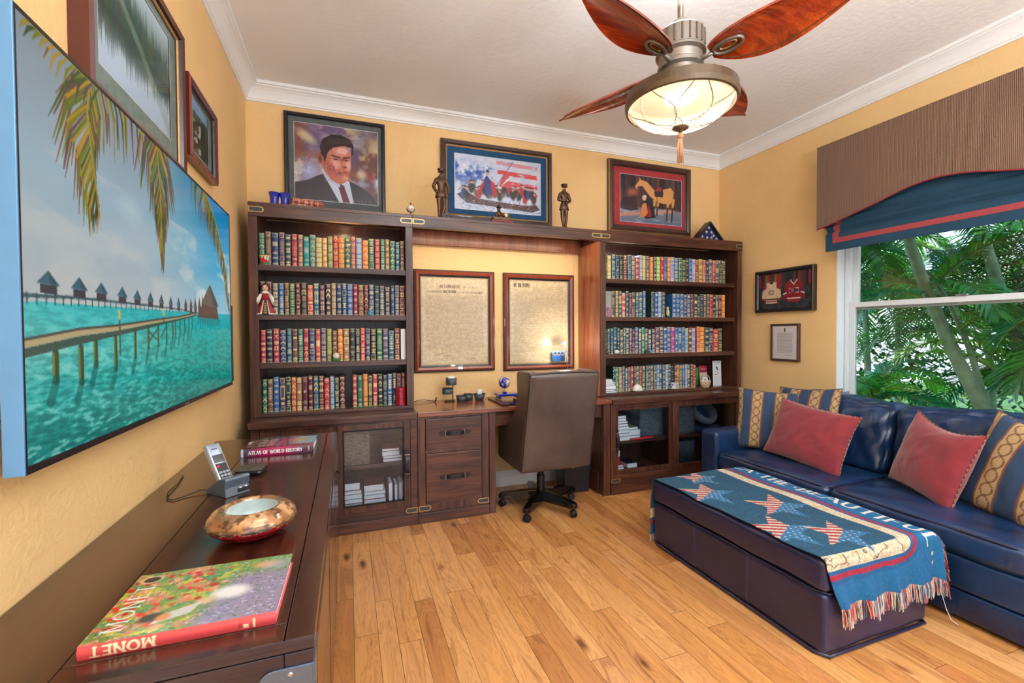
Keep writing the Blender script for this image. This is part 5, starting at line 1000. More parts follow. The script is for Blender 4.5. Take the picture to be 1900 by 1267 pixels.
obj('cradle', MB().tube([(x+.028*math.cos(a), y, ZT+.058+.028*math.sin(a)) for a in np.linspace(PI, 2*PI, 12)], .0025, 6), 'black', t); obj('ring_pull', MB().sphere((x, y, ZT+.092), .007, n=10, sc=(1, 1, 1.3)), 'deep_red', t, smooth=True); obj('marking', MB().sphere((x+.002, y-.0235, ZT+.053), .007, n=10, sc=(1, .4, .8)), 'brass', t)
def skinfig(name, V_, E_, R_, mat, parent):
    me = bpy.data.meshes.new(name); me.from_pydata(V_, E_, []); o = bpy.data.objects.new(name, me); COL.objects.link(o); me.materials.append(M[mat])
    s_ = o.modifiers.new('skin', 'SKIN'); s_.use_smooth_shade = True
    for i, d in enumerate(me.skin_vertices[0].data): d.radius = (R_[i], R_[i]*(.8 if i < 4 else 1)); d.use_root = (i == 0)
    q = o.modifiers.new('sub', 'SUBSURF'); q.levels = 2; q.render_levels = 2; o.parent = parent; return o
def soldier(x, y, label, s=1., flip=1, pose=0):
    t = thing('soldier_statue', label, 'statue', (x, y, ZT))
    hipz = .175*s
    V_ = [(0, 0, hipz), (0, 0, .215*s), (0, 0, .255*s), (0, 0, .29*s), (0, -.002, .315*s), (0, -.004, .335*s),
          (-.036*s, 0, .284*s), (.036*s, 0, .284*s)]
    R_ = [.026*s, .024*s, .032*s, .028*s, .012*s, .018*s, .018*s, .018*s]; E_ = [(0, 1), (1, 2), (2, 3), (3, 4), (4, 5), (3, 6), (3, 7)]
    if pose == 0:   # cane hand, other hand in pocket, ankles crossed
        V_ += [(-.058*s, -.004, .235*s), (-.034*s, -.024, .185*s), (.056*s, -.004, .235*s), (.050*s, -.012, .185*s), (-.018*s, 0, .165*s), (-.016*s, -.004, .09*s), (-.016*s, 0, .012), (.018*s, 0, .165*s), (.024*s, -.016, .09*s), (-.002*s, -.022, .014)]
    else:           # arms folded across the waist, coat flaring
        V_ += [(-.056*s, -.004, .235*s), (.004*s, -.034, .225*s), (.056*s, -.004, .235*s), (-.004*s, -.036, .205*s), (-.016*s, 0, .16*s), (-.016*s, 0, .09*s), (-.004*s, 0, .012), (.020*s, 0, .16*s), (.014*s, -.010, .09*s), (.004*s, -.018, .014)]
    R_ += [.014*s, .010*s, .014*s, .010*s, .020*s, .015*s, .009*s, .020*s, .015*s, .009*s]
    E_ += [(6, 8), (8, 9), (7, 10), (10, 11), (0, 12), (12, 13), (13, 14), (0, 15), (15, 16), (16, 17)]
    skinfig('body', V_, E_, R_, 'bronze', t)
    L = lambda mb, n, m='bronze': obj(n, mb, m, t, smooth=True, local=True)
    L(MB().lathe([(.014, 0), (.019, .003), (.017, .012), (.027, .018), (.026, .024), (.0, .028)], (0, -.003, .344*s), 24, sy=1.05), 'peaked_cap'); L(MB().lathe([(.012, 0), (.026, 0), (.024, .003), (.012, .003)], (0, -.010, .345*s), 20), 'cap_brim')
    L(MB().sphere((0, -.021, .333*s), .005, n=8, sc=(.7, 1, 1.3)), 'nose'); L(MB().lathe([(.030*s, 0), (.034*s, -.006), (.044*s, -.045), (.042*s, -.047), (.028*s, 0)], (0, 0, .205*s), 20, sy=.75), 'coat_skirt'); L(MB().lathe([(.031*s, 0), (.032*s, .01)], (0, 0, .20*s), 20, sy=.8), 'belt')
    for i, q in enumerate(((-.016, 0) if pose == 0 else (-.006, 0), (-.002, -.024) if pose == 0 else (.006, -.02))): L(MB().sphere((q[0]*s, q[1]-.006, .009), .010, n=10, sc=(.8, 1.7, .9)), 'boot')
    if pose == 0: L(MB().tube([(.052*s, -.014, .185*s), (.064*s, -.03, .0)], .0022, 6), 'cane')
    return t
soldier(.655, 3.335, 'bronze soldier statue with ankles crossed, left of the framed boat print', 1.0, pose=0); soldier(1.665, 3.335, 'bronze soldier statue with folded arms, right of the framed boat print', .98, pose=1)
t = mk('bronze_group', 'small bronze seated figure and drum on a stepped base in front of the boat print', 'figurine', (1.12, 3.32, ZT))
obj('stone_base', MB().box(1.03, 1.21, 3.285, 3.36, ZT, ZT+.022).box(1.045, 1.195, 3.29, 3.355, ZT+.022, ZT+.046), 'bronze', t, bevel=.004); obj('red_lettering', bx(1.04, 1.20, 3.282, 3.285, ZT+.005, ZT+.014), 'red_pipe', t)
obj('seated_figure', MB().sphere((1.10, 3.32, ZT+.07), .026, n=12, sc=(.9, .8, 1.2)).sphere((1.098, 3.315, ZT+.108), .014, n=12).tube([(1.10, 3.31, ZT+.08), (1.125, 3.295, ZT+.06), (1.14, 3.30, ZT+.05)], [.01, .008, .006], 8).tube([(1.10, 3.315, ZT+.055), (1.07, 3.295, ZT+.06), (1.075, 3.29, ZT+.045)], [.013, .011, .009], 8), 'bronze', t, smooth=True)
obj('hat', MB().lathe([(.018, 0), (.022, .004), (.010, .008), (.009, .018), (0, .02)], (1.098, 3.315, ZT+.116), 16), 'iron', t); obj('drum', MB().lathe([(.022, 0), (.026, .006), (.026, .03), (.022, .036), (0, .036)], (1.155, 3.325, ZT+.046), 20), 'brass', t, smooth=False)
t = mk('flag_case', 'triangular case holding a folded starred flag on top of the right bookcase', 'flag case', (3.24, 3.43, ZT))
a, b_, c_ = (3.05, ZT), (3.44, ZT), (3.245, ZT+.205)
def inset(k): g = ((a[0]+b_[0]+c_[0])/3, (a[1]+b_[1]+c_[1])/3); return [(g[0]+(q[0]-g[0])*k, g[1]+(q[1]-g[1])*k) for q in (a, b_, c_)]
mb = MB(); o3, i3 = inset(1), inset(.84)
for i in range(3):
    j = (i+1) % 3; mb.prism([o3[i], o3[j], i3[j], i3[i]], 3.40, 3.48, 'y')
obj('case_frame', mb, 'frame_black', t, bevel=.002); obj('case_back', MB().prism(inset(.86), 3.47, 3.478, 'y'), 'frame_black', t); M['flagblue'] = plain('flag_navy', rgb(34, 44, 100), .8, var=.1, scale=90, bumps=.3)
fo = obj('folded_flag', MB().prism(inset(.86), 3.425, 3.468, 'y'), 'flagblue', t, bevel=.01, seg=3); st = MB()
for sx, sz in ((3.243, .148), (3.215, .105), (3.275, .105), (3.165, .058), (3.222, .052), (3.275, .055), (3.335, .045), (3.14, .022), (3.30, .075)):
    st.prism([(sx+(.017 if k % 2 == 0 else .0068)*math.cos(PI/2+k*PI/5), ZT+sz+(.017 if k % 2 == 0 else .0068)*math.sin(PI/2+k*PI/5)) for k in range(10)], 3.4235, 3.425, 'y')
obj('white_stars', st, 'china', fo); obj('case_glass', MB().prism(inset(.85), 3.412, 3.414, 'y'), 'pglass', t)
# ================================================================== credenza below the television
cr = thing('credenza', 'long dark espresso credenza under the television along the left wall', 'credenza', (-.36, 1.82, 0))
cx0, cx1, cy0, cy1 = XL+.004, -.067, .905, 2.735
tb_ = MB(); tb_.box(cx0, -.463, cy0, cy1, .737, .76).box(-.461, -.119, cy0+.055, cy1-.055, .737, .76).box(-.461, -.119, cy0, cy0+.053, .737, .76).box(-.461, -.119, cy1-.053, cy1, .737, .76).box(-.117, cx1, cy0, cy1, .737, .76)
obj('top', tb_, 'cred', cr, bevel=.0015)
obj('edge_band', bx(cx0, cx1, cy0-.002, cy0, .7375, .7595), 'credx', cr, bevel=.0008)
obj('body', MB().box(cx0+.004, cx1-.02, cy0+.012, cy1-.012, .08, .737), 'credx', cr, bevel=.002)
obj('end_frame', MB().box(cx0+.004, cx0+.055, cy0+.002, cy0+.012, .02, .733).box(-.118, cx1-.002, cy0+.002, cy0+.012, .02, .733).box(cx0+.055, -.119, cy0+.002, cy0+.012, .665, .733).box(cx0+.055, -.119, cy0+.002, cy0+.012, .08, .14), 'credx', cr, bevel=.002)
fm_ = MB()
for a, b_ in ((cy0+.0125, cy0+.05), (1.49, 1.53), (2.10, 2.14), (cy1-.05, cy1-.002)): fm_.box(cx1-.02, cx1-.002, a, b_, .02, .735)
fm_.box(cx1-.02, cx1-.002, cy0+.05, cy1-.05, .71, .735).box(cx1-.02, cx1-.002, cy0+.05, cy1-.05, .06, .10)
obj('face_frame', fm_, 'cred', cr, bevel=.002)
for a, b_ in ((cy0+.053, 1.487), (1.533, 2.097), (2.143, cy1-.053)):
    for z0, z1 in ((.50, .705), (.105, .495)):
        d_ = obj('drawer', bx(cx1-.014, cx1+.001, a, b_, z0, z1), 'cred', cr, bevel=.003); ym = (a+b_)/2; zm = (z0+z1)/2
        if a > 2.1 and z0 > .3: obj('handle', MB().tube([(cx1+.001, ym-.09, zm), (cx1+.006, ym-.085, zm), (cx1+.015, ym-.05, zm), (cx1+.017, ym, zm), (cx1+.015, ym+.05, zm), (cx1+.006, ym+.085, zm), (cx1+.001, ym+.09, zm)], .0045, 8), 'strap', d_, smooth=True)
M['plate'] = plain('brushed_blue_grey_plate', rgb(112, 134, 160), .3, .8, var=.12, scale=12)
pp = arc(-.135, .685, .026, .024, 90, 180, 6)+arc(-.135, .665, .026, .024, 180, 270, 6)+[(cx1-.003, .641), (cx1-.003, .709)]
pl_ = obj('end_plate', MB().prism(pp, cy0-.002, cy0+.002, 'y'), 'plate', cr, bevel=.0015)
obj('plate_return', bx(cx1-.004, cx1, cy0, cy0+.09, .641, .709), 'plate', pl_)
sc_ = MB()
for x, z in ((-.108, .697), (-.108, .668), (-.143, .673)): sc_.lathe([(.0045, 0), (.0045, .001), (.003, .0022), (0, .0022)], (x, cy0-.002, z), 12, axis='y')
sc_.v = [(a, cy0-.002-(b_-(cy0-.002)) if b_ > cy0-.002 else b_, c_) for a, b_, c_ in sc_.v]
obj('screws', sc_, 'steel', pl_)
# --- art book
def biglay(name, label, W_, D_, T_, loc, rz, cover, spine, spine_rgb, backc):
    mb = MB(); b = tuple(lin(np.array(spine_rgb)/255)); t = .003
    sheet(cover, lambda U, V: ((U-.5)*W_, (V-.5)*D_, T_+0*U), mb, 0)
    sheet(spine, lambda U, V: ((U-.5)*W_, -D_/2-.0035*np.sin(V*PI), V*T_), mb, 0)
    mb.box(-W_/2, W_/2, -D_/2, D_/2, T_-t, T_-.0003, 0, b).box(-W_/2, W_/2, -D_/2, D_/2, 0, t, 0, b).box(-W_/2, W_/2, -D_/2, -D_/2+.002, t, T_-t, 0, b).box(-W_/2+.003, W_/2-.004, -D_/2+.002, D_/2-.004, t, T_-t, 1)
    o = obj(name, mb, ['vcprint', 'paper'], local=True); o.location = loc; o.rotation_euler = (0, 0, rz); return tag(o, label, 'book')
w, h = .305, .24; cv = Cv(w, h, 210, 166, (120, 140, 60)); X, Y = cv.X, cv.Y
a_ = fbm(X*30, Y*40, 7, 4); b2_ = fbm(X*60, Y*70, 17, 3); cv.mix((slice(None),)*2, np.clip((a_-.45)*6, 0, 1), (186, 184, 62)); cv.mix((slice(None),)*2, np.clip((b2_-.5)*7, 0, 1), (90, 136, 82)); cv.mix((slice(None),)*2, np.clip((fbm(X*50, Y*50, 27)-.5)*7, 0, 1)*(X < .16), (188, 130, 96))
cv.mix((slice(None),)*2, np.clip((X-.19)*20, 0, 1)*np.clip((Y-.13-(X-.22)*.1)*30, 0, 1), (110, 150, 86)); cv.mix((slice(None),)*2, np.clip((X-.165-.25*(Y-.1))*28, 0, 1)*np.clip((.19-Y)*30, 0, 1), (140, 132, 156))
for i in range(110):
    q = RNG.random(5); x_, y_ = q[0]*.19, .03+q[1]*.2
    if x_ > .1 and y_ < .09: continue
    cv.ell(x_, y_, .004+.006*q[2], .003+.004*q[3], [(206, 56, 36), (190, 40, 30), (214, 110, 70), (226, 150, 130)][int(q[4]*4)], q[2]*3, .4)
for _ in range(900):
    q = RNG.random(6); x_, y_ = q[0]*w, q[1]*h
    if x_ > .15+.3*(y_-.06) or y_ < .05: c_ = [(96, 92, 120), (176, 170, 200), (70, 84, 70), (206, 200, 222), (120, 110, 96), (84, 130, 84)][int(q[4]*6)]; cv.line((x_, y_), (x_+.012*(q[2]-.3), y_+.012*(q[3]-.5)), .0022, c_, a=.75)
    else: c_ = [(70, 116, 76), (206, 200, 80), (224, 168, 120), (60, 90, 60)][int(q[4]*4)]; cv.line((x_, y_), (x_+.006*(q[2]-.5), y_+.005), .002, c_, a=.6)
cv.ell(.205, .105, .035, .024, (226, 226, 226), -.1, .35, .95); cv.ell(.165, .085, .016, .012, (216, 176, 140), 0, .4, .9); cv.poly([(.09, .03), (.10, .06), (.16, .085), (.15, .05)], (206, 200, 214), .8); cv.ell(.085, .055, .020, .014, (64, 48, 40), .2, .3); cv.ell(.105, .05, .012, .012, (206, 130, 80), 0, .4); cv.ell(.255, .205, .026, .014, (226, 150, 90), 0, .5, .8); cv.ell(.275, .20, .03, .02, (176, 168, 214), 0, .6, .5)
cv.ell(.032, .212, .020, .016, (206, 176, 130)); cv.ell(.032, .212, .015, .011, (60, 60, 44))
cv.text('MONET', .048, .028, .030, (232, 236, 240), d=(0, 1), u=(-1, 0), L=.165, thick=.12, thin=.05)
s_ = Cv(w, .025, 260, 26, (214, 74, 78)); s_.text('MONET', .112, .020, .016, (240, 228, 180), d=(-1, 0), u=(0, -1), L=.098, thick=.24, thin=.15); s_.text('VIDITA', .247, .005, .005, (110, 30, 34), d=(0, 1), u=(-1, 0), L=.015, serif=False); s_.text('THE', .258, .004, .007, (240, 228, 180), d=(0, 1), u=(-1, 0), L=.010, thick=.3); s_.line((.268, .004), (.268, .018), .004, (230, 220, 170))
biglay('art_book', 'large art book titled MONET with a red spine, on the credenza', w, h, .025, (-.289, 1.087, .7603), math.radians(-1.0), cv, s_, (214, 74, 78), None)
# --- atlas
w, h = .30, .20; cv = Cv(w, h, 180, 120, (96, 62, 56)); X, Y = cv.X, cv.Y; cv.mix((slice(None),)*2, np.clip((X-.02-Y*.2)*8, 0, 1), (160, 30, 66)); cv.mix((slice(None),)*2, np.clip((X-.15)*12, 0, 1)*np.clip((Y-.02)*30, 0, 1), (140, 190, 206)); cv.mix((slice(None),)*2, np.clip(1-np.hypot((X-.235)/.055, (Y-.12)/.07)+(fbm(X*30, Y*30, 3)-.5)*1.5, 0, 1)*1., (232, 150, 90)); cv.mix((slice(None),)*2, np.clip(1-np.hypot((X-.15)/.02, (Y-.1)/.1)+(fbm(X*30, Y*30, 5)-.5), 0, 1)*.9, (206, 120, 110))
cv.text('ATLAS', .045, .03, .030, (226, 196, 196), d=(0, 1), u=(-1, 0), L=.15); cv.text('WORLD', .085, .03, .030, (226, 196, 196), d=(0, 1), u=(-1, 0), L=.15); cv.text('HISTORY', .125, .03, .030, (226, 196, 196), d=(0, 1), u=(-1, 0), L=.15); cv.poly([(.005, .10), (.02, .10), (.02, .15), (.005, .15)], (226, 226, 226))
s_ = Cv(w, .036, 300, 38, (92, 62, 84)); s_.mix((slice(None),)*2, np.clip((s_.X-.03)*20, 0, 1)*np.clip((.26-s_.X)*14, 0, 1), (172, 24, 84)); s_.poly([(0, 0), (.010, 0), (.010, .036), (0, .036)], (190, 206, 220)); s_.text('ATLAS OF WORLD HISTORY', .030, .010, .0145, (240, 240, 244), L=.225, thick=.24, thin=.12); s_.poly([(.278, .008), (.285, .008), (.285, .03), (.278, .03)], (190, 150, 110))
biglay('atlas_book', 'magenta-spined ATLAS OF WORLD HISTORY book on the far end of the credenza', w, h, .036, (-.312, 2.42, .7603), math.radians(-1.5), cv, s_, (92, 62, 84), None)
# --- ceramic bowl
t = mk('ceramic_bowl', 'low round bowl glazed copper above a red underside on the credenza', 'bowl', (-.258, 1.42, .7603))
prof = [(0, .001), (.03, 0), (.055, .004), (.085, .016), (.106, .034), (.112, .046), (.108, .060), (.096, .074), (.080, .083), (.072, .084), (.0665, .081), (.064, .076)]
def resamp(p, n):
    p = np.array(p); d = np.r_[0, np.cumsum(np.hypot(*np.diff(p, axis=0).T))]; s = np.linspace(0, d[-1], n); return np.interp(s, d, p[:, 0]), np.interp(s, d, p[:, 1])
pr_, pz_ = resamp(prof, 64); cv = Cv(1, 1, 240, 64); X, Y = cv.X, cv.Y; edge = .043+.006*(fbm(X*26, Y*0, 3)-.5)*2+.0025*np.sin(X*150); zz_ = np.interp(Y, np.linspace(0, 1, 64), pz_)
cu = fbm(X*16, Y*6, 5); cv.C = C8(168, 116, 72)*np.ones_like(cv.C); cv.mix((slice(None),)*2, np.clip((cu-.42)*4, 0, 1), (214, 168, 120)); cv.mix((slice(None),)*2, np.clip((fbm(X*40, Y*14, 8)-.52)*6, 0, .8), (92, 60, 44)); cv.mix((slice(None),)*2, np.clip(1-np.abs(zz_-edge-.004)/.005, 0, 1), (70, 64, 66)); cv.mix((slice(None),)*2, np.clip(1-np.abs(zz_-edge)/.0016, 0, 1), (226, 206, 140)); cv.mix((slice(None),)*2, np.clip((edge-zz_)/.001, 0, 1)*(Y < .7), (176, 16, 40))
M['glaze'] = vcol('copper_glaze', .18, metal=.35, coat=.8)
bb_ = obj('glazed_shell', sheet(cv, lambda U, V: (-.258+np.interp(V, np.linspace(0, 1, 64), pr_)*np.cos(U*2*PI), 1.42+np.interp(V, np.linspace(0, 1, 64), pr_)*np.sin(U*2*PI), .7603+np.interp(V, np.linspace(0, 1, 64), pz_))), 'glaze', t, smooth=True)
P_('white_glaze', (206, 220, 218), .12, coat=.8); obj('white_interior', MB().lathe([(.064, .077), (.066, .070), (.075, .055), (.075, .035), (.05, .015), (0, .010)], (-.258, 1.42, .7603), 48, cap=False), 'white_glaze', t, smooth=True)
# --- cordless phone in its cradle
t = mk('cordless_phone', 'silver cordless phone standing in its grey cradle on the credenza', 'phone', (-.405, 1.83, .7603)); P_('phone_grey', (92, 106, 124), .3, .3); P_('phone_silver', (176, 190, 206), .22, .6); P_('key_grey', (150, 160, 172), .4); P_('key_white', (214, 216, 220), .4)
Tm = Matrix.Translation((-.405, 1.83, .7603)) @ Matrix.Rotation(math.radians(43), 4, 'Z')
b = MB().prism([(-.055, 0), (.062, 0), (.064, .012), (.02, .04), (-.012, .058), (-.050, .066), (-.056, .058), (-.048, .03)], -.042, .042, 'x'); b.xf(Tm)
obj('cradle', b, 'phone_grey', t, bevel=.003)
def slab(y0, z0, tilt, w_, l_, th, m_, name, par, rz=38, dx=0, bev=.005):
    q = MB().rbox(-w_/2+dx, w_/2+dx, -th, 0, 0, l_, min(.008, th*.49), 8); q.xf(Tm @ Matrix.Translation((0, y0, z0)) @ Matrix.Rotation(-tilt, 4, 'X')); return obj(name, q, m_, par, smooth=True)
Tm0 = Tm; 
hs_ = slab(-.008, .012, math.radians(36), .050, .175, .026, 'phone_silver', 'handset', t, dx=-.012)
TH = Tm @ Matrix.Translation((0, -.008, .012)) @ Matrix.Rotation(math.radians(-36), 4, 'X')
q = MB().box(-.030, .006, -.0275, -.0255, .098, .128).xf(TH); obj('display', q, 'blackgloss', hs_)
q = MB().box(-.030, .006, -.0272, -.0255, .012, .094).xf(TH); obj('keypad_panel', q, 'black', hs_); q = MB()
for i in range(4):
    for j in range(3): q.box(-.028+j*.0115, -.019+j*.0115, -.0285, -.0272, .018+i*.0125, .026+i*.0125)
q.xf(TH); obj('keys', q, 'key_grey', hs_, bevel=.0008); obj('red_key', MB().box(-.029, -.020, -.0288, -.0272, .078, .086).xf(TH), 'flower_red', hs_)
q = MB().box(-.022, -.002, -.0268, -.0255, .150, .153).xf(TH); obj('earpiece', q, 'black', hs_)
TC = Tm @ Matrix.Translation((0, -.056, .006)) @ Matrix.Rotation(math.radians(60), 4, 'X')
# answering controls: sloping front panel right of the handset
pn = MB().prism([(-.058, .010), (-.060, .013), (-.012, .050), (-.009, .047)], .0, .041, 'x').xf(Tm); cp_ = obj('control_panel', pn, 'black', t)
q = MB()
for i in range(3):
    for j in range(2): q.sphere((.010+.02*j, -.050+.015*i, .0225+.0115*i), .0042, n=8, sc=(1.2, 1.2, .7))
q.xf(Tm); obj('control_keys', q, 'key_white', cp_, smooth=True); obj('round_dial', MB().tube([(.022+.010*math.cos(a), -.036+.009*math.sin(a)*.8, .0345+.009*math.sin(a)*.65) for a in np.linspace(0, 2*PI, 16, endpoint=False)], .002, 6, closed=True).xf(Tm), 'key_white', cp_)
tag(obj('power_cord', MB().tube([(-.46, 1.86, .767), (-.50, 1.86, .770), (-.535, 1.83, .764), (-.56, 1.80, .764), (-.585, 1.82, .764), (-.60, 1.88, .768), (-.605, 2.0, .764), (-.62, 2.1, .764)], .0022, 6), 'black', smooth=True), 'thin black cord running from the phone cradle to the wall', 'cord')
# --- streaming box
t = mk('streaming_box', 'small flat glossy black streaming box beside the phone', 'media player', (-.375, 2.05, .7603)); q = MB().rbox(-.05, .05, -.05, .05, 0, .022, .014, 14); q.xf(Matrix.Translation((-.375, 2.05, .7603)) @ Matrix.Rotation(-.12, 4, 'Z'))
bo = obj('case', q, 'blackgloss', t, smooth=True); q = MB().rbox(-.047, .047, -.047, .047, .0205, .0235, .0015, 10); q.xf(Matrix.Translation((-.375, 2.05, .7603)) @ Matrix.Rotation(-.12, 4, 'Z')); M['charcoal_top'] = plain('charcoal_matte_top', rgb(78, 72, 66), .45); obj('top_face', q, 'charcoal_top', t)
lt = Cv(.04, .016, 44, 18, (78, 72, 66)); lt.ell(.008, .007, .0048, .0052, (30, 28, 28)); lt.line((.008, .012), (.011, .015), .002, (30, 28, 28)); lt.line((.019, .003), (.019, .013), .002, (30, 28, 28)); lt.line((.016, .0095), (.023, .0095), .002, (30, 28, 28)); lt.pl([(.026, .0095), (.030, .003), (.034, .0095)], .002, (30, 28, 28))
q = MB(); sheet(lt, lambda U, V: ((U-.5)*.04, (V-.5)*.016, .0238+0*U), q); q.xf(Matrix.Translation((-.375, 2.05, .7603)) @ Matrix.Rotation(1.2, 4, 'Z')); obj('printed_mark', q, 'vc', t)
q = MB().box(-.010, .010, -.0508, -.0495, .008, .010).xf(Matrix.Translation((-.375, 2.05, .7603)) @ Matrix.Rotation(-.12, 4, 'Z')); obj('status_light', q, emis('blue_status_light', (.2, .25, 1), 2.5), t)

# ================================================================== on the desk
t = mk('wire_organizer', 'black wire organizer with swivelling mesh cups on the desk, by the left bookcase', 'organizer', (.775, 3.52, .7725))
obj('post', MB().tube([(.772, 3.52, .776), (.772, 3.52, .93)], .004, 8), 'iron', t); obj('foot_ring', MB().tube([(.745+.04*math.cos(a), 3.52+.035*math.sin(a), .7765) for a in np.linspace(0, 2*PI, 20, endpoint=False)], .0035, 6, closed=True), 'iron', t)
M['mesh'] = plain('dark_mesh_cup', rgb(86, 94, 102), .5, .4, var=.3, scale=120, bumps=.4); P_('paper_white', (226, 230, 232), .8)
for i, (x, z, r, hh_) in enumerate(((.755, .905, .042, .055), (.725, .835, .042, .046))):
    k = obj('mesh_cup', MB().lathe([(0, .002), (r*.9, .002), (r, .006), (r, hh_), (r-.002, hh_), (r-.003, .008), (0, .006)], (x, 3.50, z), 28), 'mesh', t, smooth=True); obj('rim_ring', MB().tube([(x+r*math.cos(a), 3.50+r*math.sin(a), z+hh_) for a in np.linspace(0, 2*PI, 24, endpoint=False)], .0022, 6, closed=True), 'iron', k)
    obj('contents', MB().rbox(x-.03, x+.03, 3.47, 3.53, z+.008, z+(.07 if i == 0 else .02), .012, 6), 'paper_white', k, smooth=True)
for i, (x, y, r1, r2, hh_, lab) in enumerate([(.835, 3.50, .034, .042, .045, 'small mesh bowl of trinkets nearest the wire organizer'), (.905, 3.55, .034, .040, .048, 'round mesh bowl of paper clips between two other mesh bowls'), (.99, 3.52, .032, .048, .050, 'flared mesh bowl holding white folded paper, nearest the globe')]):
    t = mk('mesh_bowl', lab, 'bowl', (x, y, .7725)); z = .7725
    q = obj('bowl_wall', MB().lathe([(0, .002), (r1, .0), (r2, hh_), (r2-.002, hh_), (r1-.002, .004), (0, .004)], (x, y, z), 28), 'mesh', t, smooth=True); obj('rim_ring', MB().tube([(x+r2*math.cos(a), y+r2*math.sin(a), z+hh_) for a in np.linspace(0, 2*PI, 24, endpoint=False)], .0025, 6, closed=True), 'iron', t)
    mb = MB(); rr = random.Random(i)
    for k in range(22): a = rr.uniform(0, 2*PI); r = rr.uniform(0, r1*.75); mb.rbox(x+r*math.cos(a)-.007, x+r*math.cos(a)+.007, y+r*math.sin(a)-.005, y+r*math.sin(a)+.005, z+.004+rr.uniform(0, .02), z+.014+rr.uniform(.004, .02), .003, 3)
    if i == 2: mb.rbox(x-.018, x+.02, y-.01, y+.012, z+.02, z+.085, .006, 5)
    obj('contents', mb, ['sky_blue', 'wick_tan', 'paper_white'][i] if i != 0 else 'key_grey', t, smooth=True)
t = mk('desk_globe', 'small cobalt blue globe on a blue tray base beside the office chair', 'globe', (1.20, 3.45, .7775)); gx, gy, gz = 1.185, 3.46, .912
cv = Cv(2, 1, 140, 70, (24, 54, 178)); X, Y = cv.X, cv.Y; n = fbm(X*5, Y*5, 12); cv.mix((slice(None),)*2, np.clip((n-.52)*30, 0, 1), (206, 170, 120)); cv.mix((slice(None),)*2, np.clip((fbm(X*9, Y*9, 3)-.6)*30, 0, 1)*(n > .5), (200, 90, 80)); cv.mix((slice(None),)*2, np.clip((fbm(X*7+3, Y*7, 9)-.62)*30, 0, 1), (220, 226, 232))
obj('globe_ball', sheet(cv, lambda U, V: (gx+.046*np.sin(V*PI)*np.cos(U*2*PI), gy+.046*np.sin(V*PI)*np.sin(U*2*PI), gz-.046*np.cos(V*PI))), 'vcs', t, smooth=True)
obj('meridian', MB().tube([(gx-.052*math.cos(a)*math.cos(.0), gy, gz+.052*math.sin(a)) for a in np.linspace(-1.9, 1.5, 20)], .002, 6), 'brass', t, smooth=True); obj('axis_pin', MB().tube([(gx-.026, gy, gz+.052), (gx-.020, gy, gz+.042)], .003, 6), 'brass', t)
obj('stem', MB().lathe([(.018, 0), (.010, .006), (.004, .012), (.004, .026), (.007, .030), (.003, .034)], (gx, gy, .838), 14), 'brass', t, smooth=True); tr = MB().box(1.115, 1.30, 3.40, 3.52, .806, .826); obj('tray', tr, 'cobalt', t, bevel=.004); obj('tray_feet', MB().box(1.125, 1.14, 3.41, 3.51, .7875, .806).box(1.275, 1.29, 3.41, 3.51, .7875, .806).box(gx-.015, gx+.015, 3.445, 3.475, .826, .839), 'cobalt', t, bevel=.002)
t = mk('desk_pad', 'brown leather desk pad with bronze corner rails in front of the chair', 'desk pad', (1.35, 3.33, .7725)); obj('pad', bx(1.085, 1.62, 3.175, 3.535, .7725, .780), 'blackgloss', t, bevel=.002); obj('side_rail', bx(1.065, 1.125, 3.17, 3.54, .7725, .7855), 'frame_maroon', t, bevel=.003); obj('side_rail', bx(1.58, 1.64, 3.17, 3.54, .7725, .7855), 'frame_maroon', t, bevel=.003)
tag(obj('cable', MB().tube([(.45, 3.56, .776), (.50, 3.56, .79), (.55, 3.57, .792), (.60, 3.575, .783), (.635, 3.56, .776)], .0028, 6).tube([(.635, 3.56, .776), (.642, 3.55, .787), (.645, 3.545, .81)], [.005, .006, .005], 8), 'black', smooth=True), 'short black cable curling on the desk beside the left bookcase', 'cable')
t = mk('desk_lamp', 'slim silver desk lamp with a bright bulb behind the office chair', 'lamp', (1.80, 3.5, .7725)); obj('foot', MB().lathe([(.05, 0), (.05, .006), (.01, .012)], (1.80, 3.5, .7725), 24), 'steel', t)
obj('arm', MB().tube([(1.80, 3.5, .78), (1.787, 3.5, .95), (1.745, 3.497, 1.205)], .003, 8).tube([(1.81, 3.5, .78), (1.835, 3.5, .95), (1.75, 3.497, 1.205)], .0022, 8), 'steel', t); obj('lamp_head', MB().lathe([(.006, .02), (.012, .016), (.020, .0), (.018, 0), (.010, .014)], (1.735, 3.497, 1.222), 20), 'steel', t)
obj('bulb', MB().sphere((1.735, 3.487, 1.224), .014, n=14), emis('bright_bulb', (1, .97, .9), 40), t); light('desk_lamp_glow', 'POINT', (1.735, 3.455, 1.224), 2.2, (1, .92, .78), .015)

# ================================================================== waste bin
t = mk('waste_bin', 'black waste bin under the desk', 'waste bin', (1.745, 3.35, .004)); P_('bin_black', (34, 34, 38), .35)
obj('bin_body', MB().add([(x, y, z) for z, k in ((.004, .88), (.27, 1)) for x, y in [(1.745+k*a, 3.35+k*b_) for a, b_ in ((-.125, -.09), (.125, -.09), (.125, .09), (-.125, .09))]], [(3, 2, 1, 0), (0, 1, 5, 4), (1, 2, 6, 5), (2, 3, 7, 6), (3, 0, 4, 7)]), 'bin_black', t, bevel=.012, solid=-.003)
obj('rim', MB().tube([(1.62, 3.26, .272), (1.87, 3.26, .272), (1.87, 3.44, .272), (1.62, 3.44, .272)], .005, 8, closed=True), 'bin_black', t)
obj('badge', MB().lathe([(.014, 0), (.014, .003), (0, .004)], (1.70, 3.256, .225), 16, axis='y'), 'steel', t)

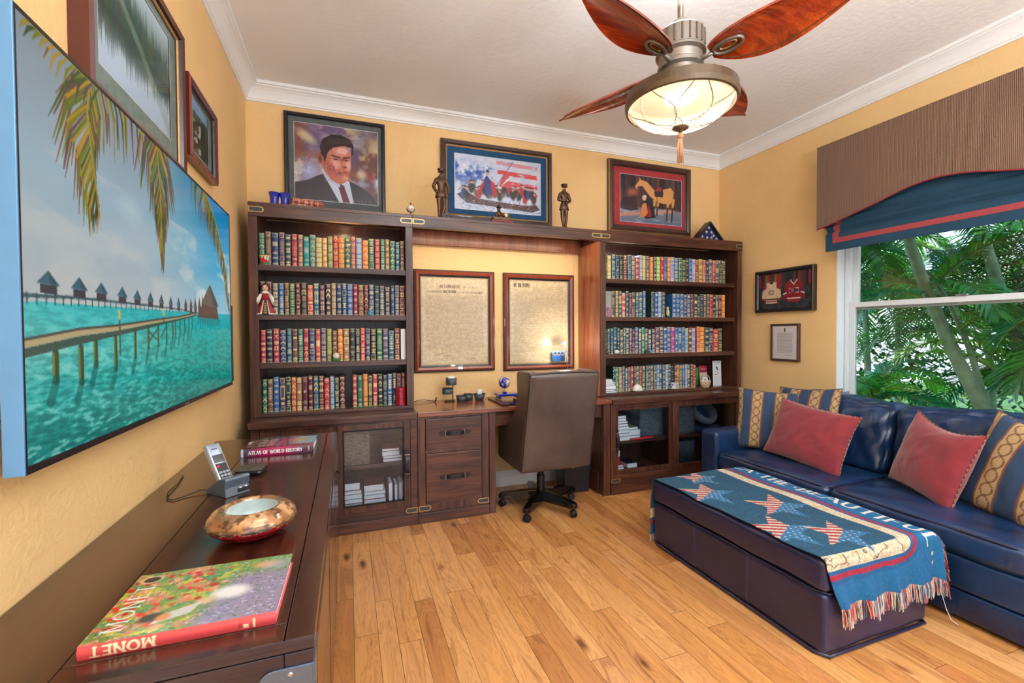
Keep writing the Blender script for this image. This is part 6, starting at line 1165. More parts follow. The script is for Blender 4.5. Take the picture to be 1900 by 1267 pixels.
# ================================================================== office chair
ch = thing('office_chair', 'brown leather wing-sided office chair on a black five-star base, backed to the camera', 'chair', (1.365, 3.11, 0))
def side_poly():   # (y, z) outline of the winged side
    return [(2.870, .355), (2.735, 1.02), (2.738, 1.045), (2.760, 1.055), (2.965, 1.05), (2.99, 1.03), (2.985, .98), (2.975, .90), (2.99, .82), (3.04, .74), (3.12, .68), (3.24, .645), (3.34, .64), (3.37, .62), (3.38, .56), (3.37, .36), (3.34, .345), (3.02, .345)]
for x0, x1 in ((1.095, 1.15), (1.585, 1.64)):
    mb = MB().prism(side_poly(), x0, x1, 'x')
    if x0 < 1.3: mb.v = [(a+(.018*(z-.355)/.69 if True else 0), b_, z) for a, b_, z in mb.v]
    else: mb.v = [(a-.004*(z-.355)/.69, b_, z) for a, b_, z in mb.v]
    obj('wing_side', mb, 'brown_leather', ch, bevel=.012, seg=3, smooth=False)
mb = MB().rbox(0, 1, 0, 1, 0, 1, .03, 12)
def bk(u, v, w_):   # back shell: u across, v thickness, w height
    z = .345+w_*.70; yb = 2.868-(z-.345)*.193; x0 = 1.094+.020*w_; x1 = 1.641-.004*w_; return (x0+(x1-x0)*u, yb+v*.10+ .0, z+.006*math.sin(u*PI)*w_)
mb = MB(); g = MB().rbox(0, .55, 0, .10, 0, .70, .022, 18, puff=(0, .008, .004)); g.v = [bk(x/.55, y/.10, z/.70) for x, y, z in g.v]
obj('back_shell', g, 'brown_leather', ch, smooth=True)
obj('seam_piping', MB().tube([bk(u, 0.02, w_) for u, w_ in [(.012, .01), (.012, .3), (.012, .6), (.012, .985), (.3, .992), (.7, .992), (.988, .985), (.988, .6), (.988, .3), (.988, .01)]], .0032, 6), 'strap', ch)
obj('seat_cushion', MB().rbox(1.15, 1.585, 2.93, 3.36, .38, .52, .04, 10, puff=(0, 0, .02)), 'brown_leather', ch, smooth=True)
obj('inner_back', MB().rbox(1.15, 1.585, 2.86, 2.93, .50, 1.03, .03, 10, puff=(0, .02, 0), fn=lambda x, y, z: (x, y-(z-.5)*.19+.0, z)), 'brown_leather', ch, smooth=True)
obj('seat_frame', bx(1.16, 1.58, 2.95, 3.34, .34, .38), 'strap', ch, bevel=.004)
hx, hy = 1.345, 3.10
obj('gas_column', MB().lathe([(.045, .06), (.045, .12), (.030, .13), (.030, .25), (.022, .255), (.022, .36)], (hx, hy, 0), 20), 'black', ch, smooth=False)
for i, a in enumerate((227, 299, 11, 83, 155)):
    a = math.radians(a); dx, dy = math.cos(a), math.sin(a); px, py = -dy, dx; mb = MB(); vs = []
    for r, w_, zt, zb in ((.03, .032, .142, .062), (.16, .030, .128, .064), (.27, .030, .112, .068), (.302, .029, .106, .068), (.318, .020, .098, .070)):
        for sgn in (-1, 1): vs += [(hx+dx*r+px*w_*sgn, hy+dy*r+py*w_*sgn, zb), (hx+dx*r+px*w_*.75*sgn, hy+dy*r+py*w_*.75*sgn, zt)]
    fs = []
    for k in range(4): q = k*4; p_ = q+4; fs += [(q, q+1, p_+1, p_), (q+2, p_+2, p_+3, q+3), (q+1, q+3, p_+3, p_+1), (q, p_, p_+2, q+2)]
    mb.add(vs, fs+[(0, 2, 3, 1), (16, 17, 19, 18)]); lg = obj('base_leg', mb, 'blackgloss', ch, bevel=.006, seg=3)
    cx_, cy_ = hx+dx*.290, hy+dy*.290; ca = a+1.1; ux, uy = math.cos(ca), math.sin(ca)
    wb = MB()
    for s_ in (-1, 1):
        o_ = len(wb.v); wb.lathe([(.0, -.008), (.024, -.008), (.027, -.004), (.027, .004), (.024, .008), (.0, .008)], (0, 0, 0), 24); 
        Mw = Matrix.Translation((cx_+ux*.012*s_, cy_+uy*.012*s_, .0275)) @ Matrix(((uy, 0, ux, 0), (-ux, 0, uy, 0), (0, 1, 0, 0), (0, 0, 0, 1)))
        wb.xf(Mw, o_)
    obj('caster_wheel', wb, 'black', lg, smooth=False); obj('caster_hood', MB().sphere((cx_, cy_, .034), .022, n=12, sc=(1, 1, 1.1)).tube([(cx_, cy_, .04), (cx_, cy_, .072)], .006, 8), 'black', lg, smooth=True)

# ================================================================== ceiling fan
FX, FY = 1.40, 1.65
fan = thing('ceiling_fan', 'ceiling fan with leaf-shaped mahogany blades and a glowing bowl lamp with a tassel', 'ceiling fan', (FX, FY, 3.08))
M['fanmetal'] = plain('aged_pewter_fan_metal', rgb(136, 126, 116), .35, .55, var=.12, scale=12); M['ringmetal'] = plain('dark_bronze_ring', rgb(96, 78, 60), .4, .35, var=.1)
M['blade'] = wood('mahogany_blade', rgb(92, 26, 10), rgb(158, 54, 16), rgb(206, 86, 28), 'X', rough=.22, coat=.6, sc=.8, grain=.05)
L = lambda n, prof, m, **k: obj(n, MB().lathe(prof, (FX, FY, 0), 80), m, fan, **k)
L('canopy', [(0, 3.079), (.07, 3.079), (.068, 3.05), (.03, 3.02), (.014, 3.015)], 'fanmetal', smooth=True); obj('downrod', MB().tube([(FX, FY, 2.66), (FX, FY, 3.03)], .0125, 14), 'fanmetal', fan, smooth=True)
L('rod_collar', [(.018, 2.69), (.038, 2.685), (.040, 2.66), (.032, 2.652), (.032, 2.64)], 'fanmetal')
L('motor_housing', [(.03, 2.652), (.085, 2.645), (.100, 2.632), (.100, 2.555), (.106, 2.548), (.106, 2.54), (.092, 2.53), (.088, 2.50), (.098, 2.492), (.098, 2.478), (.085, 2.468), (.078, 2.44), (.088, 2.43), (.088, 2.42), (.06, 2.40), (.055, 2.37)], 'fanmetal')
mb = MB()
for i in range(20): a = i/20*2*PI; mb.tube([(FX+.101*math.cos(a), FY+.101*math.sin(a), 2.56), (FX+.101*math.cos(a), FY+.101*math.sin(a), 2.628)], .004, 6)
obj('housing_ribs', mb, 'ringmetal', fan)
def blade(ang):
    A = math.radians(ang); pitch = math.radians(-14); nL, nW = 26, 9; vs = []; fs = []; R0, R1 = .135, .72
    def wd(t): return .110*(math.sin(PI*min(t*1.02+.03, 1))**.62)*(1.12-.42*t)+.004
    def P3(r, w_, up):
        lz = 2.500+.012*math.sin((r-R0)/(R1-R0)*PI*.8)+.028*((r-R0)/(R1-R0))**2*0; x = r; y = w_*math.cos(pitch); z = lz+w_*math.sin(pitch)+up-.25*w_*w_/.09
        return (FX+x*math.cos(A)-y*math.sin(A), FY+x*math.sin(A)+y*math.cos(A), z)
    mb = MB()
    for s_, up in ((0, .004), (1, -.004)):
        o = len(vs)
        for i in range(nL+1):
            t = i/nL; r = R0+(R1-R0)*t
            for j in range(nW+1): q = (j/nW*2-1); vs.append(P3(r, wd(t)*q*1.0, up))
        for i in range(nL):
            for j in range(nW): a = o+i*(nW+1)+j; b_ = a+nW+1; fs.append((a, b_, b_+1, a+1) if s_ == 0 else (a, a+1, b_+1, b_))
    n0 = (nL+1)*(nW+1)
    ed = [i*(nW+1) for i in range(nL+1)]+[nL*(nW+1)+j for j in range(1, nW+1)]+[i*(nW+1)+nW for i in range(nL-1, -1, -1)]+[j for j in range(nW-1, 0, -1)]
    for a, b_ in zip(ed, ed[1:]+ed[:1]): fs.append((a, b_, b_+n0, a+n0))
    mb.add(vs, fs); o = obj('blade', mb, 'blade', fan, smooth=True, bevel=.0015)
    rim = [P3(R0+(R1-R0)*t, wd(t)*.86, -.0055) for t in np.linspace(.04, .97, 24)]
    obj('carved_line', MB().tube(rim, .0018, 6), 'ringmetal', o)
    obj('blade_iron', MB().tube([P3(r, w_, -.010) for r, w_ in [(.085, 0), (.11, 0), (.145, .0)]], [.012, .010, .008], 10).tube([P3(.205+.058*math.cos(a), .030*math.sin(a), -.010) for a in np.linspace(0, 2*PI, 22, endpoint=False)], .0075, 8, closed=True), 'fanmetal', o, smooth=True)
    obj('iron_medallion', MB().tube([P3(.205+.034*math.cos(a), .014*math.sin(a), -.008) for a in np.linspace(0, 2*PI, 16, endpoint=False)], .005, 6, closed=True), 'brass', o, smooth=True)
for a in (112, 22, -68, 202): blade(a)
M['alabaster'] = emis('glowing_alabaster_glass', (1, .80, .52), .80, .35)
nt = M['alabaster'].node_tree; tr_ = node(nt, 'ShaderNodeBsdfTransparent'); tr_.inputs[0].default_value = (1, .96, .9, 1); mxs = node(nt, 'ShaderNodeMixShader'); mxs.inputs[0].default_value = .82; ou = nt.nodes['Material Output']
nt.links.new(tr_.outputs[0], mxs.inputs[1]); nt.links.new(nt.nodes['Principled BSDF'].outputs[0], mxs.inputs[2]); nt.links.new(mxs.outputs[0], ou.inputs[0])
L('lamp_ring', [(.225, 2.375), (.236, 2.37), (.240, 2.335), (.236, 2.315), (.226, 2.312), (.224, 2.33), (.224, 2.37), (.225, 2.375)], 'ringmetal'); mb = MB()
for i in range(3): a = i/3*2*PI+.4; mb.tube([(FX+.055*math.cos(a), FY+.055*math.sin(a), 2.41), (FX+.14*math.cos(a), FY+.14*math.sin(a), 2.40), (FX+.228*math.cos(a), FY+.228*math.sin(a), 2.372)], .007, 8)
obj('lamp_arms', mb, 'fanmetal', fan, smooth=True)
bowl = [(.222, 2.335), (.215, 2.315), (.19, 2.285), (.15, 2.258), (.10, 2.240), (.05, 2.232), (0, 2.230)]
obj('glass_bowl', MB().lathe(bowl, (FX, FY, 0), 48, cap=False), 'alabaster', fan, smooth=True)
obj('socket_plate', MB().lathe([(.0, 2.372), (.075, 2.372), (.07, 2.352), (.03, 2.345), (0, 2.345)], (FX, FY, 0), 40, cap=False), 'fanmetal', fan, smooth=True)
for i in range(3):
    a = i/3*2*PI+.9; bxp, byp = FX+.085*math.cos(a), FY+.085*math.sin(a)
    light('fan_bulb', 'POINT', (bxp, byp, 2.325), 24, (1, .93, .82), .028)
mb = MB(); br_r = [p_[0] for p_ in bowl][::-1]; br_z = [p_[1] for p_ in bowl][::-1]
for i in range(6):
    for sg in (-1, 1):
        pts = []
        for k in range(15):
            t = k/14; r = .022+.20*t; a = i/6*2*PI+sg*.55*math.sin(t*PI*.95)+.2; pts.append((FX+r*math.cos(a), FY+r*math.sin(a), float(np.interp(r, br_r, br_z))-.005))
        mb.tube(pts, .0019, 5)
obj('wire_cage', mb, 'ringmetal', fan); L('finial', [(0, 2.232), (.034, 2.230), (.036, 2.222), (.02, 2.214), (.008, 2.21), (.008, 2.198)], 'ringmetal', smooth=True)
P_('tassel_tan', (186, 140, 104), .8); ts = MB().sphere((FX, FY, 2.190), .014, n=12); rr = random.Random(6)
for i in range(34): a = rr.uniform(0, 2*PI); r = rr.uniform(.003, .013); ts.tube([(FX+r*.6*math.cos(a), FY+r*.6*math.sin(a), 2.185), (FX+r*math.cos(a), FY+r*math.sin(a), 2.12), (FX+r*1.1*math.cos(a+.4), FY+r*1.1*math.sin(a+.4), 2.065+rr.uniform(0, .01))], .0014, 4)
obj('tassel', ts, 'tassel_tan', fan, smooth=True)
# ================================================================== ottoman
ot = thing('ottoman', 'dark plum-navy leather storage ottoman in front of the sofa, under the woven throw', 'ottoman', (2.075, 1.79, 0))
ox0, ox1, oy0, oy1 = 1.775, 2.430, 1.252, 2.330
wob = lambda k: (lambda x, y, z: (x+.0025*math.sin(y*17+z*9)*k, y+.002*math.sin(x*19+z*11)*k, z))
obj('base_box', MB().rbox(ox0, ox1, oy0, oy1, .012, .258, .018, 26, fn=wob(1)), 'plum_leather', ot, smooth=True)
obj('lid_cushion', MB().rbox(ox0-.004, ox1+.004, oy0-.004, oy1+.004, .262, .398, .030, 26, puff=(.004, .004, .006), fn=wob(1.5)), 'plum_leather', ot, smooth=True)
def ringpts(z, e=.004): return [(ox0-e, oy0-e, z), (ox1+e, oy0-e, z), (ox1+e, oy1+e, z), (ox0-e, oy1+e, z)]
def loop(pts, n=12):
    out = []
    for a, b_ in zip(pts, pts[1:]+pts[:1]):
        for i in range(n): out.append(tuple(a[k]+(b_[k]-a[k])*(i+.5)/n for k in range(3)))
    return out
M['welt'] = plain('plum_welt', rgb(34, 32, 62), .3, coat=.4)
obj('bottom_welt', MB().tube(loop(ringpts(.010)), .008, 8, closed=True), 'welt', ot, smooth=True); obj('lid_welt', MB().tube(loop(ringpts(.260, -.001)), .0035, 6, closed=True), 'welt', ot, smooth=True)
st = MB(); M['stitch'] = plain('grey_blue_stitching', rgb(84, 84, 122), .6)
for y in (1.622, 1.972):
    for dy in (-.005, .005):
        st.tube([(ox0-.0025, y+dy, z) for z in (.03, .15, .25)], .0011, 4); st.tube([(ox0-.0075, y+dy, z) for z in (.28, .33, .375)], .0011, 4)
obj('stitched_seams', st, 'stitch', ot)
# ================================================================== woven throw
TW, TT = .735, 1.62; D0 = .195; LY = 1.085       # width, total length, hang at near end, length on top
cv = Cv(TW, TT, 368, 800, (26, 76, 104)); X, Y = cv.X, cv.Y; sp_ = fbm(X*260, Y*260, 3, 2)
cream, blue, red, band = (216, 198, 166), (28, 92, 142), (170, 34, 58), (24, 104, 152)
far0 = 1.475
# border rings measured as distance outside a rounded rectangle
qx = X-.46; q1 = .235-Y; q2 = Y-(far0-.04); r_ = .02
dd = np.maximum(np.maximum(qx, q1), q2); cor = np.hypot(np.maximum(qx, 0), np.maximum(np.maximum(q1, q2), 0)); dd = np.where((qx > 0) & (np.maximum(q1, q2) > 0), cor, dd)-r_
for d0, d1, c_ in ((0, .062, cream), (.062, .078, blue), (.078, .100, red), (.100, .118, blue), (.118, 9, band)): cv.mix((slice(None),)*2, np.clip((dd-d0)/cv.px+.5, 0, 1), c_)
sc = (dd > .006) & (dd < .058); cv.mix((slice(None),)*2, sc*np.clip(1-np.abs(fbm(X*20, Y*22, 9, 3)-.5)*22, 0, 1)*.8, (206, 150, 84)); cv.mix((slice(None),)*2, sc*np.clip(1-np.abs(fbm(X*14+8, Y*15, 19, 3)-.5)*30, 0, 1)*(Y < .25), (96, 74, 60))
def flagstar(cx, cy, r, rot, k=.40, sk=(1, 1)):
    pts = []
    for i in range(10):
        a = math.radians(rot+36*i); rr = r if i % 2 == 0 else r*k; pts.append((cx+rr*math.cos(a)*sk[0], cy+rr*math.sin(a)*sk[1]))
    keep = cv.C.copy(); cv.poly(pts, (222, 206, 176)); m_ = np.abs(cv.C-keep).sum(-1) > 1e-6
    a = math.radians(62); uu = (X-cx)*math.cos(a)+(Y-cy)*math.sin(a); cv.mix((slice(None),)*2, m_*((uu/.029) % 1 < .52)*1., (178, 40, 56))
    lo = m_ & ((Y-cy)*.86 - (X-cx)*.4 < -.004); cv.mix((slice(None),)*2, lo*1., (50, 112, 160))
    for i in range(7):
        for j in range(7):
            x_ = cx-.09+.03*i+(.015 if j % 2 else 0); y_ = cy-.11+.022*j
            ii = min(max(int(x_/TW*367), 0), 367); jj = min(max(int(y_/TT*799), 0), 799)
            if lo[jj, ii]: cv.star(x_, y_, .0068, (226, 216, 190), rot=rot)
Y0 = D0          # t of the near top edge
for (x, y, r, ro) in [(2.04, 2.215, .14, 70), (1.89, 1.985, .165, 62), (2.10, 1.72, .165, 58), (1.86, 1.50, .17, 66), (2.06, 1.385, .145, 56)]:
    flagstar(x-1.775, Y0+y-oy0, r, ro)
cv.mix((slice(None),)*2, np.clip((sp_-.5)*3, -.0, .28)*(dd < 0), (10, 36, 56)); cv.mix((slice(None),)*2, np.clip((.46-sp_)*3, 0, .22)*(dd < 0), (90, 130, 150)); cv.mix((slice(None),)*2, np.clip((sp_-.5)*3, 0, .25)*(dd > 0), (20, 50, 80))
LC = (216, 210, 196)
tx = lambda s, yw, L, : cv.text(s, .634, Y0+(yw-oy0), .072, LC, d=(0, -1), u=(1, 0), L=L, thick=.22, thin=.09)
tx('AMERICA', 2.64, .47); cv.star(.668, Y0+2.150-oy0, .014, LC); tx('THE', 2.115, .195); cv.star(.668, Y0+1.895-oy0, .014, LC); tx('BEAUTIFUL', 1.868, .675)
cv.star(.668, .115, .015, (220, 200, 150)); cv.star(.668, .072, .015, (220, 200, 150))
R_ = .034
def path(t):
    """distance along the throw -> (y, z, hang)"""
    t = np.asarray(t, float); a = D0-R_*PI/2*.5; s = t
    zt = .409; y = np.zeros_like(s); z = np.zeros_like(s); q = R_*PI/2
    n0 = D0-q*.5; n1 = n0+q; f0 = n1+(LY-2*R_); f1 = f0+q
    k = s < n0; y = np.where(k, oy0-.012, y); z = np.where(k, zt-R_-(n0-s), z)
    k = (s >= n0) & (s < n1); an = (s-n0)/R_; y = np.where(k, oy0-.012+R_*(1-np.cos(an)), y); z = np.where(k, zt-R_+R_*np.sin(an), z)
    k = (s >= n1) & (s < f0); y = np.where(k, oy0-.012+R_+(s-n1)*1.012, y); z = np.where(k, zt, z); ye = oy0-.012+R_+(f0-n1)*1.012
    k = (s >= f0) & (s < f1); an = (s-f0)/R_; y = np.where(k, ye+R_*np.sin(an), y); z = np.where(k, zt-R_+R_*np.cos(an), z)
    k = s >= f1; y = np.where(k, ye+R_, y); z = np.where(k, zt-R_-(s-f1), z)
    return y, z, np.clip(n0-s, 0, 9), np.clip(s-f1, 0, 9)
def drape(U, V):
    s = U*TW; t = V*TT; y, z, hn, hf = path(t); over = np.clip(s-.675, 0, 9)
    x = 1.770+s-over*over*1.0; z = z-over*over*3.0
    hn_ = hn/.2; y = y-hn_*(.010+.013*np.sin(s*34+.6)+.006*np.sin(s*71))-np.where(hn > 0, over*.12, 0); x = x+hn_*(.075*(1-U)+.01*np.sin(s*40))+hn_*over*.1
    y = y+np.clip(hf*4, 0, 1)*(.012+.010*np.sin(s*30)); x = x-hf*.02
    x = x-np.where(hn+hf == 0, 0, 0)-.004*np.sin(t*23)*(1-U)**8
    z = z+.0035*np.sin(t*13+s*9)*(hn+hf == 0)+.002*np.sin(s*40)*(hn+hf == 0)*np.clip(over*40, 0, 1)
    return x, y, z
bt = thing('throw_blanket', 'woven blue throw lettered AMERICA THE BEAUTIFUL with flag stars, draped over the ottoman', 'blanket', (2.1, 1.79, .40))
obj('woven_cloth', sheet(cv, drape), 'vccloth', bt, smooth=True, solid=.0035)
M['vcfringe'] = vcol('cotton_fringe', .9)
FC = [(196, 60, 70), (222, 206, 176), (60, 120, 150), (230, 160, 120), (120, 150, 150), (190, 190, 190), (150, 40, 60)]
def fringe(name, pts_fn, n, L, dirfn, cols, seed, w=.0016):
    rr = random.Random(seed); mb = MB()
    for i in range(n):
        q = (i+.5)/n; p_, d_, sg = pts_fn(q), dirfn(q), rr.uniform(-1, 1)
        l = L*rr.uniform(.8, 1.12); side = rr.uniform(-.012, .012); out = rr.uniform(-.4, .6)
        p0 = Vector(p_); dv = Vector(d_); c_ = tuple(lin(np.array(rr.choice(cols))/255))
        tang = Vector(pts_fn(min(q+.01, 1)))-p0; tang = tang.normalized() if tang.length > 1e-6 else Vector((1, 0, 0)); nrm = dv.cross(tang).normalized()
        mb.tube([p0, p0+dv*l*.5+tang*side*.6+nrm*.006*out, p0+dv*l+tang*side+nrm*.010*out*sg], w, 3, 0, c_)
    return obj(name, mb, 'vcfringe', bt)
def onb(u, v, lift=0):
    x, y, z = drape(np.array([[u]]), np.array([[v]])); return (float(x[0, 0]), float(y[0, 0]), float(z[0, 0])+lift)
fringe('near_fringe', lambda q: onb(q, 0), 330, .072, lambda q: (.02, -.10, -1), FC[:4]+FC[4:6]+FC, 1)
fringe('side_fringe', lambda q: onb(1, .02+q*.90), 700, .062, lambda q: (.55, 0, -.75) if q > .1 else (.3, -.1, -.9), [(150, 30, 46), (170, 44, 60), (90, 24, 40), (226, 210, 180), (30, 40, 80)], 2)
fringe('far_fringe', lambda q: onb(q*.5, 1), 120, .07, lambda q: (0, .03, -1), FC, 3)
obj('loose_thread', MB().tube([(2.545, 1.262, .20), (2.548, 1.255, .10), (2.540, 1.235, .05), (2.537, 1.215, .012), (2.536, 1.190, .006)], .0016, 5), 'paper_white', bt)

# ================================================================== sofa
so = thing('sofa', 'navy blue leather sofa with loose back cushions along the window wall', 'sofa', (3.05, 1.4, 0))
NV = 'navy_leather'
obj('base_rail', MB().rbox(2.575, 3.5, .14, 2.62, .02, .145, .012, 10), NV, so, smooth=True); obj('front_rail', MB().rbox(2.572, 3.5, .14, 2.62, .148, .300, .018, 14, fn=lambda x, y, z: (x-.003*math.sin(y*13), y, z)), NV, so, smooth=True)
wr_ = lambda a, ph=0: (lambda x, y, z: (x+.004*a*math.sin(y*26+z*19+ph), y, z+.003*a*math.sin(x*31+y*17+ph)))
obj('back_frame', MB().rbox(3.34, 3.545, .05, 2.76, .02, .815, .03, 16), NV, so, smooth=True)
def arm(y0, y1, nm='arm'): 
    o = obj(nm, MB().rbox(2.548, 3.40, y0, y1, .015, .568, .022, 20, puff=(.003, .006, .006), fn=wr_(.5)), NV, so, smooth=True)
    e = .002; obj('arm_piping', MB().tube([(2.551, y0+.008, .02), (2.551, y0+.008, .3), (2.551, y0+.008, .555), (2.551, (y0+y1)/2, .560), (2.551, y1-.008, .555), (2.551, y1-.008, .02)], .004, 6), 'welt', o)
arm(2.622, 2.762); arm(.0, .135)
for i, (a, b_) in enumerate(((1.797, 2.618), (.97, 1.793), (.14, .966))):
    o = obj('seat_cushion', MB().rbox(2.562, 3.16, a, b_, .303, .425, .035, 34, puff=(.006, .003, .022), fn=wr_(.9, i)), NV, so, smooth=True)
    pts = loop([(2.568, a+.006, .418), (2.568, b_-.006, .418), (3.1, b_-.006, .418), (3.1, a+.006, .418)], 8); obj('seat_piping', MB().tube(pts, .0045, 6, closed=True), 'welt', o, smooth=True)
def puffback(a, b_, ph, z1=.865):
    def f(x, y, z):
        t = (z-.42)/(.45); x2 = x+.10*t+.007*math.sin(y*33+z*41+ph)*(.4+t)+.004*math.sin(y*60-z*25+ph); ed = 1-abs((y-(a+b_)/2)/((b_-a)/2))**6
        return (x2, y, z+.012*math.sin(y*9+ph)*t+.004*math.sin(y*48+x*30+ph)*t)
    return f
for i, (a, b_) in enumerate(((1.81, 2.612), (.98, 1.79), (.15, .965))):
    g = MB().rbox(3.06, 3.24, a, b_, .425, .862, .05, 40, puff=(.045, .006, .012), fn=puffback(a, b_, i*2.1)); o = obj('back_cushion', g, NV, so, smooth=True)
    f = puffback(a, b_, i*2.1); P0 = loop([(3.068, a+.03, .46), (3.068, a+.012, .84), (3.068, b_-.012, .84), (3.068, b_-.03, .46)], 14); obj('cushion_piping', MB().tube([f(*q) for q in P0], .005, 6, closed=True), 'welt', o, smooth=True)

# ------------------------------------------------------------------ scatter cushions
def cushion(name, label, group, c, W_, H_, T_, rz, tilt, roll, paint, mat='vc', pipe=None, seed=0, n=64, sag=0):
    t = thing(name, label, 'cushion', c, 0, group); cvp = Cv(W_, H_, n, n); paint(cvp)
    Mx = Matrix.Rotation(rz, 4, 'Z') @ Matrix.Rotation(tilt, 4, 'X') @ Matrix.Rotation(roll, 4, 'Y')
    def surf(s_):
        def f(U, V):
            u, v = U*2-1, V*2-1; e = np.clip((1-u*u)*(1-v*v), 0, 1); th = T_*.5*e**.42; wv = fbm((U+seed)*5, (V+seed)*5, seed, 3)-.5
            x = W_/2*u*(1-.075*(1-v*v)*np.abs(u)); z = H_/2*v*(1-.075*(1-u*u)*np.abs(v)); y = s_*(th+wv*.05*e**.3*T_*2)
            z = z-sag*(1-u*u)*np.clip(v, 0, 1)**2
            return x, y, z
        return f
    mb = MB(); sheet(cvp, surf(-1), mb); sheet(cvp, surf(1), mb); k = n*n
    mb.f = mb.f[:(n-1)**2]+[tuple(q[::-1]) for q in mb.f[(n-1)**2:]]; mb.xf(Mx); obj('cover', mb, mat, t, smooth=True, local=True)
    ee = []; 
    for q in np.linspace(-1, 1, 22)[:-1]: ee.append((q, -1))
    for q in np.linspace(-1, 1, 22)[:-1]: ee.append((1, q))
    for q in np.linspace(1, -1, 22)[:-1]: ee.append((q, 1))
    for q in np.linspace(1, -1, 22)[:-1]: ee.append((-1, q))
    pp_ = []
    for u, v in ee: pp_.append((W_/2*u*(1-.075*(1-v*v)*abs(u))*1.004, 0, H_/2*v*(1-.075*(1-u*u)*abs(v))*1.004-sag*(1-u*u)*max(v, 0)**2))
    dn = []
    for a, b_ in zip(pp_, pp_[1:]+pp_[:1]):
        for i in range(3): dn.append(tuple(a[j]+(b_[j]-a[j])*i/3 for j in range(3)))
    cb = MB(); cb.tube(dn, .0038, 6, closed=True); cc = []
    for i in range(len(dn)):
        for j in range(6): cc.append(tuple(lin(np.array(pipe[(i+j//2) % len(pipe)])/255)))
    cb.c = cc; cb.xf(Mx); obj('cord_piping', cb, 'vc', t, smooth=True, local=True); return t
def red_paint(cvp): n_ = fbm(cvp.X*18, cvp.Y*18, 4, 4); cvp.C = C8(128, 24, 34)*np.ones_like(cvp.C); cvp.mix((slice(None),)*2, np.clip((n_-.4)*2, 0, .5), (150, 38, 46))
def stripe_paint(cvp):
    w = cvp.w; X, Y = cvp.X, cvp.Y; u = X/w; k = np.zeros(u.shape); cvp.C = C8(44, 68, 98)*np.ones_like(cvp.C)
    for a, b_ in ((-.02, .09), (.22, .42), (.58, .78), (.91, 1.02)):
        ins = (u > a) & (u < b_); t = (u-(a+b_)/2)/(b_-a)*2; cvp.mix((slice(None),)*2, ins*1., (178, 148, 106)); ph = Y/w*7.
        pat = (np.abs(np.abs(t)-.45*np.abs(np.sin(ph*PI))-.12) < .10) | (np.hypot(t*.8, ((ph+.5) % 1-.5)*1.4) < .16) | (np.abs(np.abs(t)-.84) < .06)
        cvp.mix((slice(None),)*2, ins*pat*.85, (104, 70, 50)); cvp.mix((slice(None),)*2, ins*(np.abs(np.abs(t)-.95) < .05)*.9, (120, 60, 44))
RPIPE = [(120, 30, 36), (120, 30, 36), (176, 146, 104), (50, 40, 50)]; SPIPE = [(44, 66, 94), (150, 120, 84), (44, 66, 94)]
M['velvet'] = vcol('red_velvet_cover', .75, sheen=.5)
cushion('striped_cushion', 'blue and gold damask striped cushion leaning on the far sofa arm', 'striped damask cushions', (2.93, 2.50, .652), .43, .45, .15, -PI/2+.62, -.20, .05, stripe_paint, 'vccloth', SPIPE, 3, 88)
cushion('striped_cushion', 'blue and gold striped cushion half hidden behind the left red cushion', 'striped damask cushions', (3.06, 2.30, .690), .44, .45, .13, -PI/2+.05, -.26, -.08, stripe_paint, 'vccloth', SPIPE, 5, 88)
cushion('striped_cushion', 'large blue and gold striped cushion at the right edge, beside the right red cushion', 'striped damask cushions', (2.93, 1.115, .650), .50, .50, .17, -PI/2-.25, -.36, .14, stripe_paint, 'vccloth', SPIPE, 9, 96, .03)
cushion('red_cushion', 'red velvet cushion leaning in front of two striped cushions, farther from the camera', 'red velvet cushions', (2.86, 2.135, .625), .54, .40, .15, -PI/2+.02, -.36, .10, red_paint, 'velvet', RPIPE, 2)
cushion('red_cushion', 'red velvet cushion with a slumped top, next to the striped cushion at the right edge', 'red velvet cushions', (2.90, 1.475, .640), .42, .42, .16, -PI/2-.42, -.30, .12, red_paint, 'velvet', RPIPE, 7, 64, .035)

# ================================================================== garden outside the window
GC = [(60, 156, 56), (104, 196, 50), (34, 124, 64), (150, 210, 66), (44, 140, 100), (84, 180, 48)]
def frond(mb, p0, az, el, L, droop, rr, tone, nl=30, ll=.42):
    pts = []; p_ = Vector(p0); d = Vector((math.cos(az)*math.cos(el), math.sin(az)*math.cos(el), math.sin(el))); n = 16
    for i in range(n+1):
        pts.append(p_.copy()); p_ = p_+d*(L/n); d = (d+Vector((0, 0, -droop/n*(1+i/n)))).normalized()
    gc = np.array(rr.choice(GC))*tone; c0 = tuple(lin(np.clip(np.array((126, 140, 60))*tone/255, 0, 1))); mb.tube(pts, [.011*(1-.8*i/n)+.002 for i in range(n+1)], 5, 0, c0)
    for i in range(nl):
        t = .10+.88*i/nl; k = t*n; a = int(k); f = k-a; q = pts[a].lerp(pts[min(a+1, n)], f); tg = (pts[min(a+1, n)]-pts[a]).normalized(); side = tg.cross(Vector((0, 0, 1)))
        if side.length < .1: side = Vector((1, 0, 0))
        side.normalize(); up = side.cross(tg)
        for s_ in (-1, 1):
            l = ll*(math.sin(PI*min(t*.9+.12, 1))**.6)*rr.uniform(.85, 1.1); dv = (tg*.75+side*s_*.8+up*.28+Vector((rr.uniform(-.08, .08),)*3)).normalized(); w_ = .013*rr.uniform(.8, 1.2); wv = tg.cross(dv).cross(dv).normalized()*w_
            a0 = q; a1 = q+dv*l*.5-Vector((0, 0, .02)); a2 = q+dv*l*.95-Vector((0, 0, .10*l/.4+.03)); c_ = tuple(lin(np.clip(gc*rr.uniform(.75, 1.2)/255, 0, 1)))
            mb.add([a0-wv*.4, a0+wv*.4, a1-wv, a1+wv, a2], [(0, 1, 3, 2), (2, 3, 4)], 0, c_)
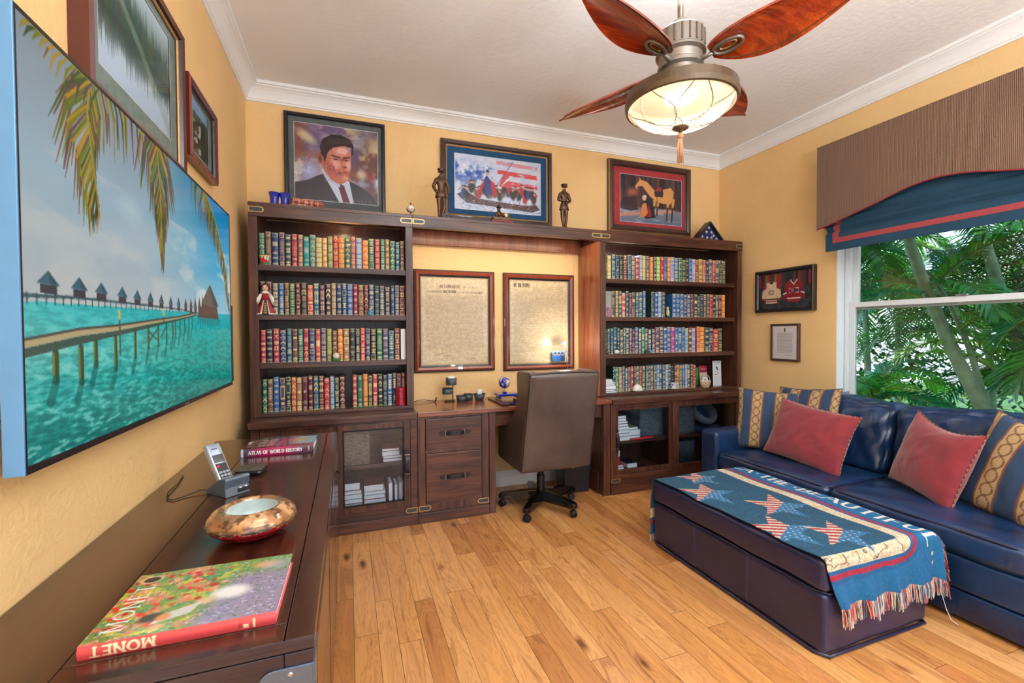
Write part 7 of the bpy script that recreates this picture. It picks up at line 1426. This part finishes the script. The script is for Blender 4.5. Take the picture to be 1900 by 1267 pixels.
def palm(trunk, nf, lab, seed, r=.05, L=(1.2, 1.7), ll=.42, tone=1., el=(.1, 1.2), azc=None):
    rr = random.Random(seed); t = thing('areca_palm', lab, 'palm', trunk[-1] if trunk[-1][2] < trunk[0][2] else trunk[0], 0)
    cvt = [Vector(q) for q in trunk]; pts = []
    for a, b_ in zip(cvt, cvt[1:]):
        for i in range(12): pts.append(a.lerp(b_, i/12))
    pts.append(cvt[-1]); rs = [r*(.72+.28*i/len(pts))*(1.10 if i % 6 == 0 else 1) for i in range(len(pts))]
    obj('trunk', MB().tube(pts, rs, 12), 'trunk', t, smooth=True); top = trunk[0]
    for i in range(nf):
        az = (azc+rr.uniform(-1.3, 1.3)) if azc is not None else 2*PI*i/nf+rr.uniform(-.4, .4); mb = MB()
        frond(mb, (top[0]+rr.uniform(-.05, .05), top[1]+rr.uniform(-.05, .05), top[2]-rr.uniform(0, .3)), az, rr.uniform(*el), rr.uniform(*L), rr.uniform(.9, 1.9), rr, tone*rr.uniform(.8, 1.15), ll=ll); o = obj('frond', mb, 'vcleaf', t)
m = plain('pale_palm_trunk', rgb(128, 152, 122), .6, var=.2, scale=14, bumps=.3); M['trunk'] = m
GZ = -.25
palm([(4.72, 2.68, 2.50), (4.7, 2.57, 2.04), (4.7, 2.465, 1.70), (4.7, 2.32, 1.285), (4.7, 2.21, 1.006), (4.7, 2.06, .668), (4.7, 1.80, GZ)], 10, 'palm with a thick pale ringed trunk leaning across the window view', 1, .052, L=(.7, .88))
palm([(4.9, 2.50, 1.75), (4.9, 2.37, 1.50), (4.9, 2.25, 1.16), (4.9, 2.12, .6), (4.95, 2.0, GZ)], 8, 'slender palm trunk just right of the thick leaning one', 2, .026, L=(.8, 1.02), ll=.34)
palm([(5.6, 2.60, 2.75), (5.6, 2.49, 2.2), (5.6, 2.42, 1.9), (5.6, 2.2, 1.0), (5.6, 2.0, GZ)], 10, 'tall palm whose trunk top shows high at the right of the window', 3, .05)
palm([(5.25, 2.0, .95), (5.3, 2.0, .5), (5.3, 1.95, GZ)], 13, 'low bushy palm close outside the glass at the right', 4, .03, L=(.8, 1.25), ll=.36, el=(.3, 1.3))
palm([(5.0, 3.1, .70), (5.1, 3.15, .3), (5.1, 3.1, GZ)], 20, 'low bright green palm at the lower left of the window', 5, .03, L=(.75, 1.08), ll=.34, tone=1.25, el=(.2, 1.2))
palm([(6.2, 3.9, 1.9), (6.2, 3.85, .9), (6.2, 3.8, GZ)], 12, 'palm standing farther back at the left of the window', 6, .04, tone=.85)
palm([(6.6, 2.9, 1.5), (6.6, 2.85, .8), (6.6, 2.8, GZ)], 13, 'darker green palm behind the thick leaning trunk', 7, .04, tone=.7, L=(1.2, 1.8), ll=.5)  # tone makes the leaf colours of this palm darker
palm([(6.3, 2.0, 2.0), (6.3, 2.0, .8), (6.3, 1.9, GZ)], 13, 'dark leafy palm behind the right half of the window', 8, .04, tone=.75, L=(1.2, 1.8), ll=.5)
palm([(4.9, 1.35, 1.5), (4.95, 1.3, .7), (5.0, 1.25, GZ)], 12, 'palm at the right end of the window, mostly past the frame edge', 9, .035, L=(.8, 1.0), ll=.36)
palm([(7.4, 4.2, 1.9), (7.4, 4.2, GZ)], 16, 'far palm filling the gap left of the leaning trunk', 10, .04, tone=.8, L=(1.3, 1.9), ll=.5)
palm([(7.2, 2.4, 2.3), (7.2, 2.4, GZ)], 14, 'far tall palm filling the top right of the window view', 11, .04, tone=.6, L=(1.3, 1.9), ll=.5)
palm([(5.4, 3.5, 2.5), (5.4, 3.7, 1.2), (5.4, 3.8, GZ)], 10, 'palm whose arching fronds hang in from above the window', 12, .02, L=(.8, 1.2), ll=.36, el=(-.2, .9), tone=.9)
struct('ground', bx(XR+.3, 16, -6, 14, GZ-.05, GZ), plain('lawn', rgb(70, 110, 50), .9, var=.4, scale=6))
rr = random.Random(9); hb = MB()
for i in range(9000):
    y = rr.uniform(1.0, 8.5); z = rr.uniform(GZ, 2.1+.6*math.sin(y*2.3)+.4*math.sin(y*5)); x = 8.6+rr.uniform(-.35, .35); a = rr.uniform(0, 2*PI); b_ = rr.uniform(-.8, .8); l = rr.uniform(.10, .22); w_ = .03; d = Vector((math.cos(a)*math.cos(b_), math.sin(a)*math.cos(b_), math.sin(b_))); s_ = d.cross(Vector((0, .3, 1))).normalized()*w_; q = Vector((x, y, z)); c_ = tuple(lin(np.array(rr.choice(GC))*rr.uniform(.4, .95)/255))
    hb.add([q-d*l*.5, q-s_, q+d*l*.5, q+s_], [(0, 1, 2, 3)], 0, c_)
tag(obj('hedge', hb, 'vcleaf'), 'dense green hedge far behind the palms', 'hedge', kind='stuff')
